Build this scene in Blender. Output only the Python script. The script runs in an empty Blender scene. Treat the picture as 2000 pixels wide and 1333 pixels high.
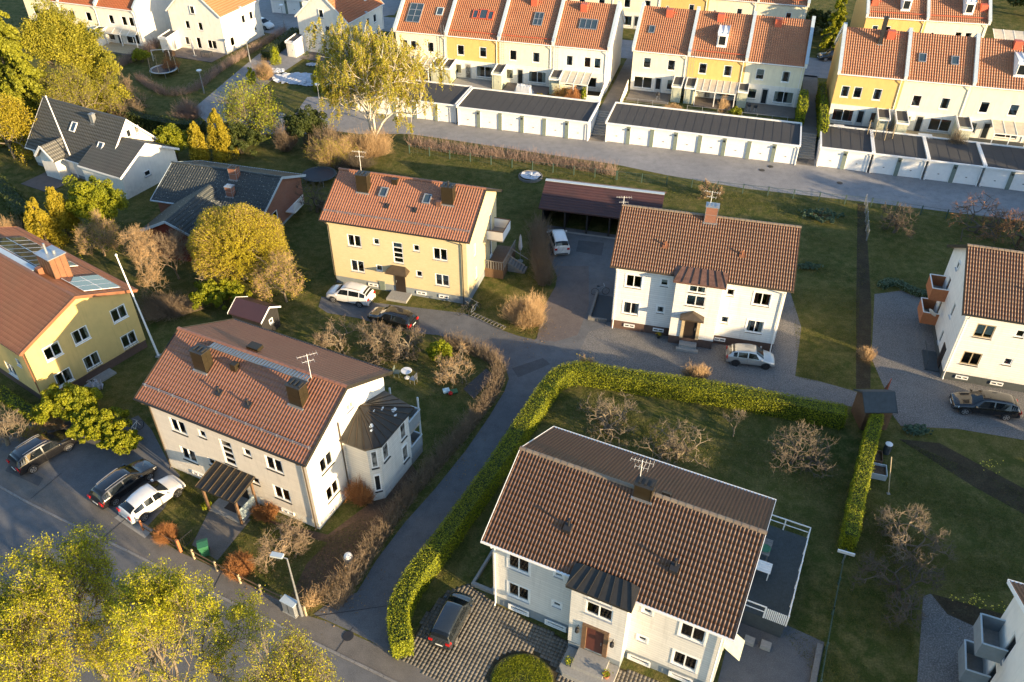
import bpy, math, random
import numpy as np
from mathutils import Vector, Matrix

# ---------------------------------------------------------------- scene, camera, light
S = bpy.context.scene
COL = S.collection
S.render.engine = 'CYCLES'
S.view_settings.view_transform = 'Standard'
S.view_settings.look = 'None'
S.view_settings.gamma = 1.0
S.view_settings.use_curve_mapping = False
S.view_settings.exposure = 1.55
S.render.resolution_x, S.render.resolution_y = 1024, 682
S.cycles.max_bounces = 6
S.cycles.sample_clamp_indirect = 6.0

F_PX, PITCH, ROLL, CAM_H = 1609.8, 0.66266, 0.0028, 42.195
cam = bpy.data.cameras.new('camera'); camo = bpy.data.objects.new('camera', cam); COL.objects.link(camo)
cam.sensor_width = 36.0; cam.lens = F_PX / 2000 * 36; cam.clip_end = 1500; cam.clip_start = 0.5
camo.matrix_world = Matrix.Translation((0, 0, CAM_H)) @ Matrix.Rotation(math.pi/2 - PITCH, 4, 'X') @ Matrix.Rotation(ROLL, 4, 'Z')
S.camera = camo

SUN_AZ, SUN_EL = math.radians(-37.0), math.radians(11.0)
sun_dir = Vector((math.cos(SUN_EL)*math.cos(SUN_AZ), math.cos(SUN_EL)*math.sin(SUN_AZ), math.sin(SUN_EL)))
world = bpy.data.worlds.new('World'); S.world = world; world.use_nodes = True
wn = world.node_tree; bg = wn.nodes['Background']
sky = wn.nodes.new('ShaderNodeTexSky'); sky.sky_type = 'NISHITA'; sky.sun_disc = False
sky.sun_elevation = SUN_EL; sky.sun_rotation = math.pi/2 - SUN_AZ
sky.air_density = 1.0; sky.dust_density = 0.6; sky.ozone_density = 2.0
wn.links.new(sky.outputs[0], bg.inputs['Color']); bg.inputs['Strength'].default_value = 0.14
sl = bpy.data.lights.new('sun', 'SUN'); sl.energy = 5.0; sl.angle = math.radians(0.6); sl.color = (1.0, 0.74, 0.42)
suno = bpy.data.objects.new('sun', sl); COL.objects.link(suno)
suno.rotation_euler = sun_dir.to_track_quat('Z', 'Y').to_euler(); suno.location = sun_dir*200

# ---------------------------------------------------------------- geometry helpers
rng = random.Random(7)
nrng = np.random.default_rng(11)

def g(px, py, z=0.0):
    """real position of a surveyed spot of the photograph at height z"""
    x, y = px-1000, py-666.5
    c, s = math.cos(ROLL), math.sin(ROLL)
    u, w = c*x+s*y, -s*x+c*y
    d = Vector((u, F_PX*math.cos(PITCH)-w*math.sin(PITCH), -F_PX*math.sin(PITCH)-w*math.cos(PITCH)))
    t = (z-CAM_H)/d.z
    return Vector((d.x*t, d.y*t, z))

def sharemesh(name, V, F, smooth=False):
    me = bpy.data.meshes.new(name)
    V = np.asarray(V, dtype=np.float32).reshape(-1, 3)
    F = np.asarray(F, dtype=np.int32); n, k = F.shape
    me.vertices.add(len(V)); me.vertices.foreach_set('co', V.ravel())
    me.loops.add(n*k); me.loops.foreach_set('vertex_index', F.ravel())
    me.polygons.add(n); me.polygons.foreach_set('loop_start', np.arange(0, n*k, k, dtype=np.int32))
    try: me.polygons.foreach_set('loop_total', np.full(n, k, dtype=np.int32))
    except Exception: pass
    if smooth: me.polygons.foreach_set('use_smooth', np.ones(n, dtype=bool))
    me.update(calc_edges=True)
    return me

def link(name, me, m=None, parent=None, loc=None, rotz=None):
    o = bpy.data.objects.new(name, me); COL.objects.link(o)
    if m is not None and me is not None and not me.materials:
        for k in (m if isinstance(m, (list, tuple)) else [m]): me.materials.append(k)
    if parent is not None: o.parent = parent
    if loc is not None: o.location = loc
    if rotz is not None: o.rotation_euler = (0, 0, rotz)
    return o

class MB:
    def __init__(s): s.v = []; s.f = []; s.mi = []
    def poly(s, pts, mi=0):
        n = len(s.v); s.v += [tuple(p) for p in pts]; s.f.append(tuple(range(n, n+len(pts)))); s.mi.append(mi); return s
    def box(s, x0, y0, z0, x1, y1, z1, mi=0, M=None):
        n = len(s.v)
        P = [(x0,y0,z0),(x1,y0,z0),(x1,y1,z0),(x0,y1,z0),(x0,y0,z1),(x1,y0,z1),(x1,y1,z1),(x0,y1,z1)]
        if M is not None: P = [tuple(M @ Vector(p)) for p in P]
        s.v += P
        for q in ((0,3,2,1),(4,5,6,7),(0,1,5,4),(1,2,6,5),(2,3,7,6),(3,0,4,7)):
            s.f.append(tuple(n+i for i in q)); s.mi.append(mi)
        return s
    def bar(s, a, b, w, h, mi=0):
        """box beam from a to b, w wide sideways, h high"""
        a, b = Vector(a), Vector(b); d = (b-a); L = d.length
        if L < 1e-6: return s
        q = d.to_track_quat('X', 'Z').to_matrix().to_4x4()
        return s.box(0, -w/2, -h/2, L, w/2, h/2, mi, Matrix.Translation(a) @ q)
    def tube(s, a, b, r0, r1=None, n=8, mi=0, cap=True):
        a, b = Vector(a), Vector(b); r1 = r0 if r1 is None else r1
        q = (b-a).to_track_quat('Z', 'Y').to_matrix(); k = len(s.v)
        for P, r in ((a, r0), (b, r1)):
            for i in range(n):
                t = 2*math.pi*i/n; s.v.append(tuple(P + q @ Vector((r*math.cos(t), r*math.sin(t), 0))))
        for i in range(n):
            j = (i+1) % n; s.f.append((k+i, k+j, k+n+j, k+n+i)); s.mi.append(mi)
        if cap:
            s.f.append(tuple(k+n+i for i in range(n))); s.mi.append(mi)
            s.f.append(tuple(k+i for i in range(n))[::-1]); s.mi.append(mi)
        return s
        return s
    def lathe(s, prof, c=(0,0,0), n=12, mi=0, cap=True):
        k = len(s.v); m = len(prof)
        for r, z in prof:
            for i in range(n):
                t = 2*math.pi*i/n; s.v.append((c[0]+r*math.cos(t), c[1]+r*math.sin(t), c[2]+z))
        for j in range(m-1):
            for i in range(n):
                i2 = (i+1) % n; s.f.append((k+j*n+i, k+j*n+i2, k+(j+1)*n+i2, k+(j+1)*n+i)); s.mi.append(mi)
        if cap: s.f.append(tuple(k+(m-1)*n+i for i in range(n))); s.mi.append(mi)
        return s
    def prism(s, pts, z0, z1, mi=0):
        """extrude a ground polygon"""
        n = len(pts)
        s.poly([(p[0], p[1], z1) for p in pts], mi)
        s.poly([(p[0], p[1], z0) for p in reversed(pts)], mi)
        for i in range(n):
            a, b = pts[i], pts[(i+1) % n]
            s.poly([(a[0],a[1],z0),(b[0],b[1],z0),(b[0],b[1],z1),(a[0],a[1],z1)], mi)
        return s
        return s
    def xprism(s, pts, x0, x1, mi=0):
        """extrude a (y,z) outline along x"""
        n = len(pts)
        s.poly([(x1, p[0], p[1]) for p in pts], mi); s.poly([(x0, p[0], p[1]) for p in reversed(pts)], mi)
        for i in range(n):
            a, b = pts[i], pts[(i+1) % n]
            s.poly([(x0,a[0],a[1]),(x0,b[0],b[1]),(x1,b[0],b[1]),(x1,a[0],a[1])], mi)
        return s
        return s
    def mesh(s, name, smooth=False):
        me = bpy.data.meshes.new(name); me.from_pydata(s.v, [], s.f)
        if any(s.mi): me.polygons.foreach_set('material_index', s.mi)
        if smooth: me.polygons.foreach_set('use_smooth', [True]*len(s.f))
        me.update(); return me
    def build(s, name, m, parent=None, loc=None, rotz=None, smooth=False):
        return link(name, s.mesh(name, smooth), m, parent, loc, rotz)

def thing(name, label, cat, loc=(0,0,0), rotz=0.0, group=None):
    o = bpy.data.objects.new(name, None); COL.objects.link(o); o.empty_display_size = 0.3
    o.location = loc; o.rotation_euler = (0, 0, rotz); o['label'] = label; o['category'] = cat
    if group: o['group'] = group
    return o
def tag(o, label=None, cat=None, group=None, kind=None):
    if label: o['label'] = label
    if cat: o['category'] = cat
    if group: o['group'] = group
    if kind: o['kind'] = kind
    return o
KIDS = {}
def copytree(o, label, loc=None, rotz=None, parent=None):
    c = o.copy(); COL.objects.link(c)
    if parent is not None: c.parent = parent
    if label is not None: c['label'] = label
    if loc is not None: c.location = loc
    if rotz is not None: c.rotation_euler = (0, 0, rotz)
    for ch in list(o.children): copytree(ch, None, parent=c)
    return c

# ---------------------------------------------------------------- materials
def new_mat(name):
    m = bpy.data.materials.new(name); m.use_nodes = True
    nt = m.node_tree; return m, nt, nt.nodes['Principled BSDF']
def N(nt, t, **kw):
    n = nt.nodes.new('ShaderNode'+t)
    for k, v in kw.items():
        if k in n.inputs: n.inputs[k].default_value = v
        else: setattr(n, k, v)
    return n
def mth(nt, op, a, b=None, c=None):
    n = nt.nodes.new('ShaderNodeMath'); n.operation = op
    for i, v in enumerate((a, b, c)):
        if v is None: continue
        if isinstance(v, (int, float)): n.inputs[i].default_value = v
        else: nt.links.new(v, n.inputs[i])
    return n.outputs[0]
def mixc(nt, f, a, b, mode='MIX'):
    n = nt.nodes.new('ShaderNodeMix'); n.data_type = 'RGBA'; n.blend_type = mode
    for sock, v in ((n.inputs[0], f), (n.inputs[6], a), (n.inputs[7], b)):
        if isinstance(v, (int, float)): sock.default_value = v
        elif isinstance(v, tuple): sock.default_value = (*v[:3], 1)
        else: nt.links.new(v, sock)
    return n.outputs[2]
def pos(nt, obj=False):
    if obj: return N(nt, 'TexCoord').outputs['Object']
    return N(nt, 'NewGeometry').outputs['Position']
def noise(nt, vec, scale, detail=3, rough=0.6, out='Fac'):
    n = N(nt, 'TexNoise', Scale=scale, Detail=detail, Roughness=rough)
    nt.links.new(vec, n.inputs['Vector']); return n.outputs[out]
def ramp(nt, v, lo, hi):
    n = nt.nodes.new('ShaderNodeMapRange'); n.inputs[1].default_value = lo; n.inputs[2].default_value = hi
    nt.links.new(v, n.inputs[0]); return n.outputs[0]
def bump(nt, b, h, dist, strength=1.0):
    n = N(nt, 'Bump', Strength=strength, Distance=dist); nt.links.new(h, n.inputs['Height'])
    nt.links.new(n.outputs[0], b.inputs['Normal']); return n

def mat(name, c, rough=0.75, var=0.15, scale=6.0, metal=0.0, bmp=0.0, c2=None, big=0.5):
    """surface with two scales of uneven colour"""
    m, nt, b = new_mat(name); p = pos(nt)
    n1 = noise(nt, p, scale, 4); n2 = noise(nt, p, big, 3)
    f = mth(nt, 'ADD', mth(nt, 'MULTIPLY', n1, 0.6), mth(nt, 'MULTIPLY', n2, 0.4))
    a = tuple(v*(1-var) for v in c); d = c2 if c2 else tuple(min(1, v*(1+var)) for v in c)
    col = mixc(nt, ramp(nt, f, 0.36, 0.64), a, d)
    nt.links.new(col, b.inputs['Base Color']); b.inputs['Roughness'].default_value = rough
    b.inputs['Metallic'].default_value = metal
    if bmp: bump(nt, b, n1, bmp)
    return m

def streak(nt, p, sx):
    """rain streaks down the wall and splashed dirt near its foot"""
    cb = N(nt, 'CombineXYZ'); nt.links.new(mth(nt, 'MULTIPLY', sx.outputs[0], 4.0), cb.inputs[0]); nt.links.new(mth(nt, 'MULTIPLY', sx.outputs[1], 4.0), cb.inputs[1]); nt.links.new(mth(nt, 'MULTIPLY', sx.outputs[2], 0.35), cb.inputs[2])
    a = ramp(nt, noise(nt, cb.outputs[0], 1.0, 4, 0.65), 0.52, 0.78)
    b = mth(nt, 'MULTIPLY', ramp(nt, sx.outputs[2], 1.9, 0.7), ramp(nt, noise(nt, p, 3.0, 4, 0.7), 0.4, 0.65))
    return mth(nt, 'MULTIPLY', mth(nt, 'MAXIMUM', a, b), 0.42)
def wall_mat(name, c, rough=0.85, var=0.06):
    m, nt, b = new_mat(name); p = pos(nt, True); sx = N(nt, 'SeparateXYZ'); nt.links.new(p, sx.inputs[0])
    n1 = noise(nt, p, 1.4, 4); n2 = noise(nt, p, 14, 3)
    col = mixc(nt, ramp(nt, n1, 0.35, 0.65), tuple(v*(1-var) for v in c), tuple(min(1, v*(1+var*.5)) for v in c))
    col = mixc(nt, streak(nt, p, sx), col, tuple(v*0.6 for v in c))
    nt.links.new(col, b.inputs['Base Color']); b.inputs['Roughness'].default_value = rough; bump(nt, b, n2, 0.006)
    return m
def siding_mat(name, c, pitch=0.16, dirt=0.10):
    m, nt, b = new_mat(name); p = pos(nt, True)
    sx = N(nt, 'SeparateXYZ'); nt.links.new(p, sx.inputs[0])
    fr = mth(nt, 'FRACT', mth(nt, 'DIVIDE', sx.outputs[2], pitch))
    gap = mth(nt, 'LESS_THAN', fr, 0.13)
    st = streak(nt, p, sx)
    row = mth(nt, 'FLOOR', mth(nt, 'DIVIDE', sx.outputs[2], pitch))
    n1 = noise(nt, p, 1.3, 4); 
    wn_ = N(nt, 'TexWhiteNoise'); wn_.noise_dimensions = '1D'; nt.links.new(row, wn_.inputs['W'])
    f = mth(nt, 'ADD', mth(nt, 'MULTIPLY', n1, 0.7), mth(nt, 'MULTIPLY', wn_.outputs['Value'], 0.3))
    col = mixc(nt, ramp(nt, f, 0.3, 0.7), tuple(v*(1-dirt) for v in c), c)
    col = mixc(nt, mth(nt, 'MULTIPLY', gap, 0.45), col, tuple(v*0.4 for v in c))
    col = mixc(nt, st, col, tuple(v*0.55 for v in c))
    nt.links.new(col, b.inputs['Base Color']); b.inputs['Roughness'].default_value = 0.6
    bump(nt, b, fr, 0.012)
    return m

def brick_mat(name, c1, c2, mortar, sc=1.0):
    m, nt, b = new_mat(name); p = pos(nt, True)
    sx = N(nt, 'SeparateXYZ'); nt.links.new(p, sx.inputs[0])
    cb = N(nt, 'CombineXYZ'); nt.links.new(mth(nt, 'ADD', sx.outputs[0], sx.outputs[1]), cb.inputs[0]); nt.links.new(sx.outputs[2], cb.inputs[1])
    t = N(nt, 'TexBrick', Scale=sc); t.inputs['Color1'].default_value = (*c1, 1); t.inputs['Color2'].default_value = (*c2, 1)
    t.inputs['Mortar'].default_value = (*mortar, 1); t.inputs['Mortar Size'].default_value = 0.012
    t.inputs['Brick Width'].default_value = 0.25; t.inputs['Row Height'].default_value = 0.075
    nt.links.new(cb.outputs[0], t.inputs['Vector'])
    n1 = noise(nt, p, 1.1, 4)
    col = mixc(nt, mth(nt, 'MULTIPLY', ramp(nt, n1, .35, .7), 0.35), t.outputs['Color'], tuple(v*0.75 for v in c1))
    nt.links.new(col, b.inputs['Base Color']); b.inputs['Roughness'].default_value = 0.85
    return m

def tile_mat(name, c, c2, speck=0.0, speck_c=(0.5,0.48,0.42), cell=(0.4,0.37)):
    m, nt, b = new_mat(name); p = pos(nt)
    at = N(nt, 'Attribute'); at.attribute_name = 'tone'
    oi = N(nt, 'ObjectInfo')
    r = mth(nt, 'ADD', at.outputs['Fac'], mth(nt, 'MULTIPLY', oi.outputs['Random'], mth(nt, 'LESS_THAN', at.outputs['Fac'], 0.0001)))
    n1 = noise(nt, p, 0.7, 4); n2 = noise(nt, p, 14, 3)
    f = mth(nt, 'ADD', mth(nt, 'MULTIPLY', r, 0.12), mth(nt, 'MULTIPLY', n1, 0.88))
    col = mixc(nt, ramp(nt, f, 0.25, 0.75), c, c2)
    col = mixc(nt, mth(nt, 'MULTIPLY', n2, 0.5), col, tuple(v*0.55 for v in c))
    n5 = noise(nt, p, 0.35, 5, 0.7)
    col = mixc(nt, mth(nt, 'MULTIPLY', ramp(nt, n5, 0.48, 0.7), 0.45), col, (c[0]*0.55, c[1]*0.75, c[2]*0.8))
    if speck:
        vo = N(nt, 'TexVoronoi', Scale=5.0); nt.links.new(p, vo.inputs['Vector'])
        k = mth(nt, 'LESS_THAN', vo.outputs['Distance'], speck)
        vc = N(nt, 'SeparateColor'); nt.links.new(vo.outputs['Color'], vc.inputs[0])
        k = mth(nt, 'MULTIPLY', k, mth(nt, 'LESS_THAN', vc.outputs[0], 0.6))
        col = mixc(nt, k, col, speck_c)
    nt.links.new(col, b.inputs['Base Color']); b.inputs['Roughness'].default_value = 0.5
    return m

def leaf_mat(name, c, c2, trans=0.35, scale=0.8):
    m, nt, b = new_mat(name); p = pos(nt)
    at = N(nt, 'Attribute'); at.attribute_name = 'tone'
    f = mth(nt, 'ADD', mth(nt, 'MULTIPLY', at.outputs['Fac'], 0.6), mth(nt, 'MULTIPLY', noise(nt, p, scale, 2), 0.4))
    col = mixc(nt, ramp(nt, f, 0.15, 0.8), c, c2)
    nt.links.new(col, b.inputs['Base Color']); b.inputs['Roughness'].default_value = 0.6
    b.inputs['Specular IOR Level'].default_value = 0.25
    if trans:
        tr = N(nt, 'BsdfTranslucent'); nt.links.new(col, tr.inputs['Color'])
        mx = N(nt, 'MixShader'); mx.inputs[0].default_value = trans
        nt.links.new(b.outputs[0], mx.inputs[1]); nt.links.new(tr.outputs[0], mx.inputs[2])
        nt.links.new(mx.outputs[0], nt.nodes['Material Output'].inputs[0])
    return m

def glass_mat(name, c=(0.018,0.022,0.025), light=0.34):
    m, nt, b = new_mat(name); oi = N(nt, 'ObjectInfo')
    p = pos(nt); n1 = noise(nt, p, 2.2, 3)
    k = mth(nt, 'LESS_THAN', oi.outputs['Random'], light)
    k = mth(nt, 'MULTIPLY', k, ramp(nt, n1, 0.35, 0.6))
    col = mixc(nt, mth(nt, 'MULTIPLY', k, 0.8), c, (0.34,0.33,0.30))
    nt.links.new(col, b.inputs['Base Color']); b.inputs['Roughness'].default_value = 0.06
    b.inputs['IOR'].default_value = 1.52
    return m
def paint_mat(name, c, metal=0.0, rough=0.25, coat=1.0):
    m, nt, b = new_mat(name); p = pos(nt)
    col = mixc(nt, noise(nt, p, 3, 3), c, tuple(v*0.85 for v in c))
    nt.links.new(col, b.inputs['Base Color']); b.inputs['Metallic'].default_value = metal
    b.inputs['Roughness'].default_value = rough; b.inputs['Coat Weight'].default_value = coat; b.inputs['Coat Roughness'].default_value = 0.03
    return m

def grass_mat(name, c1, c2, c3):
    m, nt, b = new_mat(name); p = pos(nt)
    n1 = noise(nt, p, 0.13, 4, 0.6); n2 = noise(nt, p, 1.1, 5, 0.7); n3 = noise(nt, p, 9, 4, 0.7)
    col = mixc(nt, ramp(nt, n1, 0.38, 0.62), c1, c2)
    col = mixc(nt, mth(nt, 'MULTIPLY', ramp(nt, n2, 0.42, 0.62), 0.8), col, c3)
    col = mixc(nt, mth(nt, 'MULTIPLY', ramp(nt, n3, 0.3, 0.6), 0.6), col, tuple(v*0.45 for v in c1))
    nt.links.new(col, b.inputs['Base Color']); b.inputs['Roughness'].default_value = 0.95
    b.inputs['Specular IOR Level'].default_value = 0.1
    h = mth(nt, 'ADD', mth(nt, 'MULTIPLY', n3, 0.5), n2)
    bump(nt, b, h, 0.12)
    return m
def ground_mat(name, c1, c2, fine=30.0, speck=0.4, bm=0.01, crack=False):
    m, nt, b = new_mat(name); p = pos(nt)
    n1 = noise(nt, p, 0.16, 4, 0.6); n2 = noise(nt, p, fine, 2, 0.8); n3 = noise(nt, p, 1.2, 5, 0.65)
    col = mixc(nt, ramp(nt, n1, 0.35, 0.65), c1, c2)
    col = mixc(nt, mth(nt, 'MULTIPLY', ramp(nt, n3, 0.42, 0.68), 0.5), col, tuple(v*0.62 for v in c1))
    col = mixc(nt, mth(nt, 'MULTIPLY', ramp(nt, n2, 0.45, 0.7), speck), col, tuple(min(1, v*2.2) for v in c2))
    if crack:
        vo = N(nt, 'TexVoronoi', Scale=0.16); vo.feature = 'DISTANCE_TO_EDGE'
        wv = mixc(nt, 0.12, p, noise(nt, p, 0.9, 4, 0.7, 'Color'), 'ADD'); nt.links.new(wv, vo.inputs['Vector'])
        col = mixc(nt, mth(nt, 'MULTIPLY', mth(nt, 'LESS_THAN', vo.outputs['Distance'], 0.006), 0.5), col, tuple(v*0.35 for v in c1))
    nt.links.new(col, b.inputs['Base Color']); b.inputs['Roughness'].default_value = 0.88
    bump(nt, b, n2, bm)
    return m

M = {}
M['grass'] = grass_mat('grass', (0.066,0.086,0.020), (0.125,0.122,0.032), (0.23,0.185,0.072))
M['soil'] = grass_mat('soil', (0.055,0.045,0.030), (0.075,0.058,0.038), (0.10,0.085,0.05))
M['asphalt'] = ground_mat('asphalt', (0.085,0.089,0.096), (0.125,0.126,0.13), 22, 0.3, 0.006, False)
M['road'] = ground_mat('garage_road', (0.17,0.172,0.18), (0.24,0.235,0.235), 22, 0.3, 0.006, False)
M['walk'] = ground_mat('pavement', (0.105,0.098,0.090), (0.15,0.135,0.12), 22, 0.3, 0.006, False)
M['redasphalt'] = ground_mat('reddish_asphalt', (0.10,0.086,0.082), (0.13,0.108,0.10), 22, 0.3, 0.006)
M['gravel'] = ground_mat('gravel', (0.090,0.088,0.086), (0.135,0.130,0.125), 11, 0.8, 0.04)
M['paver'] = mat('paver_stone', (0.13,0.118,0.10), 0.9, 0.35, 3)
M['concrete'] = mat('concrete', (0.26,0.255,0.24), 0.9, 0.15, 8, bmp=0.005)
M['kerb'] = mat('kerb_granite', (0.20,0.19,0.18), 0.85, 0.25, 12)
M['white'] = mat('white_paint', (0.78,0.78,0.76), 0.5, 0.05, 3)
M['whitewall'] = wall_mat('white_render', (0.74,0.71,0.64))
M['cream'] = wall_mat('cream_render', (0.76,0.70,0.52))
M['yellowwall'] = wall_mat('yellow_render', (0.66,0.43,0.15))
M['ywall2'] = wall_mat('yellow_house_render', (0.62,0.44,0.16))
M['greywall'] = mat('grey_render', (0.42,0.43,0.42), 0.85, 0.07, 2)
M['sidingC'] = siding_mat('warm_white_siding', (0.78,0.71,0.62), 0.12)
M['sidingD'] = siding_mat('white_siding', (0.78,0.77,0.73), 0.2)
M['sidingF'] = siding_mat('pale_siding', (0.72,0.70,0.65), 0.2)
M['brickB'] = brick_mat('yellow_brick', (0.66,0.54,0.31), (0.60,0.49,0.27), (0.5,0.42,0.27))
M['brickA'] = brick_mat('red_brick', (0.26,0.09,0.05), (0.20,0.07,0.04), (0.2,0.14,0.11))
M['plinth'] = mat('grey_plinth', (0.20,0.23,0.25), 0.9, 0.12, 3)
M['plinthbrown'] = mat('brown_plinth', (0.10,0.06,0.045), 0.9, 0.15, 4)
M['plinthdark'] = mat('dark_plinth', (0.045,0.055,0.06), 0.9, 0.15, 4)
M['tileC'] = tile_mat('red_brown_tile', (0.225,0.095,0.056), (0.32,0.150,0.092))
M['tileB'] = tile_mat('orange_red_tile', (0.26,0.105,0.056), (0.36,0.16,0.090))
M['tileD'] = tile_mat('brown_tile', (0.13,0.052,0.025), (0.215,0.094,0.044), 0.07)
M['tileF'] = tile_mat('dark_brown_tile', (0.092,0.041,0.022), (0.16,0.075,0.040), 0.075)
M['tileR'] = tile_mat('orange_tile', (0.32,0.12,0.052), (0.44,0.19,0.088))
M['tileT'] = tile_mat('bright_orange_tile', (0.34,0.10,0.035), (0.42,0.14,0.05))
M['tileE'] = tile_mat('brick_red_tile', (0.23,0.095,0.048), (0.32,0.14,0.072))
M['tileA'] = tile_mat('black_tile', (0.060,0.062,0.062), (0.095,0.092,0.082))
M['tileA2'] = tile_mat('mossy_black_tile', (0.030,0.038,0.040), (0.055,0.058,0.055), 0.2, (0.25,0.25,0.22))
M['shingle'] = tile_mat('maroon_shingle', (0.045,0.024,0.026), (0.085,0.034,0.034))
M['felt'] = mat('roof_felt', (0.045,0.046,0.048), 0.9, 0.15, 8)
M['darkmetal'] = mat('dark_sheet_metal', (0.045,0.042,0.036), 0.42, 0.15, 3, 0.4)
M['brownmetal'] = mat('brown_sheet_metal', (0.10,0.075,0.05), 0.45, 0.15, 3, 0.4)
M['copper'] = mat('weathered_copper', (0.16,0.085,0.06), 0.5, 0.35, 3, 0.3)
M['chimney'] = mat('chimney_sheet', (0.034,0.026,0.013), 0.45, 0.15, 3, 0.3)
M['rust'] = mat('rust_brown_sheet', (0.24,0.10,0.05), 0.55, 0.15, 3, 0.2)
M['galv'] = mat('galvanised_steel', (0.36,0.38,0.40), 0.4, 0.15, 5, 0.6)
M['bluemetal'] = mat('pale_blue_sheet', (0.40,0.47,0.52), 0.45, 0.08, 3)
M['redbox'] = mat('red_vent_sheet', (0.48,0.10,0.05), 0.6, 0.08, 3)
M['blacktrim'] = mat('black_trim', (0.02,0.02,0.022), 0.5, 0.1, 5)
M['brownwood'] = mat('brown_wood', (0.13,0.075,0.04), 0.75, 0.25, 8)
M['greywood'] = mat('grey_weathered_wood', (0.16,0.155,0.145), 0.85, 0.25, 8)
M['palewood'] = mat('pale_wood', (0.42,0.33,0.2), 0.75, 0.2, 6)
M['darkwood'] = mat('black_stained_wood', (0.018,0.017,0.017), 0.8, 0.2, 8)
M['deck'] = mat('dark_deck_board', (0.040,0.052,0.056), 0.8, 0.25, 6)
M['redwood'] = mat('falu_red_wood', (0.16,0.03,0.02), 0.8, 0.2, 6)
M['shedgreen'] = mat('sage_green_wood', (0.42,0.44,0.34), 0.75, 0.12, 4)
M['postgreen'] = mat('green_grey_wood', (0.16,0.20,0.17), 0.75, 0.12, 4)
M['orangewood'] = mat('orange_brown_wood', (0.36,0.13,0.05), 0.65, 0.15, 5)
M['door'] = mat('dark_red_door', (0.09,0.025,0.018), 0.5, 0.15, 4)
M['doordark'] = mat('dark_door', (0.025,0.018,0.014), 0.4, 0.15, 4)
M['glass'] = glass_mat('window_glass')
M['glassblue'] = glass_mat('skylight_glass', (0.035,0.06,0.085), 0.0)
M['blind'] = mat('window_blind', (0.35,0.42,0.44), 0.4, 0.05, 3)
M['solar'] = glass_mat('solar_cell', (0.03,0.035,0.055), 0.0)
M['poly'] = mat('polycarbonate', (0.52,0.47,0.37), 0.35, 0.12, 2)
M['bark'] = mat('bark', (0.10,0.080,0.058), 0.95, 0.3, 9)
M['barkpale'] = mat('pale_bark', (0.17,0.138,0.095), 0.9, 0.3, 9)
M['birch'] = mat('birch_bark', (0.50,0.46,0.38), 0.8, 0.3, 5)
M['twig'] = mat('twig', (0.21,0.155,0.10), 0.9, 0.3, 9)
M['twigred'] = mat('red_brown_twig', (0.34,0.15,0.05), 0.9, 0.25, 9)
M['twigtan'] = mat('tan_twig', (0.40,0.27,0.14), 0.9, 0.25, 9)
M['twigpink'] = mat('pinkish_twig', (0.27,0.19,0.155), 0.9, 0.25, 9)
M['leafmaple'] = leaf_mat('spring_maple_leaf', (0.13,0.17,0.010), (0.56,0.50,0.022))
M['leafbirch'] = leaf_mat('birch_catkins', (0.20,0.20,0.015), (0.46,0.41,0.035))
M['leafdome'] = leaf_mat('yellow_green_dome_leaf', (0.22,0.20,0.012), (0.50,0.41,0.025))
M['leafhedge'] = leaf_mat('thuja_hedge', (0.06,0.09,0.006), (0.34,0.36,0.014), 0.15)
M['leafthuja'] = leaf_mat('thuja_foliage', (0.10,0.13,0.008), (0.29,0.29,0.013), 0.2)
M['leafspruce'] = leaf_mat('spruce_needles', (0.035,0.06,0.008), (0.26,0.26,0.02), 0.15)
M['leafpine'] = leaf_mat('pine_needles', (0.10,0.115,0.012), (0.36,0.32,0.03), 0.2)
M['leafdark'] = leaf_mat('dark_shrub_leaf', (0.025,0.04,0.012), (0.08,0.10,0.02), 0.15)
M['leafgrey'] = leaf_mat('grey_green_leaf', (0.06,0.11,0.07), (0.14,0.20,0.12), 0.1)
M['leafyellow'] = leaf_mat('golden_leaf', (0.22,0.19,0.015), (0.46,0.36,0.03))
M['flower'] = mat('yellow_flower', (0.7,0.55,0.05), 0.7, 0.1, 5)
M['tyre'] = mat('tyre_rubber', (0.015,0.015,0.016), 0.8, 0.1, 20)
M['rim'] = mat('alloy_rim', (0.5,0.5,0.5), 0.3, 0.05, 5, 0.8)
M['carglass'] = glass_mat('car_glass', (0.008,0.011,0.014), 0.0)
M['lampred'] = mat('tail_light_red', (0.45,0.01,0.01), 0.2, 0.1, 5)
M['lampclear'] = mat('headlight_clear', (0.6,0.62,0.65), 0.15, 0.05, 5)
M['plate'] = mat('number_plate', (0.75,0.75,0.72), 0.4, 0.03, 3)
M['carblack'] = paint_mat('black_car_paint', (0.008,0.008,0.009))
M['carwhite'] = paint_mat('white_car_paint', (0.72,0.71,0.69), 0.0, 0.3)
M['carsilver'] = paint_mat('silver_car_paint', (0.50,0.49,0.46), 0.5, 0.3)
M['carblue'] = paint_mat('dark_blue_grey_car_paint', (0.035,0.045,0.055), 0.4, 0.25)
M['binGreen'] = mat('green_plastic', (0.03,0.14,0.07), 0.5, 0.1, 5)
M['tarp'] = mat('crumpled_tarp', (0.44,0.47,0.52), 0.45, 0.15, 2, bmp=0.05)
M['poolblue'] = mat('blue_cover', (0.35,0.55,0.68), 0.4, 0.3, 4)
M['trampnet'] = mat('trampoline_mat', (0.02,0.03,0.045), 0.6, 0.1, 5)
M['terracotta'] = mat('terracotta', (0.4,0.14,0.07), 0.8, 0.1, 5)
M['fabricgrey'] = mat('grey_fabric', (0.38,0.38,0.40), 0.9, 0.1, 5)
M['fencegreen'] = mat('green_steel', (0.05,0.09,0.07), 0.6, 0.1, 5)
M['mulch'] = mat('leaf_litter', (0.10,0.06,0.035), 0.95, 0.4, 8, bmp=0.02)
M['galvdark'] = mat('dull_galvanised_steel', (0.17,0.21,0.25), 0.5, 0.15, 5, 0.3)
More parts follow.
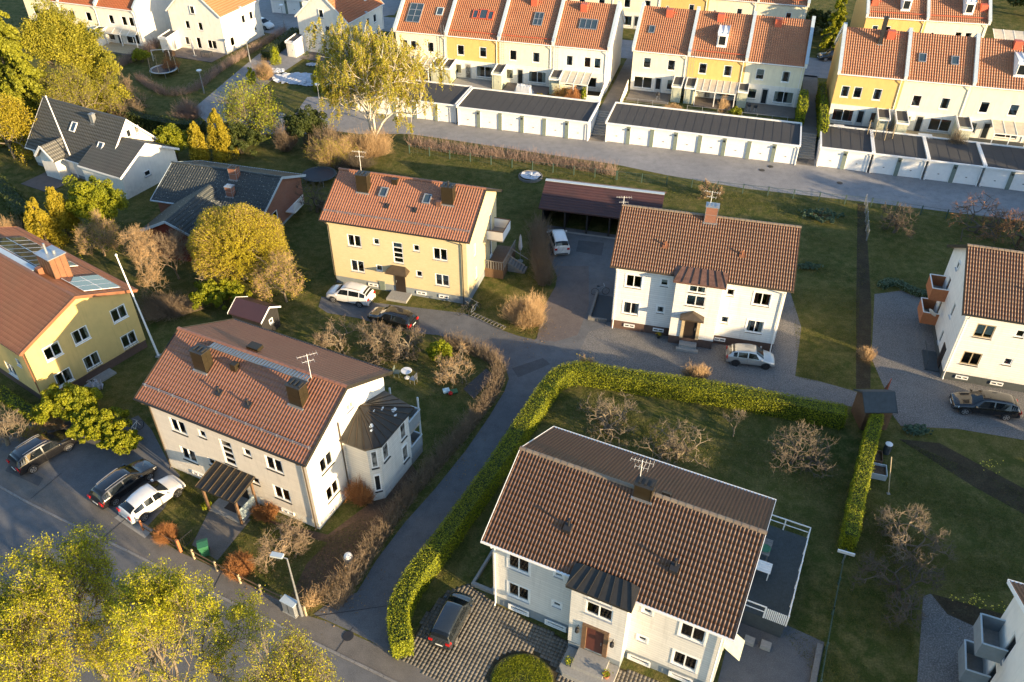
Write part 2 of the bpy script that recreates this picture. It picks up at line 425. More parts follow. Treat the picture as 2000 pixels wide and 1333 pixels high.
M['ridgepale'] = tile_mat('lichened_ridge_tile', (0.17,0.12,0.085), (0.30,0.24,0.17))

def clear_glass(name):
    m, nt, b = new_mat(name); b.inputs['Base Color'].default_value = (.01,.012,.014,1); b.inputs['Roughness'].default_value = .04
    tr = N(nt, 'BsdfTransparent'); tr.inputs['Color'].default_value = (.84,.88,.88,1)
    fr = N(nt, 'Fresnel'); fr.inputs['IOR'].default_value = 1.5; gl = N(nt, 'BsdfGlossy'); gl.inputs['Roughness'].default_value = .03
    a = N(nt, 'MixShader'); nt.links.new(mth(nt, 'ADD', mth(nt, 'MULTIPLY', fr.outputs[0], 1.3), .02), a.inputs[0]); nt.links.new(tr.outputs[0], a.inputs[1]); nt.links.new(gl.outputs[0], a.inputs[2])
    nt.links.new(a.outputs[0], nt.nodes['Material Output'].inputs[0]); return m
M['glassclear'] = clear_glass('clear_window_glass')
M['curtainwhite'] = mat('white_curtain', (0.62,0.60,0.55), 0.9, 0.1, 6); M['curtaingrey'] = mat('grey_blind', (0.36,0.38,0.38), 0.9, 0.1, 6); M['curtainred'] = mat('dull_red_curtain', (0.22,0.05,0.04), 0.9, 0.1, 6)
M['pottedgreen'] = mat('window_plant', (0.04,0.09,0.03), 0.8, 0.2, 9)
M['asphaltdark'] = ground_mat('asphalt_repair', (0.055,0.056,0.058), (0.08,0.08,0.082), 26, 0.3, 0.006)
M['leaflitter'] = leaf_mat('fallen_leaf', (0.12,0.07,0.03), (0.30,0.20,0.09), 0.1)
# ---------------------------------------------------------------- building helpers
FRONT, RIGHT, BACK, LEFT = 0, math.pi/2, math.pi, -math.pi/2
WM = {}
def win_meshes(w, h, n, style):
    key = (round(w,2), round(h,2), n, style)
    if key in WM: return WM[key]
    f = MB(); t = 0.075
    y0, y1 = (0.015, 0.115)
    if style == 'casing':
        c = 0.09
        for a in ((-w/2-c, -0.025, -h/2-c, -w/2, 0.0, h/2+c), (w/2, -0.025, -h/2-c, w/2+c, 0.0, h/2+c),
                  (-w/2, -0.025, h/2, w/2, 0.0, h/2+c), (-w/2, -0.025, -h/2-c, w/2, 0.0, -h/2)): f.box(*a)
    f.box(-w/2, y0, -h/2, -w/2+t, y1, h/2); f.box(w/2-t, y0, -h/2, w/2, y1, h/2)
    f.box(-w/2+t, y0, h/2-t, w/2-t, y1, h/2); f.box(-w/2+t, y0, -h/2, w/2-t, y1, -h/2+t)
    iw = w-2*t; m = 0.07; panes = []
    if style == 'grid':       # tall stair window with cross bars
        k = 4; hh = (h-2*t-(k-1)*m)/k
        for i in range(k):
            z = -h/2+t+i*(hh+m); panes.append((0, z+hh/2, iw, hh))
            if i: f.box(-w/2+t, y0, z-m, w/2-t, y1, z)
    else:
        pw = (iw-(n-1)*m)/n
        for i in range(n):
            x = -w/2+t+i*(pw+m); panes.append((x+pw/2, 0, pw, h-2*t))
            if i: f.box(x-m, y0, -h/2+t, x, y1, h/2-t)
    pm = []
    for (cx, cz, a, b) in panes:
        k2 = ('p', round(a,3), round(b,3))
        if k2 not in WM: WM[k2] = MB().box(-a/2, -0.008, -b/2, a/2, 0.008, b/2).mesh('pane')
        pm.append((cx, cz, WM[k2]))
    s = MB().poly([(-w/2-.03,-.07,-h/2-.06),(w/2+.03,-.07,-h/2-.06),(w/2+.03,.02,-h/2-.015),(-w/2-.03,.02,-h/2-.015)])
    s.box(-w/2-.03, -.07, -h/2-.075, w/2+.03, .0, -h/2-.062)
    WM[key] = (f.mesh('window'), pm, s.mesh('sill')); return WM[key]

def window(parent, rot, loc, w, h, n=1, style='plain', fm='white', sill='galv', gl='glass', name='window', label=None):
    f, pm, s = win_meshes(w, h, n, style)
    o = link(name, f, None, parent, loc, rot); o.data = f
    set_m(o, M[fm])
    if label: o['label'] = label
    for cx, cz, me in pm:
        p = link('pane', me, None, o, (cx, 0.075, cz)); set_m(p, M[gl])
    if sill:
        q = link('sill', s, None, o); set_m(q, M[sill])
    if gl == 'glassclear':
        k = rng.random(); m_ = 'curtainwhite' if rng.random() < .7 else rng.choice(['curtaingrey','curtainred']); b = MB(); y = .105
        if k < .45:
            for sg in (-1, 1):
                f = rng.uniform(.14, .30); n_ = 4
                for i in range(n_):
                    xa = sg*(w/2-.05-f*w*i/n_); xb = sg*(w/2-.05-f*w*(i+1)/n_); b.box(min(xa,xb), y+.03*(i%2), -h/2+.04, max(xa,xb), y+.02+.03*(i%2), h/2-.05)
        elif k < .68: b.box(-w/2+.05, y, h/2-.06-h*rng.uniform(.25,.75), w/2-.05, y+.02, h/2-.05)
        elif k < .85:
            b.box(-w/2+.05, y, h/2-.05-h*.18, w/2-.05, y+.02, h/2-.05)
        if b.v: c_ = b.build('curtain', M[m_], o)
        if rng.random() < .45 and w > .9:
            b = MB()
            for i in range(rng.randint(1,3)):
                x_ = rng.uniform(-w*.35, w*.35); b.lathe([(.05,0),(.07,.1),(.12,.2),(.09,.32),(.02,.36)], (x_, y+.1, -h/2+.05), 7)
            b.build('window_plant', M['pottedgreen'], o)
    return o
def set_m(o, m):
    """material per object, so that meshes can be shared between colours"""
    if not o.data.materials: o.data.materials.append(m)
    o.material_slots[0].link = 'OBJECT'; o.material_slots[0].material = m

def wall_panel(mb, T, u0, u1, z0, z1, holes, rev=0.1, mi=0):
    """T maps (u, depth, z) to house space; rectangular holes get reveals"""
    us = sorted({u0, u1, *[v for h in holes for v in (h[0], h[1])]}); zs = sorted({z0, z1, *[v for h in holes for v in (h[2], h[3])]})
    us = [u for u in us if u0 <= u <= u1]; zs = [z for z in zs if z0 <= z <= z1]
    for i in range(len(us)-1):
        for j in range(len(zs)-1):
            cu, cz = (us[i]+us[i+1])/2, (zs[j]+zs[j+1])/2
            if any(h[0] < cu < h[1] and h[2] < cz < h[3] for h in holes): continue
            mb.poly([T(us[i],0,zs[j]), T(us[i+1],0,zs[j]), T(us[i+1],0,zs[j+1]), T(us[i],0,zs[j+1])], mi)
    for a, b, c, d in holes:
        for p, q in (((a,c),(b,c)), ((b,c),(b,d)), ((b,d),(a,d)), ((a,d),(a,c))):
            mb.poly([T(p[0],0,p[1]), T(q[0],0,q[1]), T(q[0],rev,q[1]), T(p[0],rev,p[1])], mi)

def tile_strip(L, S_, wave, row, amp=0.085, lift=0.005, seg=5, tone=True, name='roof_tiles', trim=0.0):
    """S-tiled slope in its own frame: x along the eave, y up the slope, z out"""
    nc = max(1, round(L/wave)); w = L/nc; nr = max(1, round(S_/row)); r = S_/nr
    pu = [i/seg for i in range(seg)]
    zz = [amp*(0.5-0.5*math.cos(2*math.pi*u))**1.5 for u in pu]
    xs = np.concatenate([np.array(pu)*w + c*w for c in range(nc)] + [np.array([nc*w])])
    z = np.concatenate([np.array(zz) for c in range(nc)] + [np.array([0.0])])
    n = len(xs); V = []; F = []; tn = []
    for j in range(nr):
        jit = np.append(np.repeat(nrng.uniform(-0.002, 0.002, nc), seg), 0.0)
        lo = np.stack([xs, np.full(n, j*r-0.012), z+lift+jit], 1); hi = np.stack([xs, np.full(n, (j+1)*r), z+0.0+jit], 1)
        dn = np.stack([xs, np.full(n, j*r-0.012), z-0.006], 1)
        b = len(V)*1; base = 3*n*j; V += [dn, lo, hi]
        i = np.arange(n-1)
        F.append(np.stack([base+i, base+i+1, base+n+i+1, base+n+i], 1)); F.append(np.stack([base+n+i, base+n+i+1, base+2*n+i+1, base+2*n+i], 1))
        t = np.repeat(nrng.uniform(0.01, 1, nc), seg); tn += [t, t]
    me = sharemesh(name, np.concatenate(V), np.concatenate(F))
    a = me.attributes.new('tone', 'FLOAT', 'FACE'); a.data.foreach_set('value', np.concatenate(tn).astype(np.float32))
    return me
RT = {}
def ridge_tile(L=0.42, r=0.13):
    if 'r' not in RT:
        b = MB(); n = 6; k = 0
        A = [(r*math.cos(math.pi*i/n), r*0.8*math.sin(math.pi*i/n)) for i in range(n+1)]
        for i in range(n):
            (y0,z0),(y1,z1) = A[i], A[i+1]
            b.poly([(0,y0*1.12,z0*1.12),(L*1.06,y0,z0),(L*1.06,y1,z1),(0,y1*1.12,z1*1.12)])
        b.poly([(0,y*1.12,z*1.12) for y,z in A])
        RT['r'] = b.mesh('ridge_tile', True)
    return RT['r']

class House:
    """gabled house; x along the front eave, y to the back, origin at the front left eave corner"""
    def __init__(s, name, label, cat, x, y, yaw, L, D, he, hr, wall, tile, plinth='plinth', ph=0.8, trim='darkmetal', ov=0.45, rf=0.5, heb=None,
                 wave=0.23, row=0.37, amp=0.085, gable=None, group=None, z0=0.0, wins=(), pieces=0, ridge=True, back=True, gov=None):
        s.L, s.D, s.he, s.hr, s.ov = L, D, he, hr, ov; s.yr = D*rf; s.heb = he if heb is None else heb
        s.root = thing(name, label, cat, (x, y, z0), yaw, group); s.x, s.y, s.yaw = x, y, yaw
        k1 = (hr-he)/s.yr; k2 = (hr-s.heb)/(D-s.yr); s.k1, s.k2 = k1, k2; th = 0.2
        zf = he+k1*ov-th; zb = s.heb+k2*ov-th; gov = ov if gov is None else gov
        X0, X1, Y0, Y1 = gov, L-gov, ov, D-ov
        holes = {FRONT: [], RIGHT: [], BACK: [], LEFT: []}
        for wdef in wins:
            side, u, z, w, h = wdef[:5]; holes[side].append((u-w/2, u+w/2, z-h/2, z+h/2))
        mb = MB(); gmi = 1 if gable else 0
        wall_panel(mb, lambda u,d,z: (u, Y0+d, z), X0, X1, ph, zf, holes[FRONT])
        wall_panel(mb, lambda u,d,z: (u, Y1-d, z), X0, X1, ph, zb, holes[BACK])
        zg = min(zf, zb)
        for side, X, sg in ((RIGHT, X1, -1), (LEFT, X0, 1)):
            wall_panel(mb, lambda u,d,z: (X+sg*d, u, z), Y0, Y1, ph, zg, [h for h in holes[side] if h[3] < zg], mi=gmi)
            P = [(X,Y0,zg),(X,Y1,zg)]+([(X,Y1,zb)] if zb > zg+1e-4 else [])+[(X,s.yr,hr-th)]+([(X,Y0,zf)] if zf > zg+1e-4 else []); mb.poly(P, gmi)
        mb.build('wall', [M[wall]]+([M[gable]] if gable else []), s.root)
        p = MB().box(X0+.03, Y0+.03, -0.3, X1-.03, Y1-.03, ph); p.build('plinth', M[plinth], s.root)
        # roof: slab, verge boards, tiles
        rb = MB()
        rb.xprism([(0,he-0.06),(s.yr,hr-0.06),(D,s.heb-0.06),(D,s.heb-th),(s.yr,hr-th),(0,he-th)], 0.03, L-.03)
        s.roof = rb.build('roof', M[tile], s.root)
        for X in (0, L-0.03):
            v = MB(); v.xprism([(-.02,he+0.04),(s.yr,hr+0.045),(D+.02,s.heb+0.04),(D+.02,s.heb-th-.03),(s.yr,hr-th-.03),(-.02,he-th-.03)], X, X+0.03)
            v.build('verge_board', M[trim], s.root)
        ss1 = math.hypot(s.yr, hr-he); a1 = math.atan2(hr-he, s.yr)
        s.a1 = a1; s.ss1 = ss1
        npc = 0; start = 0.0
        if pieces:
            nrow = round(ss1/row); rr = ss1/nrow; ncol = round(L/(2*wave)); cw = L/ncol
            one = tile_strip(cw, rr, cw/2, rr, amp=amp, name='tile')
            rows = min(nrow, pieces//ncol); col_lim = None
            rem = pieces-rows*ncol
            for j in range(rows):
                for i in range(ncol):
                    t = link('tile', one, None, s.roof, (i*cw, math.cos(a1)*j*rr+0.0, he-0.055+math.sin(a1)*j*rr)); t.rotation_euler = (a1, 0, 0)
                    set_m(t, M[tile])
            start = rows*rr
        me = tile_strip(L, ss1-start, wave, row, amp=amp); o = link('roof_tiles', me, M[tile], s.roof, (0, math.cos(a1)*start, he-0.055+math.sin(a1)*start)); o.rotation_euler = (a1,0,0); o['kind'] = 'stuff'
        if back:
            ss2 = math.hypot(D-s.yr, hr-s.heb); a2 = math.atan2(hr-s.heb, D-s.yr)
            me = tile_strip(L, ss2, wave, row, amp=amp); o = link('roof_tiles', me, M[tile], s.roof, (L, D, s.heb-0.055)); o.rotation_euler = (a2,0,math.pi); o['kind'] = 'stuff'
        if ridge:
            n = int(L/0.42)
            for i in range(n):
                t = link('ridge_tile', ridge_tile(), None, s.roof, (i*L/n, s.yr, hr+0.0)); set_m(t, M['ridgepale' if tile in ('tileD','tileF') else tile])
        gt = MB(); 
        gt.box(0.0, -0.12, he-0.13, L, -0.005, he-0.02); gt.build('gutter', M[trim], s.root)
        if back: MB().box(0.0, D+.005, s.heb-0.13, L, D+.12, s.heb-0.02).build('gutter', M[trim], s.root)
        for wdef in wins:
            side, u, z, w, h = wdef[:5]; kw = dict(wdef[5]) if len(wdef) > 5 else {}; kw.setdefault('gl', 'glassclear')
            loc = {FRONT:(u,Y0,z), RIGHT:(X1,u,z), BACK:(u,Y1,z), LEFT:(X0,u,z)}[side]
            window(s.root, side, loc, w, h, **kw)
        s.X0,s.X1,s.Y0,s.Y1,s.zf,s.zb = X0,X1,Y0,Y1,zf,zb
    def rz(s, y): return s.he+s.k1*y if y <= s.yr else s.hr-s.k2*(y-s.yr)
    def W(s, p):
        c, n = math.cos(s.yaw), math.sin(s.yaw); return (s.x+c*p[0]-n*p[1], s.y+n*p[0]+c*p[1], p[2])
    def downpipe(s, u, m='white', side=FRONT, off=0.09):
        b = MB(); y = s.Y0-off
        if side == FRONT:
            b.tube((u,-.06,s.he-.12),(u,-.06,s.he-.25),.045); b.tube((u,-.06,s.he-.25),(u,y,s.he-.65),.045); b.tube((u,y,s.he-.65),(u,y,.25),.045); b.tube((u,y,.25),(u,y-.15,.12),.045)
        else:
            X = s.X1+off; b.tube((X,u,s.zf),(X,u,.2),.045)
        b.build('downpipe', M[m], s.root, smooth=False)
    def chimney(s, u, y, w, d, h, m='chimney', cap='darkmetal', brick=False, n=2, cowl=False):
        """front foot at (u,y); h above the ridge side"""
        z0 = min(s.rz(y), s.rz(y+d))-0.3; zt = s.rz(y)+h
        o = MB().box(u-w/2, y, z0, u+w/2, y+d, zt).build('chimney', M[m], s.root)
        # standing seams
        b = MB()
        for k in (-.5, .5): b.box(u+k*w-.02 if k > 0 else u-w/2-.012, y-.012, z0, u+k*w+.012 if k > 0 else u-w/2+.02, y+.012, zt-.01)
        for i in range(1, n): b.box(u-w/2-.01, y-.012, zt-h*i/n, u+w/2+.012, y+d+.01, zt-h*i/n+.025)
        b.box(u+w/2, y+d/2-.012, z0, u+w/2+.014, y+d/2+.012, zt-.01)
        b.build('seam', M[m if not brick else 'galv'], o)
        c = MB().box(u-w/2-.06, y-.06, zt, u+w/2+.06, y+d+.06, zt+.06)
        for i in range(3): c.box(u-w/2+.12+i*(w-.3)/2, y+.15, zt+.06, u-w/2+.24+i*(w-.3)/2, y+d-.15, zt+.12)
        if cowl: c.lathe([(.07,0),(.07,.25),(.13,.3),(.02,.4)], (u, y+d/2, zt+.06), 8)
        c.build('chimney_cap', M[cap], o)
        MB().box(u-w/2-.1, y-.12, s.rz(y-.12)-.1, u+w/2+.1, y, s.rz(y-.12)+.09).build('flashing', M['galv'], o)
        return o
    def vent(s, u, y, w=.32, d=.3, h=.3, m='blacktrim', pipe=0.0):
        z = s.rz(y)
        b = MB(); b.xprism([(y,z-.1),(y+d,s.rz(y+d)-.1),(y+d,s.rz(y+d)+h*.6),(y,z+h)], u-w/2, u+w/2)
        if pipe: b.tube((u,y+d*.7,z),(u,y+d*.7,z+pipe),.06); b.tube((u,y+d*.7,z+pipe),(u,y+d*.7,z+pipe+.08),.1)
        b.build('roof_vent', M[m], s.root)
    def pipe(s, u, y, h=.5, m='blacktrim'):
        z = s.rz(y); b = MB().tube((u,y,z-.1),(u,y,z+h),.055); b.tube((u,y,z+h),(u,y,z+h+.07),.085)
        b.xprism([(y-.2,s.rz(y-.2)+.0),(y+.2,s.rz(y+.2)+.0),(y+.2,s.rz(y+.2)+.08),(y-.2,s.rz(y-.2)+.08)], u-.2, u+.2); b.build('vent_pipe', M[m], s.root)
    def skylight(s, u, y, w=.7, h=1.0, m='galv', gl='glassblue', nx=1, nz=1, label=None):
        """frame lying on the front slope with its lower edge at y"""
        a = s.a1; o = bpy.data.objects.new('skylight', None)
        f = MB(); t = .08
        f.box(-w/2,0,0,-w/2+t,h,.16); f.box(w/2-t,0,0,w/2,h,.16); f.box(-w/2+t,0,0,w/2-t,t,.15); f.box(-w/2+t,h-t,0,w/2-t,h,.17)
        iw, ih = w-2*t, h-2*t
        for i in range(1, nx): f.box(-w/2+t+i*iw/nx-.04, t, 0, -w/2+t+i*iw/nx+.04, h-t, .15)
        for j in range(1, nz): f.box(-w/2+t, t+j*ih/nz-.04, 0, w/2-t, t+j*ih/nz+.04, .145)
        o = f.build('skylight', M[m], s.root, (u, y, s.rz(y)-.01)); o.rotation_euler = (a, 0, 0)
        if label: o['label'] = label
        for i in range(nx):
            for j in range(nz):
                x0 = -w/2+t+i*iw/nx+(.04 if i else 0); x1 = -w/2+t+(i+1)*iw/nx-(.04 if i < nx-1 else 0)
                y0 = t+j*ih/nz+(.04 if j else 0); y1 = t+(j+1)*ih/nz-(.04 if j < nz-1 else 0)
                MB().box(x0, y0, .06, x1, y1, .11).build('pane', M[gl], o)
    def snowrail(s, y=.75, m='galv'):
        b = MB(); z = s.rz(y)
        b.tube((.15,y,z+.22),(s.L-.15,y,z+.22),.022,n=5); b.tube((.15,y-.02,z+.12),(s.L-.15,y-.02,z+.12),.018,n=5)
        o = b.build('snow_guard', M[m], s.root); n = 12
        me = MB().poly([(-.02,-.02,.25),(.02,-.02,.25),(.02,.35,.14),(-.02,.35,.14)]).box(-.02,-.03,.0,.02,.0,.25).box(-.05,-.02,.18,.05,.05,.22).mesh('bracket')
        for i in range(n): q = link('bracket', me, None, o, (.3+i*(s.L-.6)/(n-1), y, z)); set_m(q, M[m])
    def snowladder(s): pass

def antenna(parent, loc, h=1.8, yaw=0.3, m='galv', name='antenna'):
    b = MB(); b.tube((0,0,0),(0,0,h),.018,n=6)
    c, n = math.cos(yaw), math.sin(yaw)
    for z, k, l in ((h-.1, 7, 1.2), (h-.55, 4, .7)):
        b.tube((-c*l/2,-n*l/2,z),(c*l/2,n*l/2,z),.009,n=4)
        for i in range(k):
            t = -l/2+l*i/(k-1); r = .15+.10*i/(k-1)
            b.tube((c*t+n*r,n*t-c*r,z),(c*t-n*r,n*t+c*r,z),.005,n=4)
    return b.build(name, M[m], parent, loc)
def dish(parent, loc, rz=0.0):
    b = MB(); b.lathe([(0.02,0),(.2,.02),(.36,.09),(.40,.13),(.38,.13),(.2,.05),(0.02,.03)], n=14)
    o = b.build('satellite_dish', M['greywall'], parent, loc); o.rotation_euler = (math.radians(60), 0, rz); return o

def slab(name, polys, z, m, kind='structure', thick=0.0):
    b = MB()
    for P in polys:
        b.poly([(p[0], p[1], z) for p in P])
    o = b.build(name, m)
    o['kind'] = kind
    return o
def G(*pts, z=0.0): return [g(*p, z) for p in pts]
def smooth_line(P, n=8):
    """Catmull-Rom through the points"""
    P = [Vector(p) for p in P]; out = []
    for i in range(len(P)-1):
        a = P[max(i-1,0)]; b = P[i]; c = P[i+1]; d = P[min(i+2, len(P)-1)]
        for j in range(n):
            t = j/n; out.append(.5*((2*b)+(c-a)*t+(2*a-5*b+4*c-d)*t*t+(3*b-a-3*c+d)*t**3))
    out.append(P[-1]); return out

# pieces laid one by one: the first 300 as objects, the rest joined
def lay(name, parent, items, me_fn, mats, limit=300, key=None):
    """items: (x, y, z, rotz, sx, sy). the ones nearest the camera become objects"""
    items = sorted(items, key=lambda t: t[0]**2+t[1]**2)
    me = me_fn().mesh(name)
    for it in items[:limit]:
        o = link(name, me, None, parent, it[:3], it[3]); o.scale = (it[4], it[5], 1); set_m(o, mats)
    rest = items[limit:]
    if rest:
        base = me_fn(); V = np.array(base.v); fs = [f for f in base.f]
        VV = []; FF = []
        for k, it in enumerate(rest):
            c, s = math.cos(it[3]), math.sin(it[3])
            x = V[:,0]*it[4]; y = V[:,1]*it[5]
            VV.append(np.stack([it[0]+c*x-s*y, it[1]+s*x+c*y, it[2]+V[:,2]], 1)); FF.append(np.array(fs)+k*len(V))
        m2 = sharemesh(name+'s', np.concatenate(VV), np.concatenate(FF)); o = link(name+'s', m2, mats, parent); o['kind'] = 'stuff'
def pip(p, poly):
    x, y = p; c = False; n = len(poly)
    for i in range(n):
        a, b = poly[i], poly[(i+1) % n]
        if (a[1] > y) != (b[1] > y) and x < (b[0]-a[0])*(y-a[1])/(b[1]-a[1])+a[0]: c = not c
    return c
# ---------------------------------------------------------------- ground, roads, terrace
gb = MB(); NG = 60
def ring(lo, hi, n): return [lo+(hi-lo)*i/n for i in range(n+1)]
gb.poly([(-700,-500,0),(700,-500,0),(700,900,0),(-700,900,0)])
gb.build('ground', M['grass'])['kind'] = 'structure'

# main street, pavement and kerb (lower left)
kerb_px = [(-140,860),(0,951),(98,1004),(210,1058),(332,1118),(518,1209),(665,1281),(769,1332),(960,1430)]
kerb = [g(*p) for p in kerb_px]
street = kerb + [g(960,1900), g(-200,1900), g(-600,1300), g(-500,860)]
slab('street', [[(p[0],p[1]) for p in street]], 0.004, M['asphalt'])
prop_px = [(-140,800),(0,878),(140,960),(280,1037),(350,1078),(480,1138),(600,1203)]
walk = [g(*p) for p in prop_px] + [g(640,1215),g(700,1245),g(785,1280),g(860,1333),g(985,1400)] + kerb[::-1]
slab('pavement', [[(p[0],p[1]) for p in walk]], 0.008, M['walk'])
# low kerb stones laid one after another
kc = smooth_line(kerb, 6); par = bpy.data.objects.new('kerb', None); COL.objects.link(par); par['kind'] = 'structure'
ks = MB().box(-.46,-.07,0,.46,.07,.06).mesh('kerb_stone'); acc = 0.0
for a, b in zip(kc[:-1], kc[1:]):
    d = (b-a); L = d.length; 
    while acc < L:
        p = a+d*(acc/L); o = link('kerb_stone', ks, None, par, (p.x, p.y, 0.0), math.atan2(d.y, d.x)); set_m(o, M['kerb']); acc += 0.95
    acc -= L
# driveway between the hedges and its two branches
drive = G((612,1200),(652,1172),(697,1158),(735,1095),(790,1022),(850,955),(910,880),(955,815),(985,765),(994,740),(985,712),(955,690),(900,668),(855,655),(820,652),(760,640),(700,622),(640,612),(622,600),(628,580),(700,588),(800,600),(905,612),(935,622),(965,640),(1010,656),(1045,664),(1068,640),(1085,590),(1088,540),(1070,500),(1058,450),(1070,440),(1210,460),(1200,560),(1180,640),(1150,648),(1130,690),(1112,722),(1060,750),(1030,800),(985,870),(930,960),(855,1062),(790,1130),(768,1180),(775,1280),(700,1240))
slab('driveway', [[(p[0],p[1]) for p in drive]], 0.012, M['asphalt'])
slab('driveway_patch', [[(p[0],p[1]) for p in G((1062,600),(1085,560),(1092,520),(1150,520),(1150,600),(1128,655),(1085,668),(1048,664))]], 0.016, M['redasphalt'])
# parking court beside the white house on the left
court = G((-60,850),(0,878),(280,1037),(330,980),(330,912),(300,850),(262,800),(215,790),(265,880),(190,850),(130,835),(60,830),(0,880),(-30,830))
court = G((-80,830),(0,878),(140,960),(280,1037),(322,992),(352,930),(330,905),(296,840),(270,812),(228,830),(262,880),(200,852),(130,806),(70,822),(20,850))
slab('parking_court', [[(p[0],p[1]) for p in court]], 0.012, M['asphalt'])
slab('front_path', [[(p[0],p[1]) for p in G((415,985),(490,1015),(425,1095),(375,1065))]], 0.012, M['walk'])
slab('threshold_strip', [[(p[0],p[1]) for p in G((223,1012),(240,1000),(300,1035),(283,1052))]], 0.016, M['concrete'])
# gravel yards
gravelD = G((1150,648),(1180,640),(1192,600),(1195,560),(1540,560),(1565,640),(1553,735),(1600,745),(1660,762),(1700,775),(1690,800),(1640,790),(1400,760),(1200,735),(1112,722),(1130,690))
slab('gravel_yard', [[(p[0],p[1]) for p in gravelD]], 0.008, M['gravel'])
gravelG = G((1708,575),(1760,568),(1800,576),(1850,620),(2100,650),(2200,930),(2000,860),(1870,838),(1760,833),(1735,800),(1730,765),(1702,700))
slab('gravel_yard', [[(p[0],p[1]) for p in gravelG]], 0.008, M['gravel'])
slab('gravel_drive', [[(p[0],p[1]) for p in G((1803,1165),(1818,1160),(1850,1200),(1905,1225),(2050,1290),(2050,1500),(1780,1500))]], 0.008, M['gravel'])
slab('asphalt_yard', [[(p[0],p[1]) for p in G((1440,1180),(1500,1205),(1610,1255),(1580,1420),(1380,1420))]], 0.008, M['asphalt'])
slab('garden_path', [[(p[0],p[1]) for p in G((1675,398),(1690,398),(1702,600),(1700,760),(1672,760),(1672,600))]], 0.006, M['soil'])
slab('garden_bed', [[(p[0],p[1]) for p in G((1755,858),(1835,866),(2010,960),(2010,1010),(1900,950))]], 0.006, M['soil'])
slab('garden_bed', [[(p[0],p[1]) for p in G((1820,1160),(1960,1200),(1930,1235),(1845,1205))]], 0.006, M['soil'])
slab('garden_bed', [[(p[0],p[1]) for p in G((500,1010),(600,1050),(640,1060),(600,1100),(560,1180),(590,1190),(640,1150),(700,1090),(820,930),(800,900),(720,985),(640,1045))]], 0.006, M['mulch'])
# garage road and the side street
gr = G((560,245),(700,262),(800,262),(890,275),(1205,322),(1300,342),(1450,368),(1700,396),(2000,432),(2300,480),(2300,300),(1900,300),(1560,240),(1150,200),(880,180),(600,190))
slab('garage_road', [[(p[0],p[1]) for p in gr]], 0.004, M['road'])
side = G((395,205),(365,235),(560,265),(640,250),(600,200),(545,195),(470,175),(520,130),(570,95),(600,60),(640,40),(1000,40),(1000,-30),(440,-30),(500,30),(500,48),(560,62),(545,85),(470,130))
slab('side_street', [[(p[0],p[1]) for p in G((375,215),(440,160),(500,110),(560,70),(640,60),(600,110),(540,150),(478,200),(600,235),(600,262),(430,262))]], 0.006, M['road'])
slab('rear_car_park', [[(p[0],p[1]) for p in G((420,-30),(1100,-30),(1100,30),(760,30),(640,62),(555,72),(500,60),(480,20))]], 0.010, M['road'])
# raised terrace on which the terraced houses stand, with its retaining edge behind the garages
def off(o, yaw, a, b): c, s = math.cos(yaw), math.sin(yaw); return (o[0]+c*a-s*b, o[1]+s*a+c*b)
GY = -0.285
ter = [off((-7,97.86), GY, -22, 6.3), off((-7,97.86), GY, 16.8, 6.3), off((11,93.1), GY, -0.2, 6.3), off((11,93.1), GY, 22.3, 6.3), off((34.6,86.5), GY, 0, 6.3), off((34.6,86.5), GY, 60, 6.3), (260,40), (260,330), (-5,330), off((-7,97.86), GY, -22, 30)]
MB().prism(ter, -0.2, 1.5).build('terrace', M['grass'])['kind'] = 'structure'
slab('rear_road', [[(p[0],p[1]) for p in [off((15.4,105.8), GY, -6, 12), off((15.4,105.8), GY, 48, 12), off((15.4,105.8), GY, 48, 20), off((15.4,105.8), GY, -45, 20), off((15.4,105.8), GY, -45, 13.5)]]], 1.506, M['road'])

def stairs(name, label, c, yaw, w, n, z0, z1, dep, m, cat='steps'):
    t = thing(name, label, cat, (c[0], c[1], 0), yaw); b = MB()
    for i in range(n):
        zz = z0+(z1-z0)*(i+1)/n
        q = MB().box(-w/2, i*dep, z0-.1, w/2, (i+1)*dep if i < n-1 else (i+1)*dep+.3, zz-.0).build('step', M[m], t)
    return t
def passage(o, w, lab):
    pts = [off(o, GY, 0, 0.5), off(o, GY, w, 0.5), off(o, GY, w, 6.9), off(o, GY, 0, 6.9)]
    slab('passage', [[p for p in pts]], 0.009, M['walk'])
    p = [off(o, GY, 0, 6.2), off(o, GY, w, 6.2), off(o, GY, w, 26), off(o, GY, 0, 26)]
    slab('footpath', [p], 1.506, M['walk'])
    c = off(o, GY, w/2, 2.2); stairs('stone_steps', lab, c, GY, w-.1, 10, 0, 1.5, .41, 'concrete')
passage(off((-7,97.86), GY, 16.75, 0), 1.75, 'long flight of grey steps between the six-door garage row and the eight-door garage row')
passage(off((11,93.1), GY, 22.45, 0), 1.9, 'flight of grey steps beside the tall thuja hedge and the black car passage')
for p in ((680,1243),(1505,326),(1488,333),(1640,358)):
    q = g(*p); MB().lathe([(.32,0),(.32,.02),(.26,.024),(0.01,.024)], (0,0,0), 16).build('manhole_cover', M['blacktrim'], None, (q.x,q.y,.012))['kind'] = 'structure'

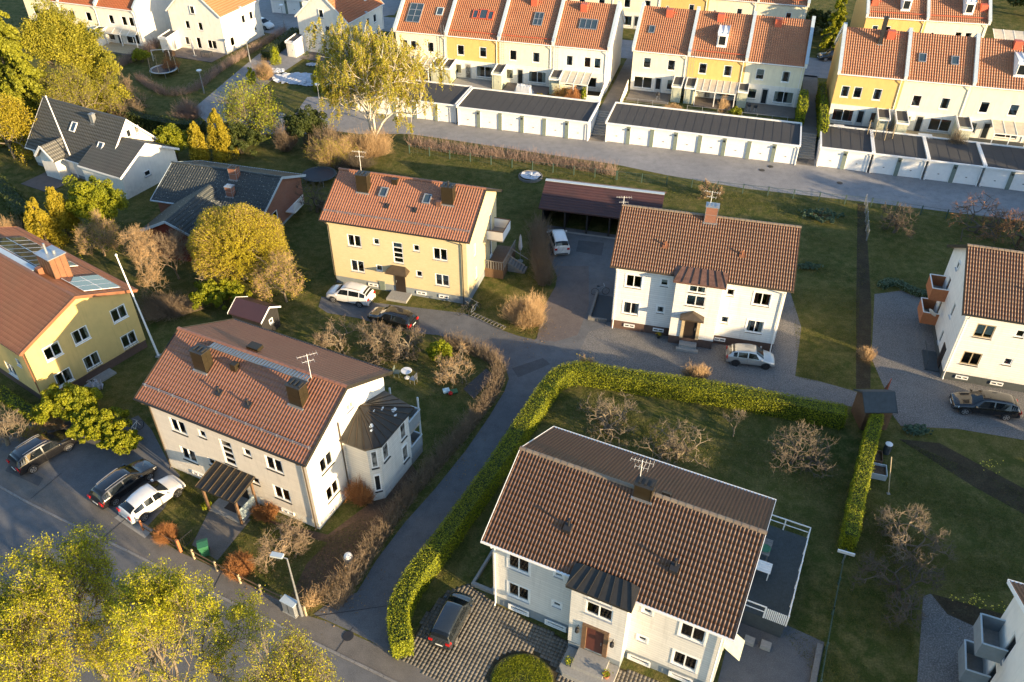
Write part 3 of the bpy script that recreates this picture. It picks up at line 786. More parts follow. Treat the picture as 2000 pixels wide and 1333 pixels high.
# paved forecourt of the front house: pavers one by one, each with open joints
fore_px = [(775,1282),(815,1235),(850,1240),(870,1160),(905,1150),(930,1160),(968,1178),(1020,1195),(1120,1245),(1215,1300),(1330,1340),(1330,1420),(860,1420)]
fore = [(p[0],p[1]) for p in G((785,1288),(832,1200),(870,1158),(915,1140),(968,1180),(1115,1255),(1210,1305),(1340,1350),(1360,1450),(1100,1450),(900,1400),(860,1337))]
slab('forecourt', [fore], 0.006, M['soil'])
island_c = g(1020,1330); 
fo = bpy.data.objects.new('paving', None); COL.objects.link(fo); fo['kind'] = 'structure'
items = []; yw = -0.42
for i in range(-110, 110):
    for j in range(-110, 110):
        u, v = i*.224, j*.224; x = 0+math.cos(yw)*u-math.sin(yw)*v; y = 26+math.sin(yw)*u+math.cos(yw)*v
        if not pip((x,y), fore): continue
        if ((x-island_c.x)/1.75)**2+((y-island_c.y)/1.6)**2 < 1.25: continue
        items.append((x, y, .006+rng.uniform(0,.0015), yw+rng.uniform(-.03,.03), rng.uniform(.95,1.03), rng.uniform(.95,1.03)))
lay('paver', fo, items, lambda: MB().box(-.104,-.104,-.03,.104,.104,.010), M['paver'])
# drainage stones of the parking court edge

# repaired patches and seams in the asphalt
for k, P in enumerate((((20,905),(85,935),(75,950),(10,920)),((820,1085),(850,1050),(862,1060),(832,1098)),((905,760),(950,720),(965,735),(925,780)),((1000,720),(1060,700),(1075,712),(1012,738)),((390,1165),(440,1185),(428,1200),(378,1180)),((1500,300),(1580,312),(1575,322),(1495,310)),((1130,470),(1180,475),(1175,500),(1125,492)))):
    slab('asphalt_patch', [[(p[0],p[1]) for p in G(*P)]], .0205, M['asphaltdark'])
for a, b in (((60,975),(120,925)),((200,1052),(262,1000)),((412,1160),(436,1112)),((655,1275),(690,1225)),((610,1205),(770,1182))):
    A_, B_ = g(*a), g(*b); d = (B_-A_).normalized(); n = Vector((-d.y,d.x,0))*.022; slab('asphalt_seam', [[(p.x,p.y) for p in (A_-n,B_-n,B_+n,A_+n)]], .0212, M['blacktrim'])
# fallen leaves and litter under the fruit trees and hedges
r_ = np.random.default_rng(55)
C_ = []
for px_, nn, sp in (((1185,850),260,1.6),((1320,900),260,1.6),((1545,910),260,1.7),((1755,1075),300,1.8),((700,700),300,2.2),((790,705),260,1.6),((885,750),200,1.2),((560,1090),240,1.4),((660,1150),300,1.0),((860,900),300,1.6),((1030,650),200,1.4)):
    q = g(*px_); c = r_.normal(size=(nn,3))*[sp,sp,0]+[q.x,q.y,.03]; C_.append(c)
LITTER = np.concatenate(C_)
# ---------------------------------------------------------------- the houses
def stdwins(big='1.3', extra=(), st=None, dark=None):
    pass
BW, BH, SW, SH = 1.3, 1.2, .6, .65
def wl(side, lst, **kw): return [(side, u, z, w, h, kw) for (u, z, w, h) in lst]
def w2(side, lst, **kw): return [(side, u, z, BW, BH, dict(n=2, **kw)) for (u, z) in lst]
def ws(side, lst, **kw): return [(side, u, z, SW, SH, kw) for (u, z) in lst]
def wb(side, lst, **kw): return [(side, u, z, 1.1, .34, dict(n=2, sill=None, **kw)) for (u, z) in lst]

# --- C: white two-storey house, lower left
wC = w2(FRONT, [(2.7,4.83),(2.8,2.24),(10.47,4.83),(10.53,2.19)], sill='darkmetal') + ws(FRONT, [(4.78,5.04),(4.86,2.5),(8.4,4.97),(8.47,2.43)], sill='darkmetal') \
   + [(FRONT, 6.65, 4.15, .95, 2.2, dict(style='grid', sill='darkmetal'))] + w2(RIGHT, [(2.2,4.62),(2.26,1.95)], sill='darkmetal') + ws(BACK, [(3,4.8),(6,4.8),(10,4.8)])
C = House('apartment_house', 'cream-white house with red-brown tiled roof, two dark chimneys and a polygonal side extension', 'house', -24.3, 39.54, -.448, 13.54, 9.44, 6.655, 9.016,
    'sidingC', 'tileC', 'whitewall', .8, 'darkmetal', wins=wC, wave=.22, amp=.05, gable='sidingF', pieces=300)
C.chimney(3.45, 2.75, .95, .75, 1.5); C.chimney(11.0, 2.75, .95, .75, 1.5, n=2)
C.vent(5.64, 3.4, .42, .42, .5, 'chimney'); C.pipe(5.55, 1.95, .45); C.pipe(7.93, 1.87, .45)
C.snowrail(.8)
b = MB(); zr = C.hr
for i in range(34): b.bar((3.3+i*.23, 4.1, C.rz(4.1)+.33), (3.3+i*.23, 4.62, C.rz(4.1)+.33), .16, .02)
b.bar((3.1,4.08,C.rz(4.1)+.30),(11.1,4.08,C.rz(4.1)+.30),.04,.05); b.bar((3.1,4.64,C.rz(4.1)+.30),(11.1,4.64,C.rz(4.1)+.30),.04,.05)
for i in range(8): b.bar((3.5+i*1.05,4.3,C.rz(4.3)-.05),(3.5+i*1.05,4.3,C.rz(4.1)+.3),.05,.05)
b.build('roof_walkway', M['galvdark'], C.root)
b = MB().box(5.2,5.3,C.rz(5.3)-.1,6.1,5.9,C.rz(5.3)+.16); b.build('roof_hatch', M['chimney'], C.root)
antenna(C.root, (11.2,4.3,C.rz(4.0)+.5), 1.9, .9, 'white')
C.downpipe(.62, 'brownmetal'); C.downpipe(12.9, 'brownmetal'); 
for u,z in ((3.08,.62),(10.65,.6)): window(C.root, FRONT, (u, C.Y0-.07, .5), 1.0, .3, 2, sill=None)
for u in (1.75,3.1): window(C.root, RIGHT, (C.X1+.07, u, .45), .7, .28, 1, sill=None)
window(C.root, RIGHT, (C.X1+.12, 5.06, 7.0), .7, .55, 2, sill='galv', name='attic_window')
# polygonal extension on the right gable
ax = [(C.X1-.05,4.0),(14.9,4.0),(15.45,4.55),(15.45,8.0),(C.X1-.05,8.0)]
MB().prism(ax, .7, 5.15).build('extension_wall', M['sidingF'], C.root)
MB().prism([(C.X1-.05,4.03),(14.88,4.03),(15.42,4.57),(15.42,7.97),(C.X1-.05,7.97)], -.2, .7).build('extension_plinth', M['whitewall'], C.root)
rp = [(C.X1-.03,3.65),(15.05,3.65),(15.8,4.4),(15.8,8.35),(C.X1-.03,8.95)]; zt = 5.2; pk = (C.X1-.03,6.1,6.15)
b = MB()
for i in range(4): b.poly([(rp[i][0],rp[i][1],zt),(rp[i+1][0],rp[i+1][1],zt),pk])
for i in range(4): b.poly([(rp[i][0],rp[i][1],zt-.12),(rp[i+1][0],rp[i+1][1],zt-.12),(rp[i+1][0],rp[i+1][1],zt),(rp[i][0],rp[i][1],zt)])
b.poly([(p[0],p[1],zt-.12) for p in rp[::-1]])
er = b.build('extension_roof', M['darkmetal'], C.root)
s_ = MB()
for a_, b_ in ((rp[0],rp[1]),(rp[1],rp[2]),(rp[2],rp[3]),(rp[3],rp[4])):
    n = max(2, int(math.hypot(b_[0]-a_[0], b_[1]-a_[1])/.6))
    for i in range(n+1):
        q = (a_[0]+(b_[0]-a_[0])*i/n, a_[1]+(b_[1]-a_[1])*i/n); e = (q[0]+(pk[0]-q[0])*(.97 if i in (0,n) else .75), q[1]+(pk[1]-q[1])*(.97 if i in (0,n) else .75), zt+(pk[2]-zt)*(.97 if i in (0,n) else .75))
        s_.bar((q[0],q[1],zt+.02), (e[0],e[1],e[2]+.02), .025, .05)
s_.build('standing_seam', M['brownmetal'], er)
b = MB(); 
for (x_, y_, r_) in ((14.5,5.3,.22),(14.7,5.0,.16),(14.3,6.9,.2),(14.9,7.3,.25),(15.2,7.0,.15),(14.0,6.4,.12)):
    P = []
    for k in range(9):
        t = 2*math.pi*k/9; rr = r_*rng.uniform(.5,1.3); X_, Y_ = x_+rr*math.cos(t)*.5, y_+rr*math.sin(t)
        P.append((X_, Y_, 0))
    def zpk(X_, Y_):
        return zt+(15.8-X_)/(15.8-pk[0])*(pk[2]-zt)+.012
    b.poly([(p[0],p[1],zpk(p[0],p[1])) for p in P])
b.build('paint_patch', M['bluemetal'], er)
window(C.root, FRONT, (15.18+.06,4.27-.06,3.9), .45, 1.5, 1, sill='darkmetal').rotation_euler = (0,0,math.radians(45))
window(C.root, FRONT, (15.18+.06,4.27-.06,1.7), .45, 1.5, 1, sill='darkmetal').rotation_euler = (0,0,math.radians(45))
for yy, zz, ww in ((5.1,3.95,.7),(7.2,3.95,.7),(7.2,1.9,.7)): window(C.root, RIGHT, (15.47, yy, zz), ww, 1.4, 1, sill='darkmetal').location.x = 15.45+.09
C.downpipe(3.75, 'brownmetal', RIGHT)
bal = MB().box(C.X1,8.0,-.1,15.45,9.4,.6).box(C.X1,8.0,2.75,15.45,9.4,2.95)
bo = bal.build('balcony', M['concrete'], C.root)
for z_ in (.6, 2.95):
    b = MB().box(15.42,8.02,z_+.05,15.46,9.42,z_+.98).box(C.X1,9.42,z_+.05,15.46,9.46,z_+.98); b.build('balcony_panel', M['plinth'], bo)
    b = MB().bar((15.46,8.0,z_+1.05),(15.46,9.46,z_+1.05),.09,.06).bar((C.X1,9.46,z_+1.05),(15.46,9.46,z_+1.05),.09,.06); b.build('handrail', M['bluemetal'], bo)
b = MB()
for p in ((15.4,8.05),(15.4,9.4),(C.X1+.1,9.4)): b.box(p[0]-.05,p[1]-.05,.6,p[0]+.05,p[1]+.05,5.1)
b.build('post', M['bluemetal'], bo)
# entrance canopy
cr = MB(); zA, zB = 2.85, 2.45
cr.xprism([(.43,zA),(-1.65,zB),(-1.65,zB-.12),(.43,zA-.12)], 5.3, 8.55)
can = cr.build('entrance_canopy', M['darkmetal'], C.root)
for i in range(7):
    x_ = 5.34+i*(3.17/6); MB().bar((x_,.4,zA+.03),(x_,-1.65,zB+.03),.035,.06).build('standing_seam', M['brownmetal'], can)
for p in ((5.55,-1.35),(8.25,-1.35),(5.55,.2),(8.25,.2)): MB().box(p[0]-.07,p[1]-.07,0,p[0]+.07,p[1]+.07,zB-.05+(.3 if p[1] > 0 else 0)).build('post', M['brownwood'], can)
MB().box(8.23,-1.25,.25,8.27,.3,1.25).build('side_panel', M['blind'], can)
MB().box(5.5,-1.4,0,8.3,.44,.12).build('landing', M['concrete'], C.root)
MB().box(6.4,-.9,.12,7.4,-.3,.14).build('doormat', M['blacktrim'], C.root)
d_ = MB().box(6.3,.40,.15,7.4,.44,2.2).build('door', M['doordark'], C.root); MB().tube((6.42,.38,1.1),(6.42,.38,1.35),.02).build('handle', M['galv'], d_)

# --- D: white house, centre right
def bay_house(H_, wall, u0, u1, dep, ztop, m_roof, door_u, door_m, frame_m, fm, sill, hood):
    """projecting stair bay with a small sheet-metal roof, windows, door"""
    y1 = H_.Y0; y0 = y1-dep
    wall_m = MB(); hs = [(door_u-.7,door_u+.8,4.0,5.05),(door_u-.62,door_u+.7,5.3,5.95)]
    wall_panel(wall_m, lambda u,d,z: (u,y0+d,z), u0, u1, .8, ztop, hs)
    wall_m.poly([(u0,y0,.8),(u0,y1,.8),(u0,y1,ztop),(u0,y0,ztop)]); wall_m.poly([(u1,y0,.8),(u1,y1,.8),(u1,y1,ztop),(u1,y0,ztop)])
    wall_m.build('bay_wall', M[wall], H_.root)
    MB().box(u0+.03,y0+.03,-.2,u1-.03,y1,.8).build('bay_plinth', M['plinth' if H_ is F else 'plinthbrown'], H_.root)
    window(H_.root, FRONT, ((2*door_u+.1)/2,y0,4.525), 1.5, 1.05, 2, fm=fm, sill=sill, gl='glassclear'); window(H_.root, FRONT, ((2*door_u+.08)/2,y0,5.625), 1.32, .65, 2, fm=fm, sill=sill, gl='glassclear')
    rb = MB(); a_, b_ = u0-.25, u1+.25; yb = .62; zt_ = H_.rz(yb)+.10; ya = y0-.3
    rb.poly([(a_,ya,ztop+.02),(b_,ya,ztop+.02),(b_-.5,yb,zt_),(a_+.5,yb,zt_)])
    rb.poly([(a_,ya,ztop+.02),(a_+.5,yb,zt_),(a_,.6,H_.rz(.6)+.0),(a_,0,ztop+.02)]); rb.poly([(b_,ya,ztop+.02),(b_,0,ztop+.02),(b_,.6,H_.rz(.6)),(b_-.5,yb,zt_)])
    rb.box(a_,ya,ztop-.12,b_,y1,ztop+.015)
    r_ = rb.build('bay_roof', M[m_roof], H_.root)
    n = 6
    for i in range(n+1):
        f = i/n; MB().bar((a_+(b_-a_)*f,ya,ztop+.05),(a_+.5+(b_-a_-1)*f,yb,zt_+.03),.03,.06).build('standing_seam', M['darkmetal'], r_)
    dr = MB().box(door_u-.5,y0-.02,.8,door_u+.5,y0+.03,2.95).build('door', M[door_m], H_.root)
    MB().tube((door_u+.38,y0-.07,1.7),(door_u+.38,y0-.07,1.95),.02).build('handle', M['galv'], dr)
    fr = MB().box(door_u-.75,y0-.12,.8,door_u-.5,y0+.02,3.05).box(door_u+.5,y0-.12,.8,door_u+.75,y0+.02,3.05).box(door_u-.5,y0-.12,2.95,door_u+.5,y0+.02,3.05)
    fr.build('door_frame', M[frame_m], H_.root)
    if hood:
        h_ = MB(); z_ = 3.1; A_ = [(door_u-.95,y0-.75,z_),(door_u+.95,y0-.75,z_),(door_u+.95,y0,z_),(door_u-.95,y0,z_)]; t_ = (door_u,y0,z_+.45); t2 = (door_u,y0-.3,z_+.42)
        h_.poly([A_[0],A_[1],t2]); h_.poly([A_[1],A_[2],t_,t2]); h_.poly([A_[0],t2,t_,A_[3]]); h_.poly(A_[::-1]); h_.box(door_u-.95,y0-.75,z_-.12,door_u+.95,y0,z_-.01)
        h_.build('door_hood', M['brownmetal'], H_.root)
wD = w2(FRONT, [(1.98,4.97),(1.98,2.3),(12.06,5.0),(12.0,2.3)], style='casing', sill='brownmetal') + ws(FRONT, [(4.41,5.28),(4.39,2.6),(9.6,5.24),(9.57,2.55)], style='casing', sill='brownmetal') + ws(RIGHT, [(3,4.8),(6,4.8)])
D = House('apartment_house', 'white house with brown ribbed tile roof and one brick chimney, silver hatchback parked in front', 'house', 7.825, 55.66, -.252, 14.21, 9.66, 6.454, 9.32,
    'sidingD', 'tileD', 'plinthbrown', .85, 'brownmetal', wins=wD, wave=.2, row=.36)
ch = D.chimney(7.2, 4.3, .95, .75, 1.35, 'brickA', 'galv', True, cowl=False); antenna(D.root, (7.0,4.9,D.hr+.2), 2.0, -.1, 'white'); antenna(D.root, (.1,4.9,D.hr), .8, .2, 'white')
D.pipe(10.0,2.12,.4,'rust'); D.pipe(4.01,2.05,.4,'rust')
D.downpipe(.62,'white'); D.downpipe(13.6,'white')
for u in (2.0,4.44,9.5): window(D.root, FRONT, (u, D.Y0-.07, .5), .9, .3, 2, sill=None)
F = None
bay_house(D, 'sidingD', 5.35, 8.95, .85, 6.25, 'copper', 7.0, 'doordark', 'palewood', 'white', 'brownmetal', True)
MB().box(6.3,-1.0,0,7.7,-.4,.45).box(6.1,-1.3,0,7.9,-1.0,.2).build('door_step', M['concrete'], D.root)
# sunken cellar stair beside the left gable
b = MB().box(-1.6,1.0,0,-1.4,5.2,.35).box(-1.4,1.0,0,-.0,1.2,.3); b.build('area_wall', M['greywood'], D.root)
MB().box(-1.4,1.2,.01,.44,5.0,.03).build('area_floor', M['blacktrim'], D.root)

# --- F: front house
wF = w2(FRONT, [(2.05,4.58),(2.06,2.02),(11.85,4.6),(11.8,1.95)], style='casing') + wl(FRONT, [(4.43,5.04,.5,.4),(4.42,2.33,.5,.4),(9.42,4.94,.5,.4),(9.4,2.39,.5,.4)], style='casing')
F = House('apartment_house', 'large near white house with dark brown ribbed roof, red door and paved forecourt', 'house', -1.637, 28.71, -.446, 13.9, 9.79, 6.066, 8.646,
    'sidingF', 'tileF', 'plinth', .8, 'white', wins=wF, wave=.2, row=.36, pieces=300)
F.chimney(7.4, 4.45, .95, .7, .95, 'chimney', 'darkmetal'); antenna(F.root, (7.0,5.1,F.hr+.1), 1.9, .1, 'white')
F.vent(4.24,1.7,.45,.45,.25,pipe=.75); F.vent(10.13,1.68,.45,.45,.25,pipe=.75); F.vent(8.5,5.2,.45,.45,.2)
bay_house(F, 'sidingF', 5.5, 8.6, .85, 6.0, 'darkmetal', 7.05, 'door', 'brownwood', 'white', 'galv', False)
for u in (2.11,4.43,9.43,11.79): window(F.root, FRONT, (u, F.Y0-.07, .4), 1.15, .32, 1, style='casing', sill=None)
F.downpipe(.62,'white'); F.downpipe(13.3,'white')
for u in (6.05,8.05):
    MB().lathe([(.04,.2),(.12,.15),(.13,-.1),(.05,-.22),(.02,-.25)], (u, -.58, 2.35), 8).bar((u,-.58,2.6),(u,-.4,2.6),.04,.04).build('wall_lantern', M['blacktrim'], F.root)
MB().prism([(5.9,-2.1),(8.3,-2.1),(8.6,-1.8),(8.6,-.42),(5.6,-.42),(5.6,-1.8)], 0, .35).prism([(6.2,-1.6),(8.0,-1.6),(8.0,-.42),(6.2,-.42)], .35, .62).build('door_step', M['concrete'], F.root)
b = MB().box(.0,.9,0,.25,4.4,.3).box(-1.3,.9,0,.0,1.1,.25).box(-1.3,1.1,0,-1.15,4.4,.25); b.build('area_wall', M['concrete'], F.root)
aw = MB(); aw.xprism([(1.5,2.9),(2.5,2.9),(2.5,2.2),(1.5,2.2)], F.X1, F.X1+.02); aw.poly([(F.X1,1.3,3.2),(F.X1,2.6,3.2),(F.X1+.95,2.6,2.55),(F.X1+.95,1.3,2.55)]).box(F.X1,1.3,2.9,F.X1+.05,2.6,3.1); aw.build('awning', M['shedgreen'], F.root)

# --- B: yellow brick house
wB = w2(FRONT, [(2.9,4.83),(2.9,2.22),(10.85,4.83),(10.9,2.2)]) + ws(FRONT, [(5.0,5.11),(5.0,2.4),(8.7,5.09),(8.78,2.47)]) + [(FRONT,6.95,4.3,.95,2.1,dict(style='grid'))] \
   + wl(RIGHT, [(2.6,4.4,.5,1.2),(2.8,1.9,.5,1.2),(7.2,4.5,.7,1.9),(7.2,2.0,.7,1.9)])
B = House('apartment_house', 'pale yellow brick house with orange-red tiled roof and a white balcony on its right gable', 'house', -16.695, 62.4, -.277, 13.69, 9.53, 6.76, 9.245,
    'brickB', 'tileB', 'plinth', .8, 'darkmetal', wins=wB, wave=.23, amp=.06)
B.chimney(3.0, 2.9, 1.0, .8, 1.6); B.chimney(10.8, 2.9, 1.0, .8, 1.6, cap='darkmetal', cowl=True, n=1)
antenna(B.root, (2.6,3.9,9.6), 2.1, .1, 'white')
B.skylight(4.88,2.75,.7,.95,'galv'); B.skylight(8.9,2.7,.7,.95,'galv'); B.vent(5.57,4.0,.5,.4,.5,'chimney'); B.vent(10.08,2.6,.4,.35,.45,'copper'); B.pipe(5.61,2.0,.25); B.pipe(8.16,2.0,.25)
B.snowrail(.75)
B.downpipe(.6,'darkmetal'); B.downpipe(12.85,'darkmetal')
for u in (4.2,8.84,10.95): window(B.root, FRONT, (u, B.Y0-.07, .45), .9, .3, 2, sill=None)
d_ = MB().box(6.45,.38,.25,7.4,.44,2.4).build('door', M['doordark'], B.root); MB().tube((6.55,.35,1.2),(6.55,.35,1.45),.02).build('handle', M['galv'], d_)
h_ = MB(); h_.poly([(5.9,-.45,2.6),(7.9,-.45,2.6),(7.5,.44,2.95),(6.3,.44,2.95)]); h_.poly([(5.9,-.45,2.6),(6.3,.44,2.95),(5.9,.44,2.6)]); h_.poly([(7.9,-.45,2.6),(7.9,.44,2.6),(7.5,.44,2.95)]); h_.box(5.9,-.45,2.5,7.9,.44,2.59); h_.build('door_hood', M['brownmetal'], B.root)
MB().box(6.0,-.9,0,7.9,.44,.22).build('door_step', M['concrete'], B.root)
bo = MB().box(B.X1,6.1,3.35,14.75,8.4,3.5).build('balcony', M['concrete'], B.root)
MB().box(14.72,6.08,3.5,14.77,8.42,4.35).box(B.X1,6.05,3.5,14.77,6.1,4.35).box(B.X1,8.4,3.5,14.77,8.45,4.35).build('balcony_panel', M['white'], bo)
MB().bar((14.75,6.05,4.42),(14.75,8.45,4.42),.07,.06).bar((B.X1,6.07,4.42),(14.75,6.07,4.42),.07,.06).bar((B.X1,8.43,4.42),(14.75,8.43,4.42),.07,.06).build('handrail', M['brownwood'], bo)
po = MB().box(B.X1,5.2,.0,15.0,9.4,.95).build('porch', M['brownwood'], B.root)
b = MB()
for i in range(16): b.box(15.0,5.25+i*.26,.95,15.03,5.36+i*.26,1.75)
for i in range(7): b.box(B.X1+.05+i*.25,5.2,.95,B.X1+.16+i*.25,5.23,1.75)
b.bar((15.0,5.2,1.78),(15.0,9.4,1.78),.08,.05).bar((B.X1,5.2,1.78),(15.0,5.2,1.78),.08,.05); b.build('railing', M['greywood'], po)
for i in range(6): MB().box(15.0+.04+i*.27,6.6,0,15.0+.31+i*.27,7.7,.95-.155*(i+0.2)).build('step', M['greywood'], po)
MB().bar((15.05,6.6,1.85),(16.7,6.6,.95),.06,.08).bar((15.05,7.7,1.85),(16.7,7.7,.95),.06,.08).build('handrail', M['greywood'], po)

# --- E: yellow rendered house with solar panels, left edge
wE = w2(RIGHT, [(2.2,4.1),(4.5,4.13),(7.8,4.2),(7.86,1.6),(4.57,1.6),(2.2,1.57)], sill='white') + ws(FRONT, [(14.6,3.3),(11,3.3),(8,3.3)]) + w2(FRONT,[(5,3.8),(12.5,1.6)])
E_ = House('apartment_house', 'yellow rendered house with solar panels on the far roof slope', 'house', -48.82, 55.09, -.605, 17.0, 9.55, 5.455, 7.56, 'ywall2', 'tileE', 'plinthbrown', .75, 'rust', wins=wE, rf=.521, heb=5.6, wave=.23, row=.36, ov=.4)
ch = MB().box(11.5,5.7,6.4,13.2,7.0,8.9).build('chimney', M['rust'], E_.root)
b = MB()
for i in range(5): b.box(11.5+i*.42-.015,5.68,6.4,11.5+i*.42+.015,5.7,8.88)
for i in range(4): b.box(13.2,5.7+i*.43-.01,6.4,13.23,5.7+i*.43+.02,8.88)
b.build('seam', M['brownmetal'], ch)
MB().box(11.4,5.6,8.9,13.3,7.1,8.97).tube((12.2,6.2,8.95),(12.2,6.2,9.8),.09).tube((12.7,6.5,8.95),(12.7,6.5,9.25),.12).build('chimney_cap', M['galv'], ch)
a2 = math.atan2(7.56-5.6, 9.55-E_.yr)
def solar(x0, nx, y0, ny, w=.98, h=1.62):
    """nx panels along the ridge, ny down the far slope"""
    for i in range(nx):
        for j in range(ny):
            X_ = x0+i*w; Yc = y0+j*h*math.cos(a2); Z_ = E_.rz(Yc)+.12
            f = MB(); f.box(0,0,-.02,w-.03,h-.03,.02)
            o = f.build('solar_panel', M['white'], E_.root, (X_, Yc, Z_)); o.rotation_euler = (-a2, 0, 0)
            q = MB(); 
            for k in range(1): q.box(.035,.035,.0,w-.065,h-.065,.028)
            q.build('solar_cell', M['solar'], o)
solar(3.2, 8, 5.85, 1, .98, 1.5); solar(3.2, 8, 5.85+1.5*math.cos(a2), 1, .98, 1.5)
solar(13.4, 3, 6.0, 2, 1.0, 1.5); solar(14.4,2,5.5-.0,0)
b = MB(); b.bar((2,5.35,E_.rz(5.35)+.15),(11.2,5.35,E_.rz(5.35)+.15),.45,.06); b.build('roof_walkway', M['bluemetal'], E_.root)
MB().box(11.5,5.2,7.2,11.95,5.6,7.9).build('roof_vent', M['rust'], E_.root)
E_.downpipe(16.35,'rust')
for y_ in (4.6,7.9):
    t = MB()
    for i in range(4): t.bar((E_.X1+.06,y_-.6+i*.35,.75),(E_.X1+.06,y_-.6+i*.35,1.1+.25*i),.02,.02)
    for i in range(2): t.bar((E_.X1+.06,y_-.7,.8+i*.2),(E_.X1+.06,y_+.6,.8+i*.2),.02,.02)
    t.build('trellis', M['brownwood'], E_.root)
MB().box(E_.X1,4.0,0,E_.X1+.9,5.6,.15).bar((E_.X1+.9,3.2,.8),(E_.X1+.9,4.9,.8),.05,.05).build('cellar_stair', M['concrete'], E_.root)

# --- G and H: cream house with orange balconies on the right edge, white house in the lower right corner
wG = w2(FRONT, [(2.06,5.0),(1.97,2.35),(9,5.0),(11,5.0)], fm='palewood', sill='darkmetal') + ws(FRONT, [(4.39,5.3),(4.45,2.65)], sill='darkmetal') + wl(LEFT, [(3.86,4.27,.6,1.3),(4.08,1.5,.6,1.3),(7.5,4.1,.8,1.9),(7.5,1.9,.8,1.7)])
Gh = House('apartment_house', 'cream house at the right edge with two orange-brown balconies on its left gable', 'house', 33.16, 49.16, -.29, 15.0, 9.97, 6.57, 9.48, 'sidingD', 'tileD', 'plinthdark', .75, 'darkmetal', wins=wG, wave=.2, row=.36, gable='sidingD')
for i_, s_ in enumerate(((6.5,6.8,.6,.7),)): window(Gh.root, LEFT, (Gh.X0-.12, s_[0], s_[1]), s_[2], s_[3], 1, name='attic_window')
Gh.downpipe(.6,'white'); Gh.pipe(4.5,2.1,.4,'rust')
for u in (1.9,4.4): window(Gh.root, FRONT, (u, Gh.Y0-.07, .45), .9, .3, 2, sill=None)
def balcony(H_, x0, x1, y0, y1, z0, m, hm):
    bo = MB().box(x0,y0,z0-.15,x1,y1,z0).build('balcony', M['concrete'], H_.root)
    o_ = MB().box(x0-.04,y0,z0-.15,x0,y1,z0+.95).box(x0-.04,y0-.04,z0-.15,x1,y0,z0+.95).box(x0-.04,y1,z0-.15,x1,y1+.04,z0+.95).build('balcony_panel', M[m], bo)
    r_ = MB().bar((x0-.03,y0-.05,z0+1.0),(x0-.03,y1+.05,z0+1.0),.08,.05).bar((x0,y0-.03,z0+1.0),(x1,y0-.03,z0+1.0),.08,.05).bar((x0,y1+.03,z0+1.0),(x1,y1+.03,z0+1.0),.08,.05).build('handrail', M[hm], bo)
    return bo
balcony(Gh, -.75, Gh.X0, 6.6, 8.7, 3.35, 'orangewood', 'white'); balcony(Gh, -.75, Gh.X0, 6.6, 8.7, .95, 'orangewood', 'white')
MB().box(-.6,1.2,-.1,Gh.X0,3.8,.1).bar((-.6,1.2,1.0),(-.6,3.8,1.0),.05,.05).bar((-.6,1.2,1.0),(-.6,1.2,0),.05,.05).build('cellar_stair', M['plinthdark'], Gh.root)
d_ = MB().box(Gh.X0-.05,1.6,.1,Gh.X0,2.6,2.0).build('door', M['doordark'], Gh.root)
dish(Gh.root, (-.4,5.8,2.4), 2.2)
eb = g(1969,1134,6.07); yH = -.38
hx, hy = eb.x+math.sin(yH)*9.8, eb.y-math.cos(yH)*9.8
wH = wl(LEFT, [(7.0,4.3,.8,1.9),(7.0,1.7,.8,1.7),(3.2,4.4,1.2,1.2),(3.2,1.8,1.2,1.2)], sill='plinth') + w2(FRONT, [(2,4.8),(2,2.2),(12,4.8),(12,2.2)])
Hh = House('apartment_house', 'white house in the lower right corner with two grey balconies on its left gable', 'house', hx, hy, yH, 14.0, 9.8, 6.07, 8.65, 'whitewall', 'tileD', 'whitewall', .6, 'white', wins=wH, wave=.2, row=.36)
balcony(Hh, -.7, Hh.X0, 6.9, 8.7, 3.2, 'plinth', 'bluemetal'); balcony(Hh, -.7, Hh.X0, 6.9, 8.7, .75, 'plinth', 'bluemetal')

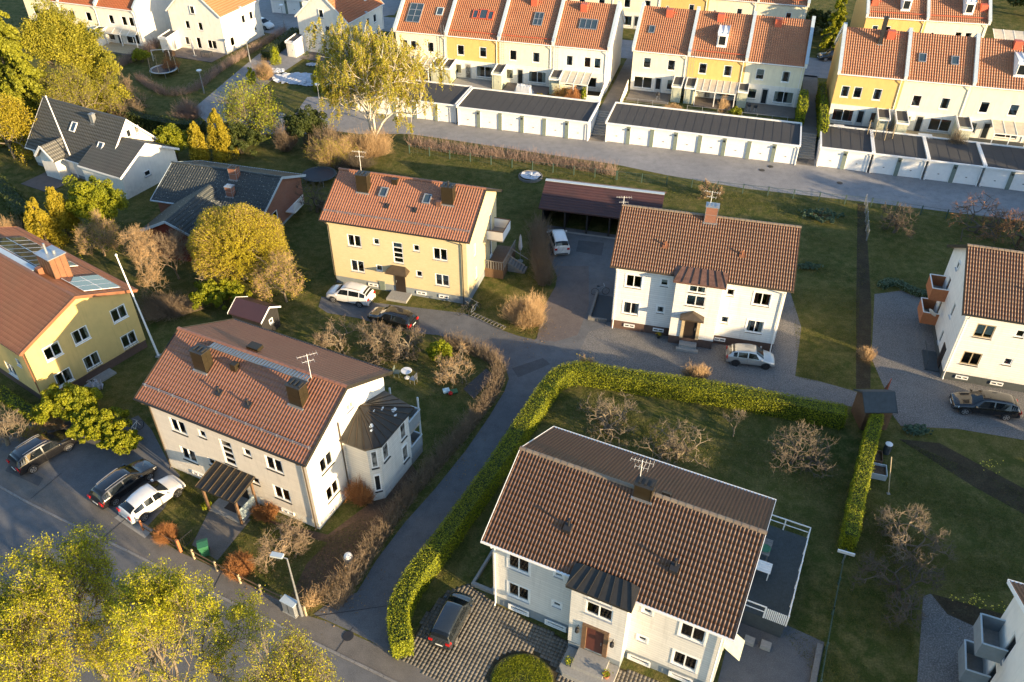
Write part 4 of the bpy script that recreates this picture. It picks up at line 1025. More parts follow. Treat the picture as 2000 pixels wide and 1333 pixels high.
# --- A: grey-roofed bungalow, upper left
wA = wl(FRONT, [(9.0,2.0,1.0,.6),(10.1,2.0,.8,.6)])
A = House('detached_house', 'low pale house with charcoal tiled roof and white gable trim, upper left', 'house', -54.758, 86.342, -0.486, 13.158, 8.106, 2.317, 6.654, 'whitewall', 'tileA', 'plinth', .4, 'white', wins=wA, wave=.24, ov=.4)
A.skylight(6.2,2.1,.8,1.1,'white'); A.skylight(11.0,1.2,.8,1.1,'white')
A.chimney(8.7,3.1,.45,.45,1.0,'galv','galv',n=1)
for yy in (4.1,5.2): window(A.root, RIGHT, (A.X1+.09, yy, 5.0), .6, .85, 1, name='attic_window')
def wing(H_, u0, u1, yf, ztop, ze, wall, tile, trim, dep_to, name='wing', win=()):
    um = (u0+u1)/2; th = .16; b = MB(); ov = .35
    b.poly([(u0+ov,yf+ov,0),(u1-ov,yf+ov,0),(u1-ov,yf+ov,ze),(um,yf+ov,ztop-th),(u0+ov,yf+ov,ze)])
    for X_ in (u0+ov, u1-ov): b.poly([(X_,yf+ov,0),(X_,dep_to,0),(X_,dep_to,ze+.1),(X_,yf+ov,ze+.1)])
    w_ = b.build(name+'_wall', M[wall], H_.root)
    r = MB(); 
    for xa in (u0, u1): r.poly([(xa,yf,ze-.1),(um,yf,ztop),(um,dep_to,ztop),(xa,dep_to,ze-.1)]); r.poly([(xa,yf,ze-.1-th),(um,yf,ztop-th),(um,dep_to,ztop-th),(xa,dep_to,ze-.1-th)])
    ro = r.build(name+'_roof', M[tile], H_.root)
    half = math.hypot(um-u0, ztop-ze+.1); a = math.atan2(ztop-ze+.1, um-u0)
    me = tile_strip(dep_to-yf, half, .25, .4)
    for xa, rz_, y_ in ((u1, math.pi/2, yf), (u0, -math.pi/2, dep_to)):
        o = link('roof_tiles', me, None, ro, (xa, y_, ze-.1+.02)); set_m(o, M[tile]); o.rotation_euler = (a, 0, rz_); o['kind'] = 'stuff'
    v = MB()
    for xa in (u0, u1): v.bar((xa,yf-.03,ze-.12),(um,yf-.03,ztop+.0),.05,.24)
    v.build('verge_board', M[trim], H_.root)
    for (u, z, w, h) in win: window(H_.root, FRONT, (u, yf+ov-.09, z), w, h)
def sidewing(H_, u0, u1, y0, y1, ze, zr, wall, tile, trim, name='side_wing'):
    """lower wing carrying on along x with its own gabled roof"""
    ym = (y0+y1)/2; ov = .35; b = MB()
    b.xprism([(y0+ov,0),(y0+ov,ze),(ym,zr-.2),(y1-ov,ze),(y1-ov,0)], u0, u1-ov); b.build(name+'_wall', M[wall], H_.root)
    r = MB(); r.xprism([(y0,ze-.05),(ym,zr),(y1,ze-.05),(y1,ze-.2),(ym,zr-.15),(y0,ze-.2)], u0, u1); ro = r.build(name+'_roof', M[tile], H_.root)
    sl_ = math.hypot(ym-y0, zr-ze+.05); a = math.atan2(zr-ze+.05, ym-y0); me = tile_strip(u1-u0, sl_, .25, .4)
    o = link('roof_tiles', me, None, ro, (u0, y0, ze-.05)); set_m(o, M[tile]); o.rotation_euler = (a,0,0); o['kind'] = 'stuff'
    o = link('roof_tiles', me, None, ro, (u1, y1, ze-.05)); set_m(o, M[tile]); o.rotation_euler = (a,0,math.pi); o['kind'] = 'stuff'
    v = MB(); v.xprism([(y0-.03,ze+.02),(ym,zr+.08),(y1+.03,ze+.02),(y1+.03,ze-.24),(ym,zr-.18),(y0-.03,ze-.24)], u1, u1+.04); v.bar((u0,y0-.03,ze-.12),(u1,y0-.03,ze-.12),.06,.2); v.build('verge_board', M[trim], H_.root)
sidewing(A, 9.8, 16.3, -.9, 7.2, 2.75, 4.9, 'whitewall', 'tileA', 'white')
window(A.root, RIGHT, (16.3-.35+.09, 2.6, 1.7), .8, .6, 1)
wing(A, 3.4, 6.4, -1.3, 3.9, 2.6, 'whitewall', 'tileA', 'white', 2.2, 'porch')
MB().prism([(2.8,-3.6),(7.2,-3.6),(7.2,.4),(2.8,.4)], -.1, .04).build('patio', M['redasphalt'], A.root)

# --- A2: low brick house with dark mossy roof
A2 = House('detached_house', 'low red brick house with dark mossy tiled roof behind the round yellow tree', 'house', -35.67, 72.57, -.265, 12.3, 8.92, 3.15, 5.05, 'brickA', 'tileA2', 'plinth', .3, 'bluemetal', wins=wl(RIGHT, [(2.6,1.6,1.0,1.1)]), wave=.28, row=.4, ov=.4)
A2.chimney(7.5,3.4,.8,.8,1.2,'brickA','darkmetal',True); A2.chimney(8.0,1.5,.7,.6,1.0,'brickA','galv',True)
wing(A2, 2.4, 8.4, -5.2, 4.3, 3.0, 'redwood', 'tileA2', 'bluemetal', 3.0, 'front_wing')
MB().box(A2.X1,4.6,1.0,A2.X1+1.0,6.6,1.1).build('balcony_floor', M['white'], A2.root)
b = MB()
for i in range(9): b.box(A2.X1+1.0,4.6+i*.24,1.1,A2.X1+1.04,4.7+i*.24,2.0)
b.bar((A2.X1+1.02,4.6,2.05),(A2.X1+1.02,6.7,2.05),.08,.06); b.build('railing', M['white'], A2.root)

# --- carport
cp = thing('carport', 'long black wooden carport with maroon shingle roof behind the driveway', 'carport', (2.58,72.3,0), -.25)
L_, D_ = 11.9, 6.54
b = MB()
b.xprism([(0,2.47),(D_/2,3.99),(D_,2.47),(D_,2.35),(D_/2,3.87),(0,2.35)], 0, L_); cr_ = b.build('roof', M['shingle'], cp)
# shingle courses laid proud of one another
me = tile_strip(L_, math.hypot(D_/2,1.52), .5, .33, amp=.004, lift=.03, seg=2); o = link('roof_shingles', me, M['shingle'], cr_, (0,0,2.47)); o.rotation_euler = (math.atan2(1.52,D_/2),0,0); o['kind'] = 'stuff'
me = tile_strip(L_, math.hypot(D_/2,1.52), .5, .33, amp=.004, lift=.03, seg=2); o = link('roof_shingles', me, M['tileB'], cr_, (L_,D_,2.47)); o.rotation_euler = (math.atan2(1.52,D_/2),0,math.pi); o['kind'] = 'stuff'
MB().bar((0,D_/2-.15,4.02),(L_,D_/2-.15,4.02),.42,.05).build('ridge_cap', M['bluemetal'], cp)
MB().box(.3,D_-.4,0,L_-.3,D_-.3,2.4).box(.3,.6,0,.4,D_-.4,2.5).box(L_-.4,.6,0,L_-.3,D_-.4,2.5).build('wall', M['darkwood'], cp)
for i in range(6): MB().box(.3+i*(L_-.75)/5,.35,0,.45+i*(L_-.75)/5,.5,2.4).build('post', M['darkwood'], cp)
MB().box(.2,.3,2.15,L_-.2,.42,2.38).build('beam', M['darkwood'], cp)
for i in range(1,5): MB().box(.3+i*(L_-.75)/5,.6,0,.36+i*(L_-.75)/5,D_-.45,2.3).build('partition', M['darkwood'], cp)
MB().box(.2,.1,-.05,L_-.2,.35,.04).build('threshold', M['concrete'], cp)

# ---------------------------------------------------------------- garage rows
def garages(o, n, w, label, group=None, stepx=None, hgt=2.3, depth=6.2, yaw=GY, z=0.0, seams=True):
    L = n*w; t = thing('garage_row', label, 'garage', (o[0], o[1], z), yaw)
    b = MB(); y0 = .25
    hol = []
    for i in range(n): hol.append((i*w+.28, i*w+w-.22, 0, hgt-.28))
    wall_panel(b, lambda u,d,zz: (u,y0+d,zz), .1, L-.1, 0, hgt, hol, rev=.12)
    b.poly([(.1,y0,0),(.1,depth,0),(.1,depth,hgt+.12),(.1,y0,hgt)]); b.poly([(L-.1,y0,0),(L-.1,depth,0),(L-.1,depth,hgt+.12),(L-.1,y0,hgt)])
    b.poly([(.1,depth,0),(L-.1,depth,0),(L-.1,depth,hgt+.1),(.1,depth,hgt+.1)])
    b.build('wall', M['white'], t)
    dm = MB(); dm.box(-(w-.5)/2,0,0.02,(w-.5)/2,.04,hgt-.28)
    for i in range(1,5): dm.box(-(w-.5)/2+.02,-.012,i*(hgt-.3)/5-.006,(w-.5)/2-.02,.0,i*(hgt-.3)/5+.006)
    dm = dm.mesh('garage_door'); hm = MB().box(-.09,-.05,.8,.09,-.0,.86).mesh('handle'); pmn = MB().box(-.22,-.03,0,.22,.0,hgt-.1).mesh('pilaster')
    for i in range(n):
        d = link('garage_door', dm, None, t, (i*w+w/2+.03,y0+.08,0)); set_m(d, M['white'])
        h = link('handle', hm, None, d); set_m(h, M['blacktrim'])
        if i: p = link('pilaster', pmn, None, t, (i*w+.03,y0-.0,0)); set_m(p, M['postgreen'])
        if i % 2 == 1: l = MB().box(-.08,-.2,1.75,.08,-.03,1.95).build('wall_lamp', M['blacktrim'], t, (i*w+.03,y0,0))
    MB().box(-.0,0,hgt,L,.18,hgt+.16).build('front_fascia', M['white'], t)
    MB().box(0,.18,hgt-.02,.16,depth,hgt+.3).build('side_parapet', M['white'], t); MB().box(L-.16,.18,hgt-.02,L,depth,hgt+.3).build('side_parapet', M['white'], t)
    MB().box(0,depth,hgt-.0,L,depth+.16,hgt+.32).build('back_parapet', M['white'], t)
    rw = 1.0; k = max(1, round((L-.32)/rw)); rw = (L-.32)/k
    pm_ = MB(); pm_.xprism([(0,hgt+.1),(depth-.18,hgt+.18),(depth-.18,hgt+.04),(0,hgt-.04)], .012, rw-.012); pm_.xprism([(0,hgt+.115),(depth-.18,hgt+.195),(depth-.18,hgt+.17),(0,hgt+.09)], -.02, .02)
    pm_ = pm_.mesh('roof_felt')
    for i in range(k): q = link('roof_felt', pm_, None, t, (.16+i*rw, .18, 0)); set_m(q, M['felt'])
    for X_ in (.18, L-.18): MB().tube((X_,.15,hgt-.1),(X_,.15,0),.04,n=6).build('downpipe', M['white'], t)
    return t
GA = 16.8/6
garages((-7,97.86), 6, GA, 'row of six white garage doors under one dark felt roof, left of the first steps')
o1 = off((-7,97.86), GY, -5*GA-.15, .35)
garages((o1[0],o1[1]), 5, GA, 'garage row half hidden by the birch at the left end')
garages((11,93.1), 8, 22.4/8, 'long row of eight garage doors between the two flights of steps')
lab = ['double garage next to the second steps, its roof half in sun', 'second double garage right of the second steps', 'third double garage right of the second steps', 'double garage at the right edge of the photo', 'double garage just beyond the right edge']
for k in range(5):
    q = off((34.6,86.55), GY, k*5.72, 0)
    garages((q[0],q[1]), 2, 2.84, lab[k], hgt=2.3-.02*k)

# ---------------------------------------------------------------- terraced houses
def dormer(H_, u, y, w=1.25, h=1.75, m='white'):
    z = H_.rz(y); yb = y+(h-.0)/H_.k1
    b = MB(); b.xprism([(y,z-.05),(y,z+h),(y+.25,z+h+.1),(yb+.1,H_.rz(yb)+.22),(yb,H_.rz(yb)-.05)], u-w/2, u+w/2)
    d = b.build('dormer', M[m], H_.root)
    r = MB()
    for X_ in (u-w/2-.06, u+w/2, u-.02): r.xprism([(y-.08,z+h-.02),(y-.08,z+h+.08),(yb+.1,H_.rz(yb)+.33),(yb+.1,H_.rz(yb)+.2)], X_, X_+.06)
    r.build('dormer_roof_trim', M['bluemetal'], d)
    window(H_.root, FRONT, (u, y-.1, z+h/2-.02), w-.3, h-.55, 1, fm='palewood' if False else 'white', sill=None, name='dormer_window')
LOW = {1: ([(1.6,1.2,2.4,1.5),(5.3,1.25,1.2,1.35)], [3.6]), 2: ([(1.35,1.25,1.1,1.3),(5.2,1.2,2.4,1.5)], [2.9]), 0: ([], [])}
def terraced(o, yaw, L, D, he, hr, label, wall, upper, z=1.5, low=1, parL=True, parR=False, sky=(), dorm=None, vent=None, chim=None, tile='tileR', ladder=None, gable=None, back=False, rail=False, wind=True, group=None, cat='terraced house'):
    lw, ld = LOW[low]
    wins = [(FRONT,u,zz,w,h,dict(sill='white')) for (u,zz,w,h) in upper] + [(FRONT,u,zz,w,h,dict(n=2 if w > 1.5 else 1)) for (u,zz,w,h) in lw]
    H_ = House('terraced_house', label, cat, o[0], o[1], yaw, L-.012, D, he, hr, wall, tile, 'greywall', .12, 'white', ov=.18, gov=.006, wave=.27, row=.38, back=back, z0=z, ridge=False, wins=wins, gable=gable, group=group)
    b = MB(); y0 = H_.Y0-.03
    hs = [(u-w/2,u+w/2,zz-h/2,zz+h/2) for (u,zz,w,h) in lw]
    wall_panel(b, lambda u,d,zz: (u,y0+d,zz), .01, L-.02, .12, 2.42, hs, rev=.05); b.box(.01,y0-.03,2.42,L-.02,H_.Y0,2.5)
    if low: b.build('ground_floor_wall', M['whitewall'], H_.root)
    for u in ld:
        d = MB().box(u-.42,y0-.03,.1,u+.42,y0-.005,2.1).build('door', M['greywall'], H_.root)
        MB().box(u-.3,y0-.045,.55 if low == 1 else .2,u+.3,y0-.032,1.95).build('pane', M['glass'], d)
    def parapet(X_):
        q = MB(); w_ = .32
        q.xprism([(-.12,he-.15),(-.12,he+.38),(D/2,hr+.40),(D+.1,he+.38),(D+.1,he-.1),(D/2,hr-.1)], X_-w_/2, X_+w_/2); p_ = q.build('firewall_parapet', M['whitewall'], H_.root)
        q = MB(); q.xprism([(-.16,he+.385),(-.16,he+.43),(D/2,hr+.45),(D+.14,he+.43),(D+.14,he+.385),(D/2,hr+.405)], X_-w_/2-.04, X_+w_/2+.04); q.build('parapet_cap', M['bluemetal'], p_)
    if parL: parapet(.0)
    if parR: parapet(L-.012)
    for (u, y, w, h, nx, nz, m) in sky: H_.skylight(u, y, w, h, m, 'glassblue', nx, nz)
    if dorm: dormer(H_, dorm[0], dorm[1])
    if vent:
        zz = H_.rz(vent[1]); q = MB().box(vent[0]-.42,vent[1],zz-.2,vent[0]+.42,vent[1]+.85,zz+.95).build('roof_vent', M['redbox'], H_.root)
        MB().box(vent[0]+.42,vent[1]+.3,zz+.55,vent[0]+.95,vent[1]+.36,zz+.6).build('bracket', M['redbox'], q)
    if chim: H_.chimney(chim[0], chim[1], .45, .45, 3.0, 'blacktrim', 'blacktrim', n=1)
    if ladder:
        u = ladder; q = MB()
        for k in (0,.36): q.bar((u+k,-.12,2.3),(u+k,-.12,he+1.3),.035,.035)
        for i in range(13): q.bar((u,-.12,2.4+i*.3),(u+.36,-.12,2.4+i*.3),.02,.02)
        q.build('roof_ladder', M['galv'], H_.root)
    if rail:
        q = MB(); q.bar((.3,.55,H_.rz(.55)+.16),(L-.3,.55,H_.rz(.55)+.16),.05,.08); q.build('snow_guard', M['redbox'], H_.root)
    H_.downpipe(L-.35, 'white', off=.06)
    return H_
def row(o, yaw, L, D, he, hr, z, units):
    for k, kw in enumerate(units):
        q = off(o, yaw, k*L, 0); terraced(q, yaw, L, D, he, hr, z=z, **kw)
U2 = [(1.9,3.8,1.0,1.35),(5.0,3.8,1.0,1.35)]; U3 = [(1.2,3.8,.9,1.35),(2.45,3.8,.9,1.35),(4.9,3.8,.95,1.35)]; U3R = [(2.2,3.8,.9,1.35),(4.55,3.8,.9,1.35),(5.85,3.8,.9,1.35)]
G_ = 'terraced houses behind the garages'
row((-15.78,112.35), -.27, 7.24, 11.5, 5.63, 9.68, 1.5, [
    dict(label='cream terraced house with a large six-pane roof window, left end of its row', wall='cream', upper=U3, low=1, sky=[(2.1,1.2,1.9,3.0,2,3,'galv'),(5.5,2.4,.9,1.2,1,1,'bluemetal')], vent=(4.0,4.9), ladder=6.6, gable='whitewall'),
    dict(label='yellow terraced house with three red-framed roof windows', wall='yellowwall', upper=U2, low=2, sky=[(3.2,2.4,.75,1.3,1,1,'redbox'),(4.3,2.4,1.1,1.5,1,1,'redbox'),(5.3,2.4,.75,1.3,1,1,'redbox')], vent=(1.6,4.9), ladder=None, rail=True),
    dict(label='cream terraced house with a four-pane roof window', wall='cream', upper=U2, low=2, sky=[(4.5,2.2,1.2,2.0,2,2,'galv')], vent=(3.5,4.6), ladder=.35, rail=True),
    dict(label='white terraced house with a three-pane roof window at the right end of its row', wall='whitewall', upper=U3R, low=1, sky=[(3.9,2.3,2.3,1.5,3,1,'galv')], vent=(2.9,4.4), ladder=.35, parR=True, gable='whitewall')])
row((15.38,105.8), GY, 7.07, 11.1, 5.3, 9.3, 1.5, [
    dict(label='cream terraced house with one small roof window, first of the middle row', wall='cream', upper=U2, low=1, sky=[(1.75,2.2,.75,1.1,1,1,'galv')], vent=(3.6,4.3), gable='whitewall'),
    dict(label='yellow terraced house with a tall white dormer and wide glass canopy', wall='yellowwall', upper=U2, low=2, dorm=(3.7,1.3), vent=(3.0,4.3), ladder=.35, rail=True),
    dict(label='cream terraced house without roof windows at the right end of the middle row', wall='cream', upper=U2, low=2, vent=(3.0,4.3), parR=True, gable='cream')])
row((38.1,95.2), -.262, 7.3, 10.6, 6.22, 10.0, 1.5, [
    dict(label='yellow terraced house with a black flue, left end of the right row', wall='yellowwall', upper=[(1.2,4.1,.95,1.35),(2.6,4.1,.95,1.35),(4.8,4.1,.95,1.35)], low=1, chim=(4.1,3.6), vent=(5.2,4.2), gable='yellowwall', parL=True),
    dict(label='cream terraced house with two small roof windows', wall='cream', upper=U2, low=2, sky=[(1.6,2.0,.85,1.15,1,1,'galv'),(5.1,2.0,.85,1.15,1,1,'galv')]),
    dict(label='cream terraced house with a white dormer at the right edge', wall='cream', upper=U2, low=2, dorm=(4.6,1.3), vent=(4.2,4.2)),
    dict(label='terraced house just outside the right edge', wall='yellowwall', upper=U2, low=2), dict(label='white terraced house beyond the right edge', wall='whitewall', upper=U2, low=2, parR=True)])
# rows further back
q = g(1579,12,7.1); o4 = off((q.x,q.y), GY, -7.07*5, 0)
SU = [(1.0,3.6,.45,.6),(4.6,3.85,.8,1.15)]
row(o4, GY, 7.07, 11, 5.6, 9.6, 1.5, [
    dict(label='rear terraced house seen behind the white gable wall', wall='cream', upper=U2, low=0, gable='cream'), dict(label='cream rear terraced house with ground floor window in the gap', wall='cream', upper=U2, low=1),
    dict(label='yellow rear terraced house above the middle row', wall='yellowwall', upper=SU, low=0), dict(label='white rear terraced house with a small square window', wall='cream', upper=SU, low=0, rail=True),
    dict(label='white rear terraced house at the right end by the tall conifer', wall='cream', upper=SU, low=0, parR=True, rail=True, gable='cream')])
q = g(1693.5,32.6,7.1)
row((q.x,q.y), -.20, 8.0, 11, 5.6, 9.6, 1.5, [
    dict(label='yellow rear terraced house with dormer, behind the black flue', wall='yellowwall', upper=[(1.5,3.85,.8,1.15),(3.2,3.85,.8,1.15),(6.6,3.7,.45,.6)], low=0, dorm=(5.0,1.0), vent=(.9,1.5), rail=True, gable='yellowwall'),
    dict(label='cream rear terraced house with dormer in the upper right corner', wall='cream', upper=[(1.2,3.7,.45,.6),(4.6,3.6,.9,1.3),(5.9,3.6,.9,1.3)], low=0, dorm=(5.2,1.0), vent=(7.2,1.5), parR=True, rail=True, gable='cream')])
q = g(261,21,5.6); o1_ = off((q.x,q.y), -.33, -21, 0)
row(o1_, -.33, 7.0, 10, 5.6, 9.6, 0, [
    dict(label='far left terraced house behind the tall conifers', wall='cream', upper=U2, low=2, tile='tileT'), dict(label='middle terraced house at the far left, partly behind the conifer', wall='cream', upper=U2, low=2, tile='tileT'),
    dict(label='white end house of the far left terrace with a wooden deck', wall='whitewall', upper=U3R, low=2, tile='tileT', parR=True, sky=[(3.8,1.4,1.6,1.4,2,1,'galv')], gable='whitewall')])
def gablehouse(label, o, yaw, Wd, Dp, he, hr, z=0):
    """white house whose gable faces the camera"""
    q = off(o, yaw, Wd, 0); L, D = Dp, Wd
    wins = [(LEFT,D*.27,1.2,1.6,1.3,dict(n=2)),(LEFT,D*.52,1.15,.8,1.7,{}),(LEFT,D*.74,1.25,.8,1.2,{}),(LEFT,D*.42,3.7,.8,1.2,{}),(LEFT,D*.66,3.7,.8,1.2,{}),(FRONT,L*.55,3.7,.9,1.2,{}),(FRONT,L*.75,3.7,.9,1.2,{}),(FRONT,L*.2,1.4,1.0,1.3,{}),(FRONT,L*.8,1.5,.5,.6,{})]
    H_ = House('detached_house', label, 'house', q[0], q[1], yaw+math.pi/2, L, D, he, hr, 'whitewall', 'tileT', 'greywall', .15, 'white', ov=.2, wave=.27, row=.38, wins=wins, z0=z, ridge=False)
    window(H_.root, LEFT, (H_.X0-.12, D/2, 6.0), .8, 1.15, 1, name='attic_window')
    dormer(H_, L*.75, 1.2, 1.6, 1.6)
    MB().box(L*.5-.15,-.1,he-.1,L*.5+.15,.3,he+.2).build('firewall_parapet', M['bluemetal'], H_.root)
    H_.downpipe(L-.4,'white')
    return H_
gablehouse('white gabled house beside the two street lamps, orange roof', (-51.6,126.7), -.36, 9.6, 10.0, 5.5, 9.6)
gablehouse('white gabled house behind the birch, orange roof', (-32.1,125.1), -.38, 9.0, 10.5, 5.2, 9.2)
# grey garages at the very top
q = g(530,26); garages((q.x,q.y), 5, 2.8, 'grey garage row at the top edge of the photo', yaw=-.25)

# ---------------------------------------------------------------- yards behind the garages
def shed(name, label, o, yaw, w, d, h, z, wall='shedgreen', roofm='felt', group=None):
    """flat-roofed store with raised white sides, front towards the garages; o = back left corner at the facade"""
    t = thing(name, label, 'shed', (o[0], o[1], z), yaw, group)
    MB().box(.06,-d,0,w-.06,0,h-.25).build('wall', M[wall], t)
    b = MB(); b.xprism([(-d-.1,h-.35),(-d-.1,h-.3),(.0,h-.02),(.0,h-.1)], .1, w-.1); b.build('roof', M[roofm], t)
    for X_ in (0, w-.1): MB().xprism([(-d-.2,h-.55),(-d-.2,h-.2),(.0,h+.12),(.0,h-.35),(-d+.1,0),(-d,0)] if False else [(-d-.2,h-.5),(-d-.2,h-.2),(0,h+.12),(0,h-.3)], X_, X_+.1).build('side_board', M['white'], t)
    MB().box(.1,-d-.2,h-.5,w-.1,-d-.12,h-.28).build('front_board', M['white'], t)
    dd = MB().box(w*.2,-d-.03,.05,w*.8,-d+.01,h-.6).build('door', M[wall], t); MB().box(w*.7,-d-.06,1.0,w*.76,-d-.03,1.15).build('handle', M['galv'], dd)
    return t
def canopy(label, o, yaw, w, d, h, z, n=5):
    t = thing('patio_canopy', label, 'canopy', (o[0], o[1], z), yaw)
    for i in range(n):
        MB().xprism([(-d,h-.5),(0,h),(0,h-.03),(-d,h-.53)], i*w/n+.03, (i+1)*w/n-.03).build('roof_panel', M['poly'], t)
    b = MB()
    for i in range(n+1): b.bar((i*w/n,0,h+.01),(i*w/n,-d,h-.49),.06,.06)
    b.bar((0,-d+.05,h-.58),(w,-d+.05,h-.58),.08,.14); b.build('frame', M['white'], t)
    for X_ in (.06, w/2, w-.06): MB().box(X_-.05,-d+.02,0,X_+.05,-d+.12,h-.6).build('post', M['white'], t)
    return t
def steelfence(label, a, b, h=.9, z=1.5, step=1.6, m='galv', group=None, mesh=False, rails=(.95,.5)):
    a, b = Vector((a[0],a[1],z)), Vector((b[0],b[1],z)); d = b-a; n = max(1, round(d.length/step))
    t = thing('fence', label, 'fence', a, math.atan2(d.y, d.x), group); L = d.length
    pm_ = MB().tube((0,0,-.1),(0,0,h),.03,n=6).mesh('post')
    for i in range(n+1): p = link('post', pm_, None, t, (i*L/n,0,0)); set_m(p, M[m])
    r = MB()
    for f in rails: r.bar((0,0,h*f),(L,0,h*f),.03,.03)
    r.build('rail', M[m], t)
    if mesh:
        w_ = MB(); k = int(L/.25)
        for i in range(k+1): w_.bar((i*L/k,0,.03),(i*L/k,0,h*.95),.006,.006)
        for i in range(5): w_.bar((0,0,.05+i*h*.22),(L,0,.05+i*h*.22),.006,.006)
        w_.build('wire_mesh', M[m], t)
    return t
RY = [((-15.78,112.35), -.27, 7.24, 4), ((15.38,105.8), GY, 7.07, 3), ((38.1,95.2), -.262, 7.3, 4)]
where = [['at the left end of the first row','between the cream and yellow houses of the first row','beside the yellow house of the first row','left of the covered white sofa shape','left of the glass canopy on the white house'],
         ['at the left end of the middle row','left store of the pair between cream and yellow houses','right of the wide glass canopy'],
         ['left of the round trampoline','right of the trampoline','between the deck table and the dark door','at the far right of the right row']]
def STORE(r, k, dx, w, d, lab):
    o, yaw, L, n = RY[r]; q = off(o, yaw, k*L+dx, .15); shed('garden_store', lab, q, yaw, w, d, 2.45, 1.5)
STORE(0,0,5.6,1.25,2.4,'pale green garden store, left one of the pair beside the cream house and its canopy')
STORE(0,1,.0,1.25,2.5,'pale green garden store, right one of the pair, left of the yellow house')
STORE(0,2,-.3,1.4,2.6,'pale green garden store between the yellow and the cream house of the left row')
STORE(0,3,.1,1.4,2.3,'pale green garden store beside the four-panel glass canopy')
STORE(1,0,5.6,1.3,2.5,'pale green garden store with a blue door side, left one in the middle row')
STORE(1,1,.15,1.3,2.5,'pale green garden store left of the wide glass canopy')
STORE(1,2,-.4,1.3,1.9,'narrow green garden store right of the wide glass canopy')
STORE(2,0,5.2,1.4,2.3,'garden store left of the pair behind the netted trampoline')
STORE(2,1,-.1,1.4,2.8,'garden store right of the pair beside the trampoline')
STORE(2,2,-.7,1.5,2.7,'garden store right of the wooden deck with a table')
def CN(r, k, dx, w, d, n, lab): o, yaw, L, _ = RY[r]; q = off(o, yaw, k*L+dx, .1); canopy(lab, q, yaw, w, d, 2.5, 1.5, n)
CN(0,0,2.9,2.7,3.1,3,'three-panel patio canopy in front of the cream end house'); CN(0,3,1.6,3.7,2.9,4,'four-panel patio canopy over orange shrubs')
CN(1,1,1.5,5.0,2.7,6,'wide six-panel patio canopy in front of the yellow middle house'); CN(2,2,3.1,3.6,2.6,3,'patio canopy at the right edge')
# patios
def patio(r, k, a, b, d, m='redasphalt', name='patio', hh=.06):
    o, yaw, L, _ = RY[r]; c = [off(o, yaw, k*L+x, y) for x, y in ((a,-d),(b,-d),(b,.2),(a,.2))]
    MB().prism(c, 1.4, 1.5+hh).build(name, M[m])['kind'] = 'structure'
patio(0,0,.2,5.5,3.2); patio(0,1,1.3,6.8,3.2,'concrete'); patio(0,2,1.2,7.2,3.0); patio(0,3,1.6,6.9,3.2,'soil'); patio(1,0,.1,5.5,3.4,'walk'); patio(1,1,1.5,6.6,3.0,'redasphalt'); patio(1,2,.8,6.9,3.4,'walk'); patio(2,0,.2,5.2,3.0,'walk'); patio(2,1,1.4,6.6,3.4,'palewood','deck',.2); patio(2,2,.9,7.2,3.2,'plinthdark')
def yardfence(r, k, a, b, y, lab, h=.95): o, yaw, L, _ = RY[r]; steelfence(lab, off(o,yaw,k*L+a,y), off(o,yaw,k*L+b,y), h)
yardfence(0,1,-.6,6.0,-5.2,'low pale steel railing in front of the yellow house patio'); yardfence(0,2,-.2,4.6,-5.0,'low pale steel railing in front of the covered sofa shape'); yardfence(0,3,.2,6.6,-5.3,'low steel railing along the orange shrubs')
yardfence(1,0,.0,5.6,-4.9,'low steel railing in front of the grill patio'); yardfence(1,1,1.0,6.6,-5.2,'low steel railing in front of the wide canopy'); yardfence(1,2,.6,6.0,-5.4,'low steel railing below the cream end house'); 
o, yaw, L, _ = RY[1]
b = thing('board_fence', 'stepped pale board fence running down beside the steps', 'fence', (*off(o,yaw,-.25,-.2),1.5), yaw)
for i in range(6): MB().box(-.03,-.9*(i+1)+.02,-.1,.03,-.9*i,1.5-.12*i).build('fence_panel', M['whitewall'], b)
o, yaw, L, _ = RY[0]
b = thing('board_fence', 'white board screen beside the path at the right end of the left row', 'fence', (*off(o,yaw,L*4-.2,0),1.5), yaw)
for i in range(3): MB().box(-.03,-1.3*(i+1)+.02,-.1,.03,-1.3*i,1.5-.2*i).build('fence_panel', M['white'], b)
for i in range(2): MB().box(-1.2*(i+1)+.02,-3.93,-.1,-1.2*i,-3.87,1.1).build('fence_panel', M['white'], b)
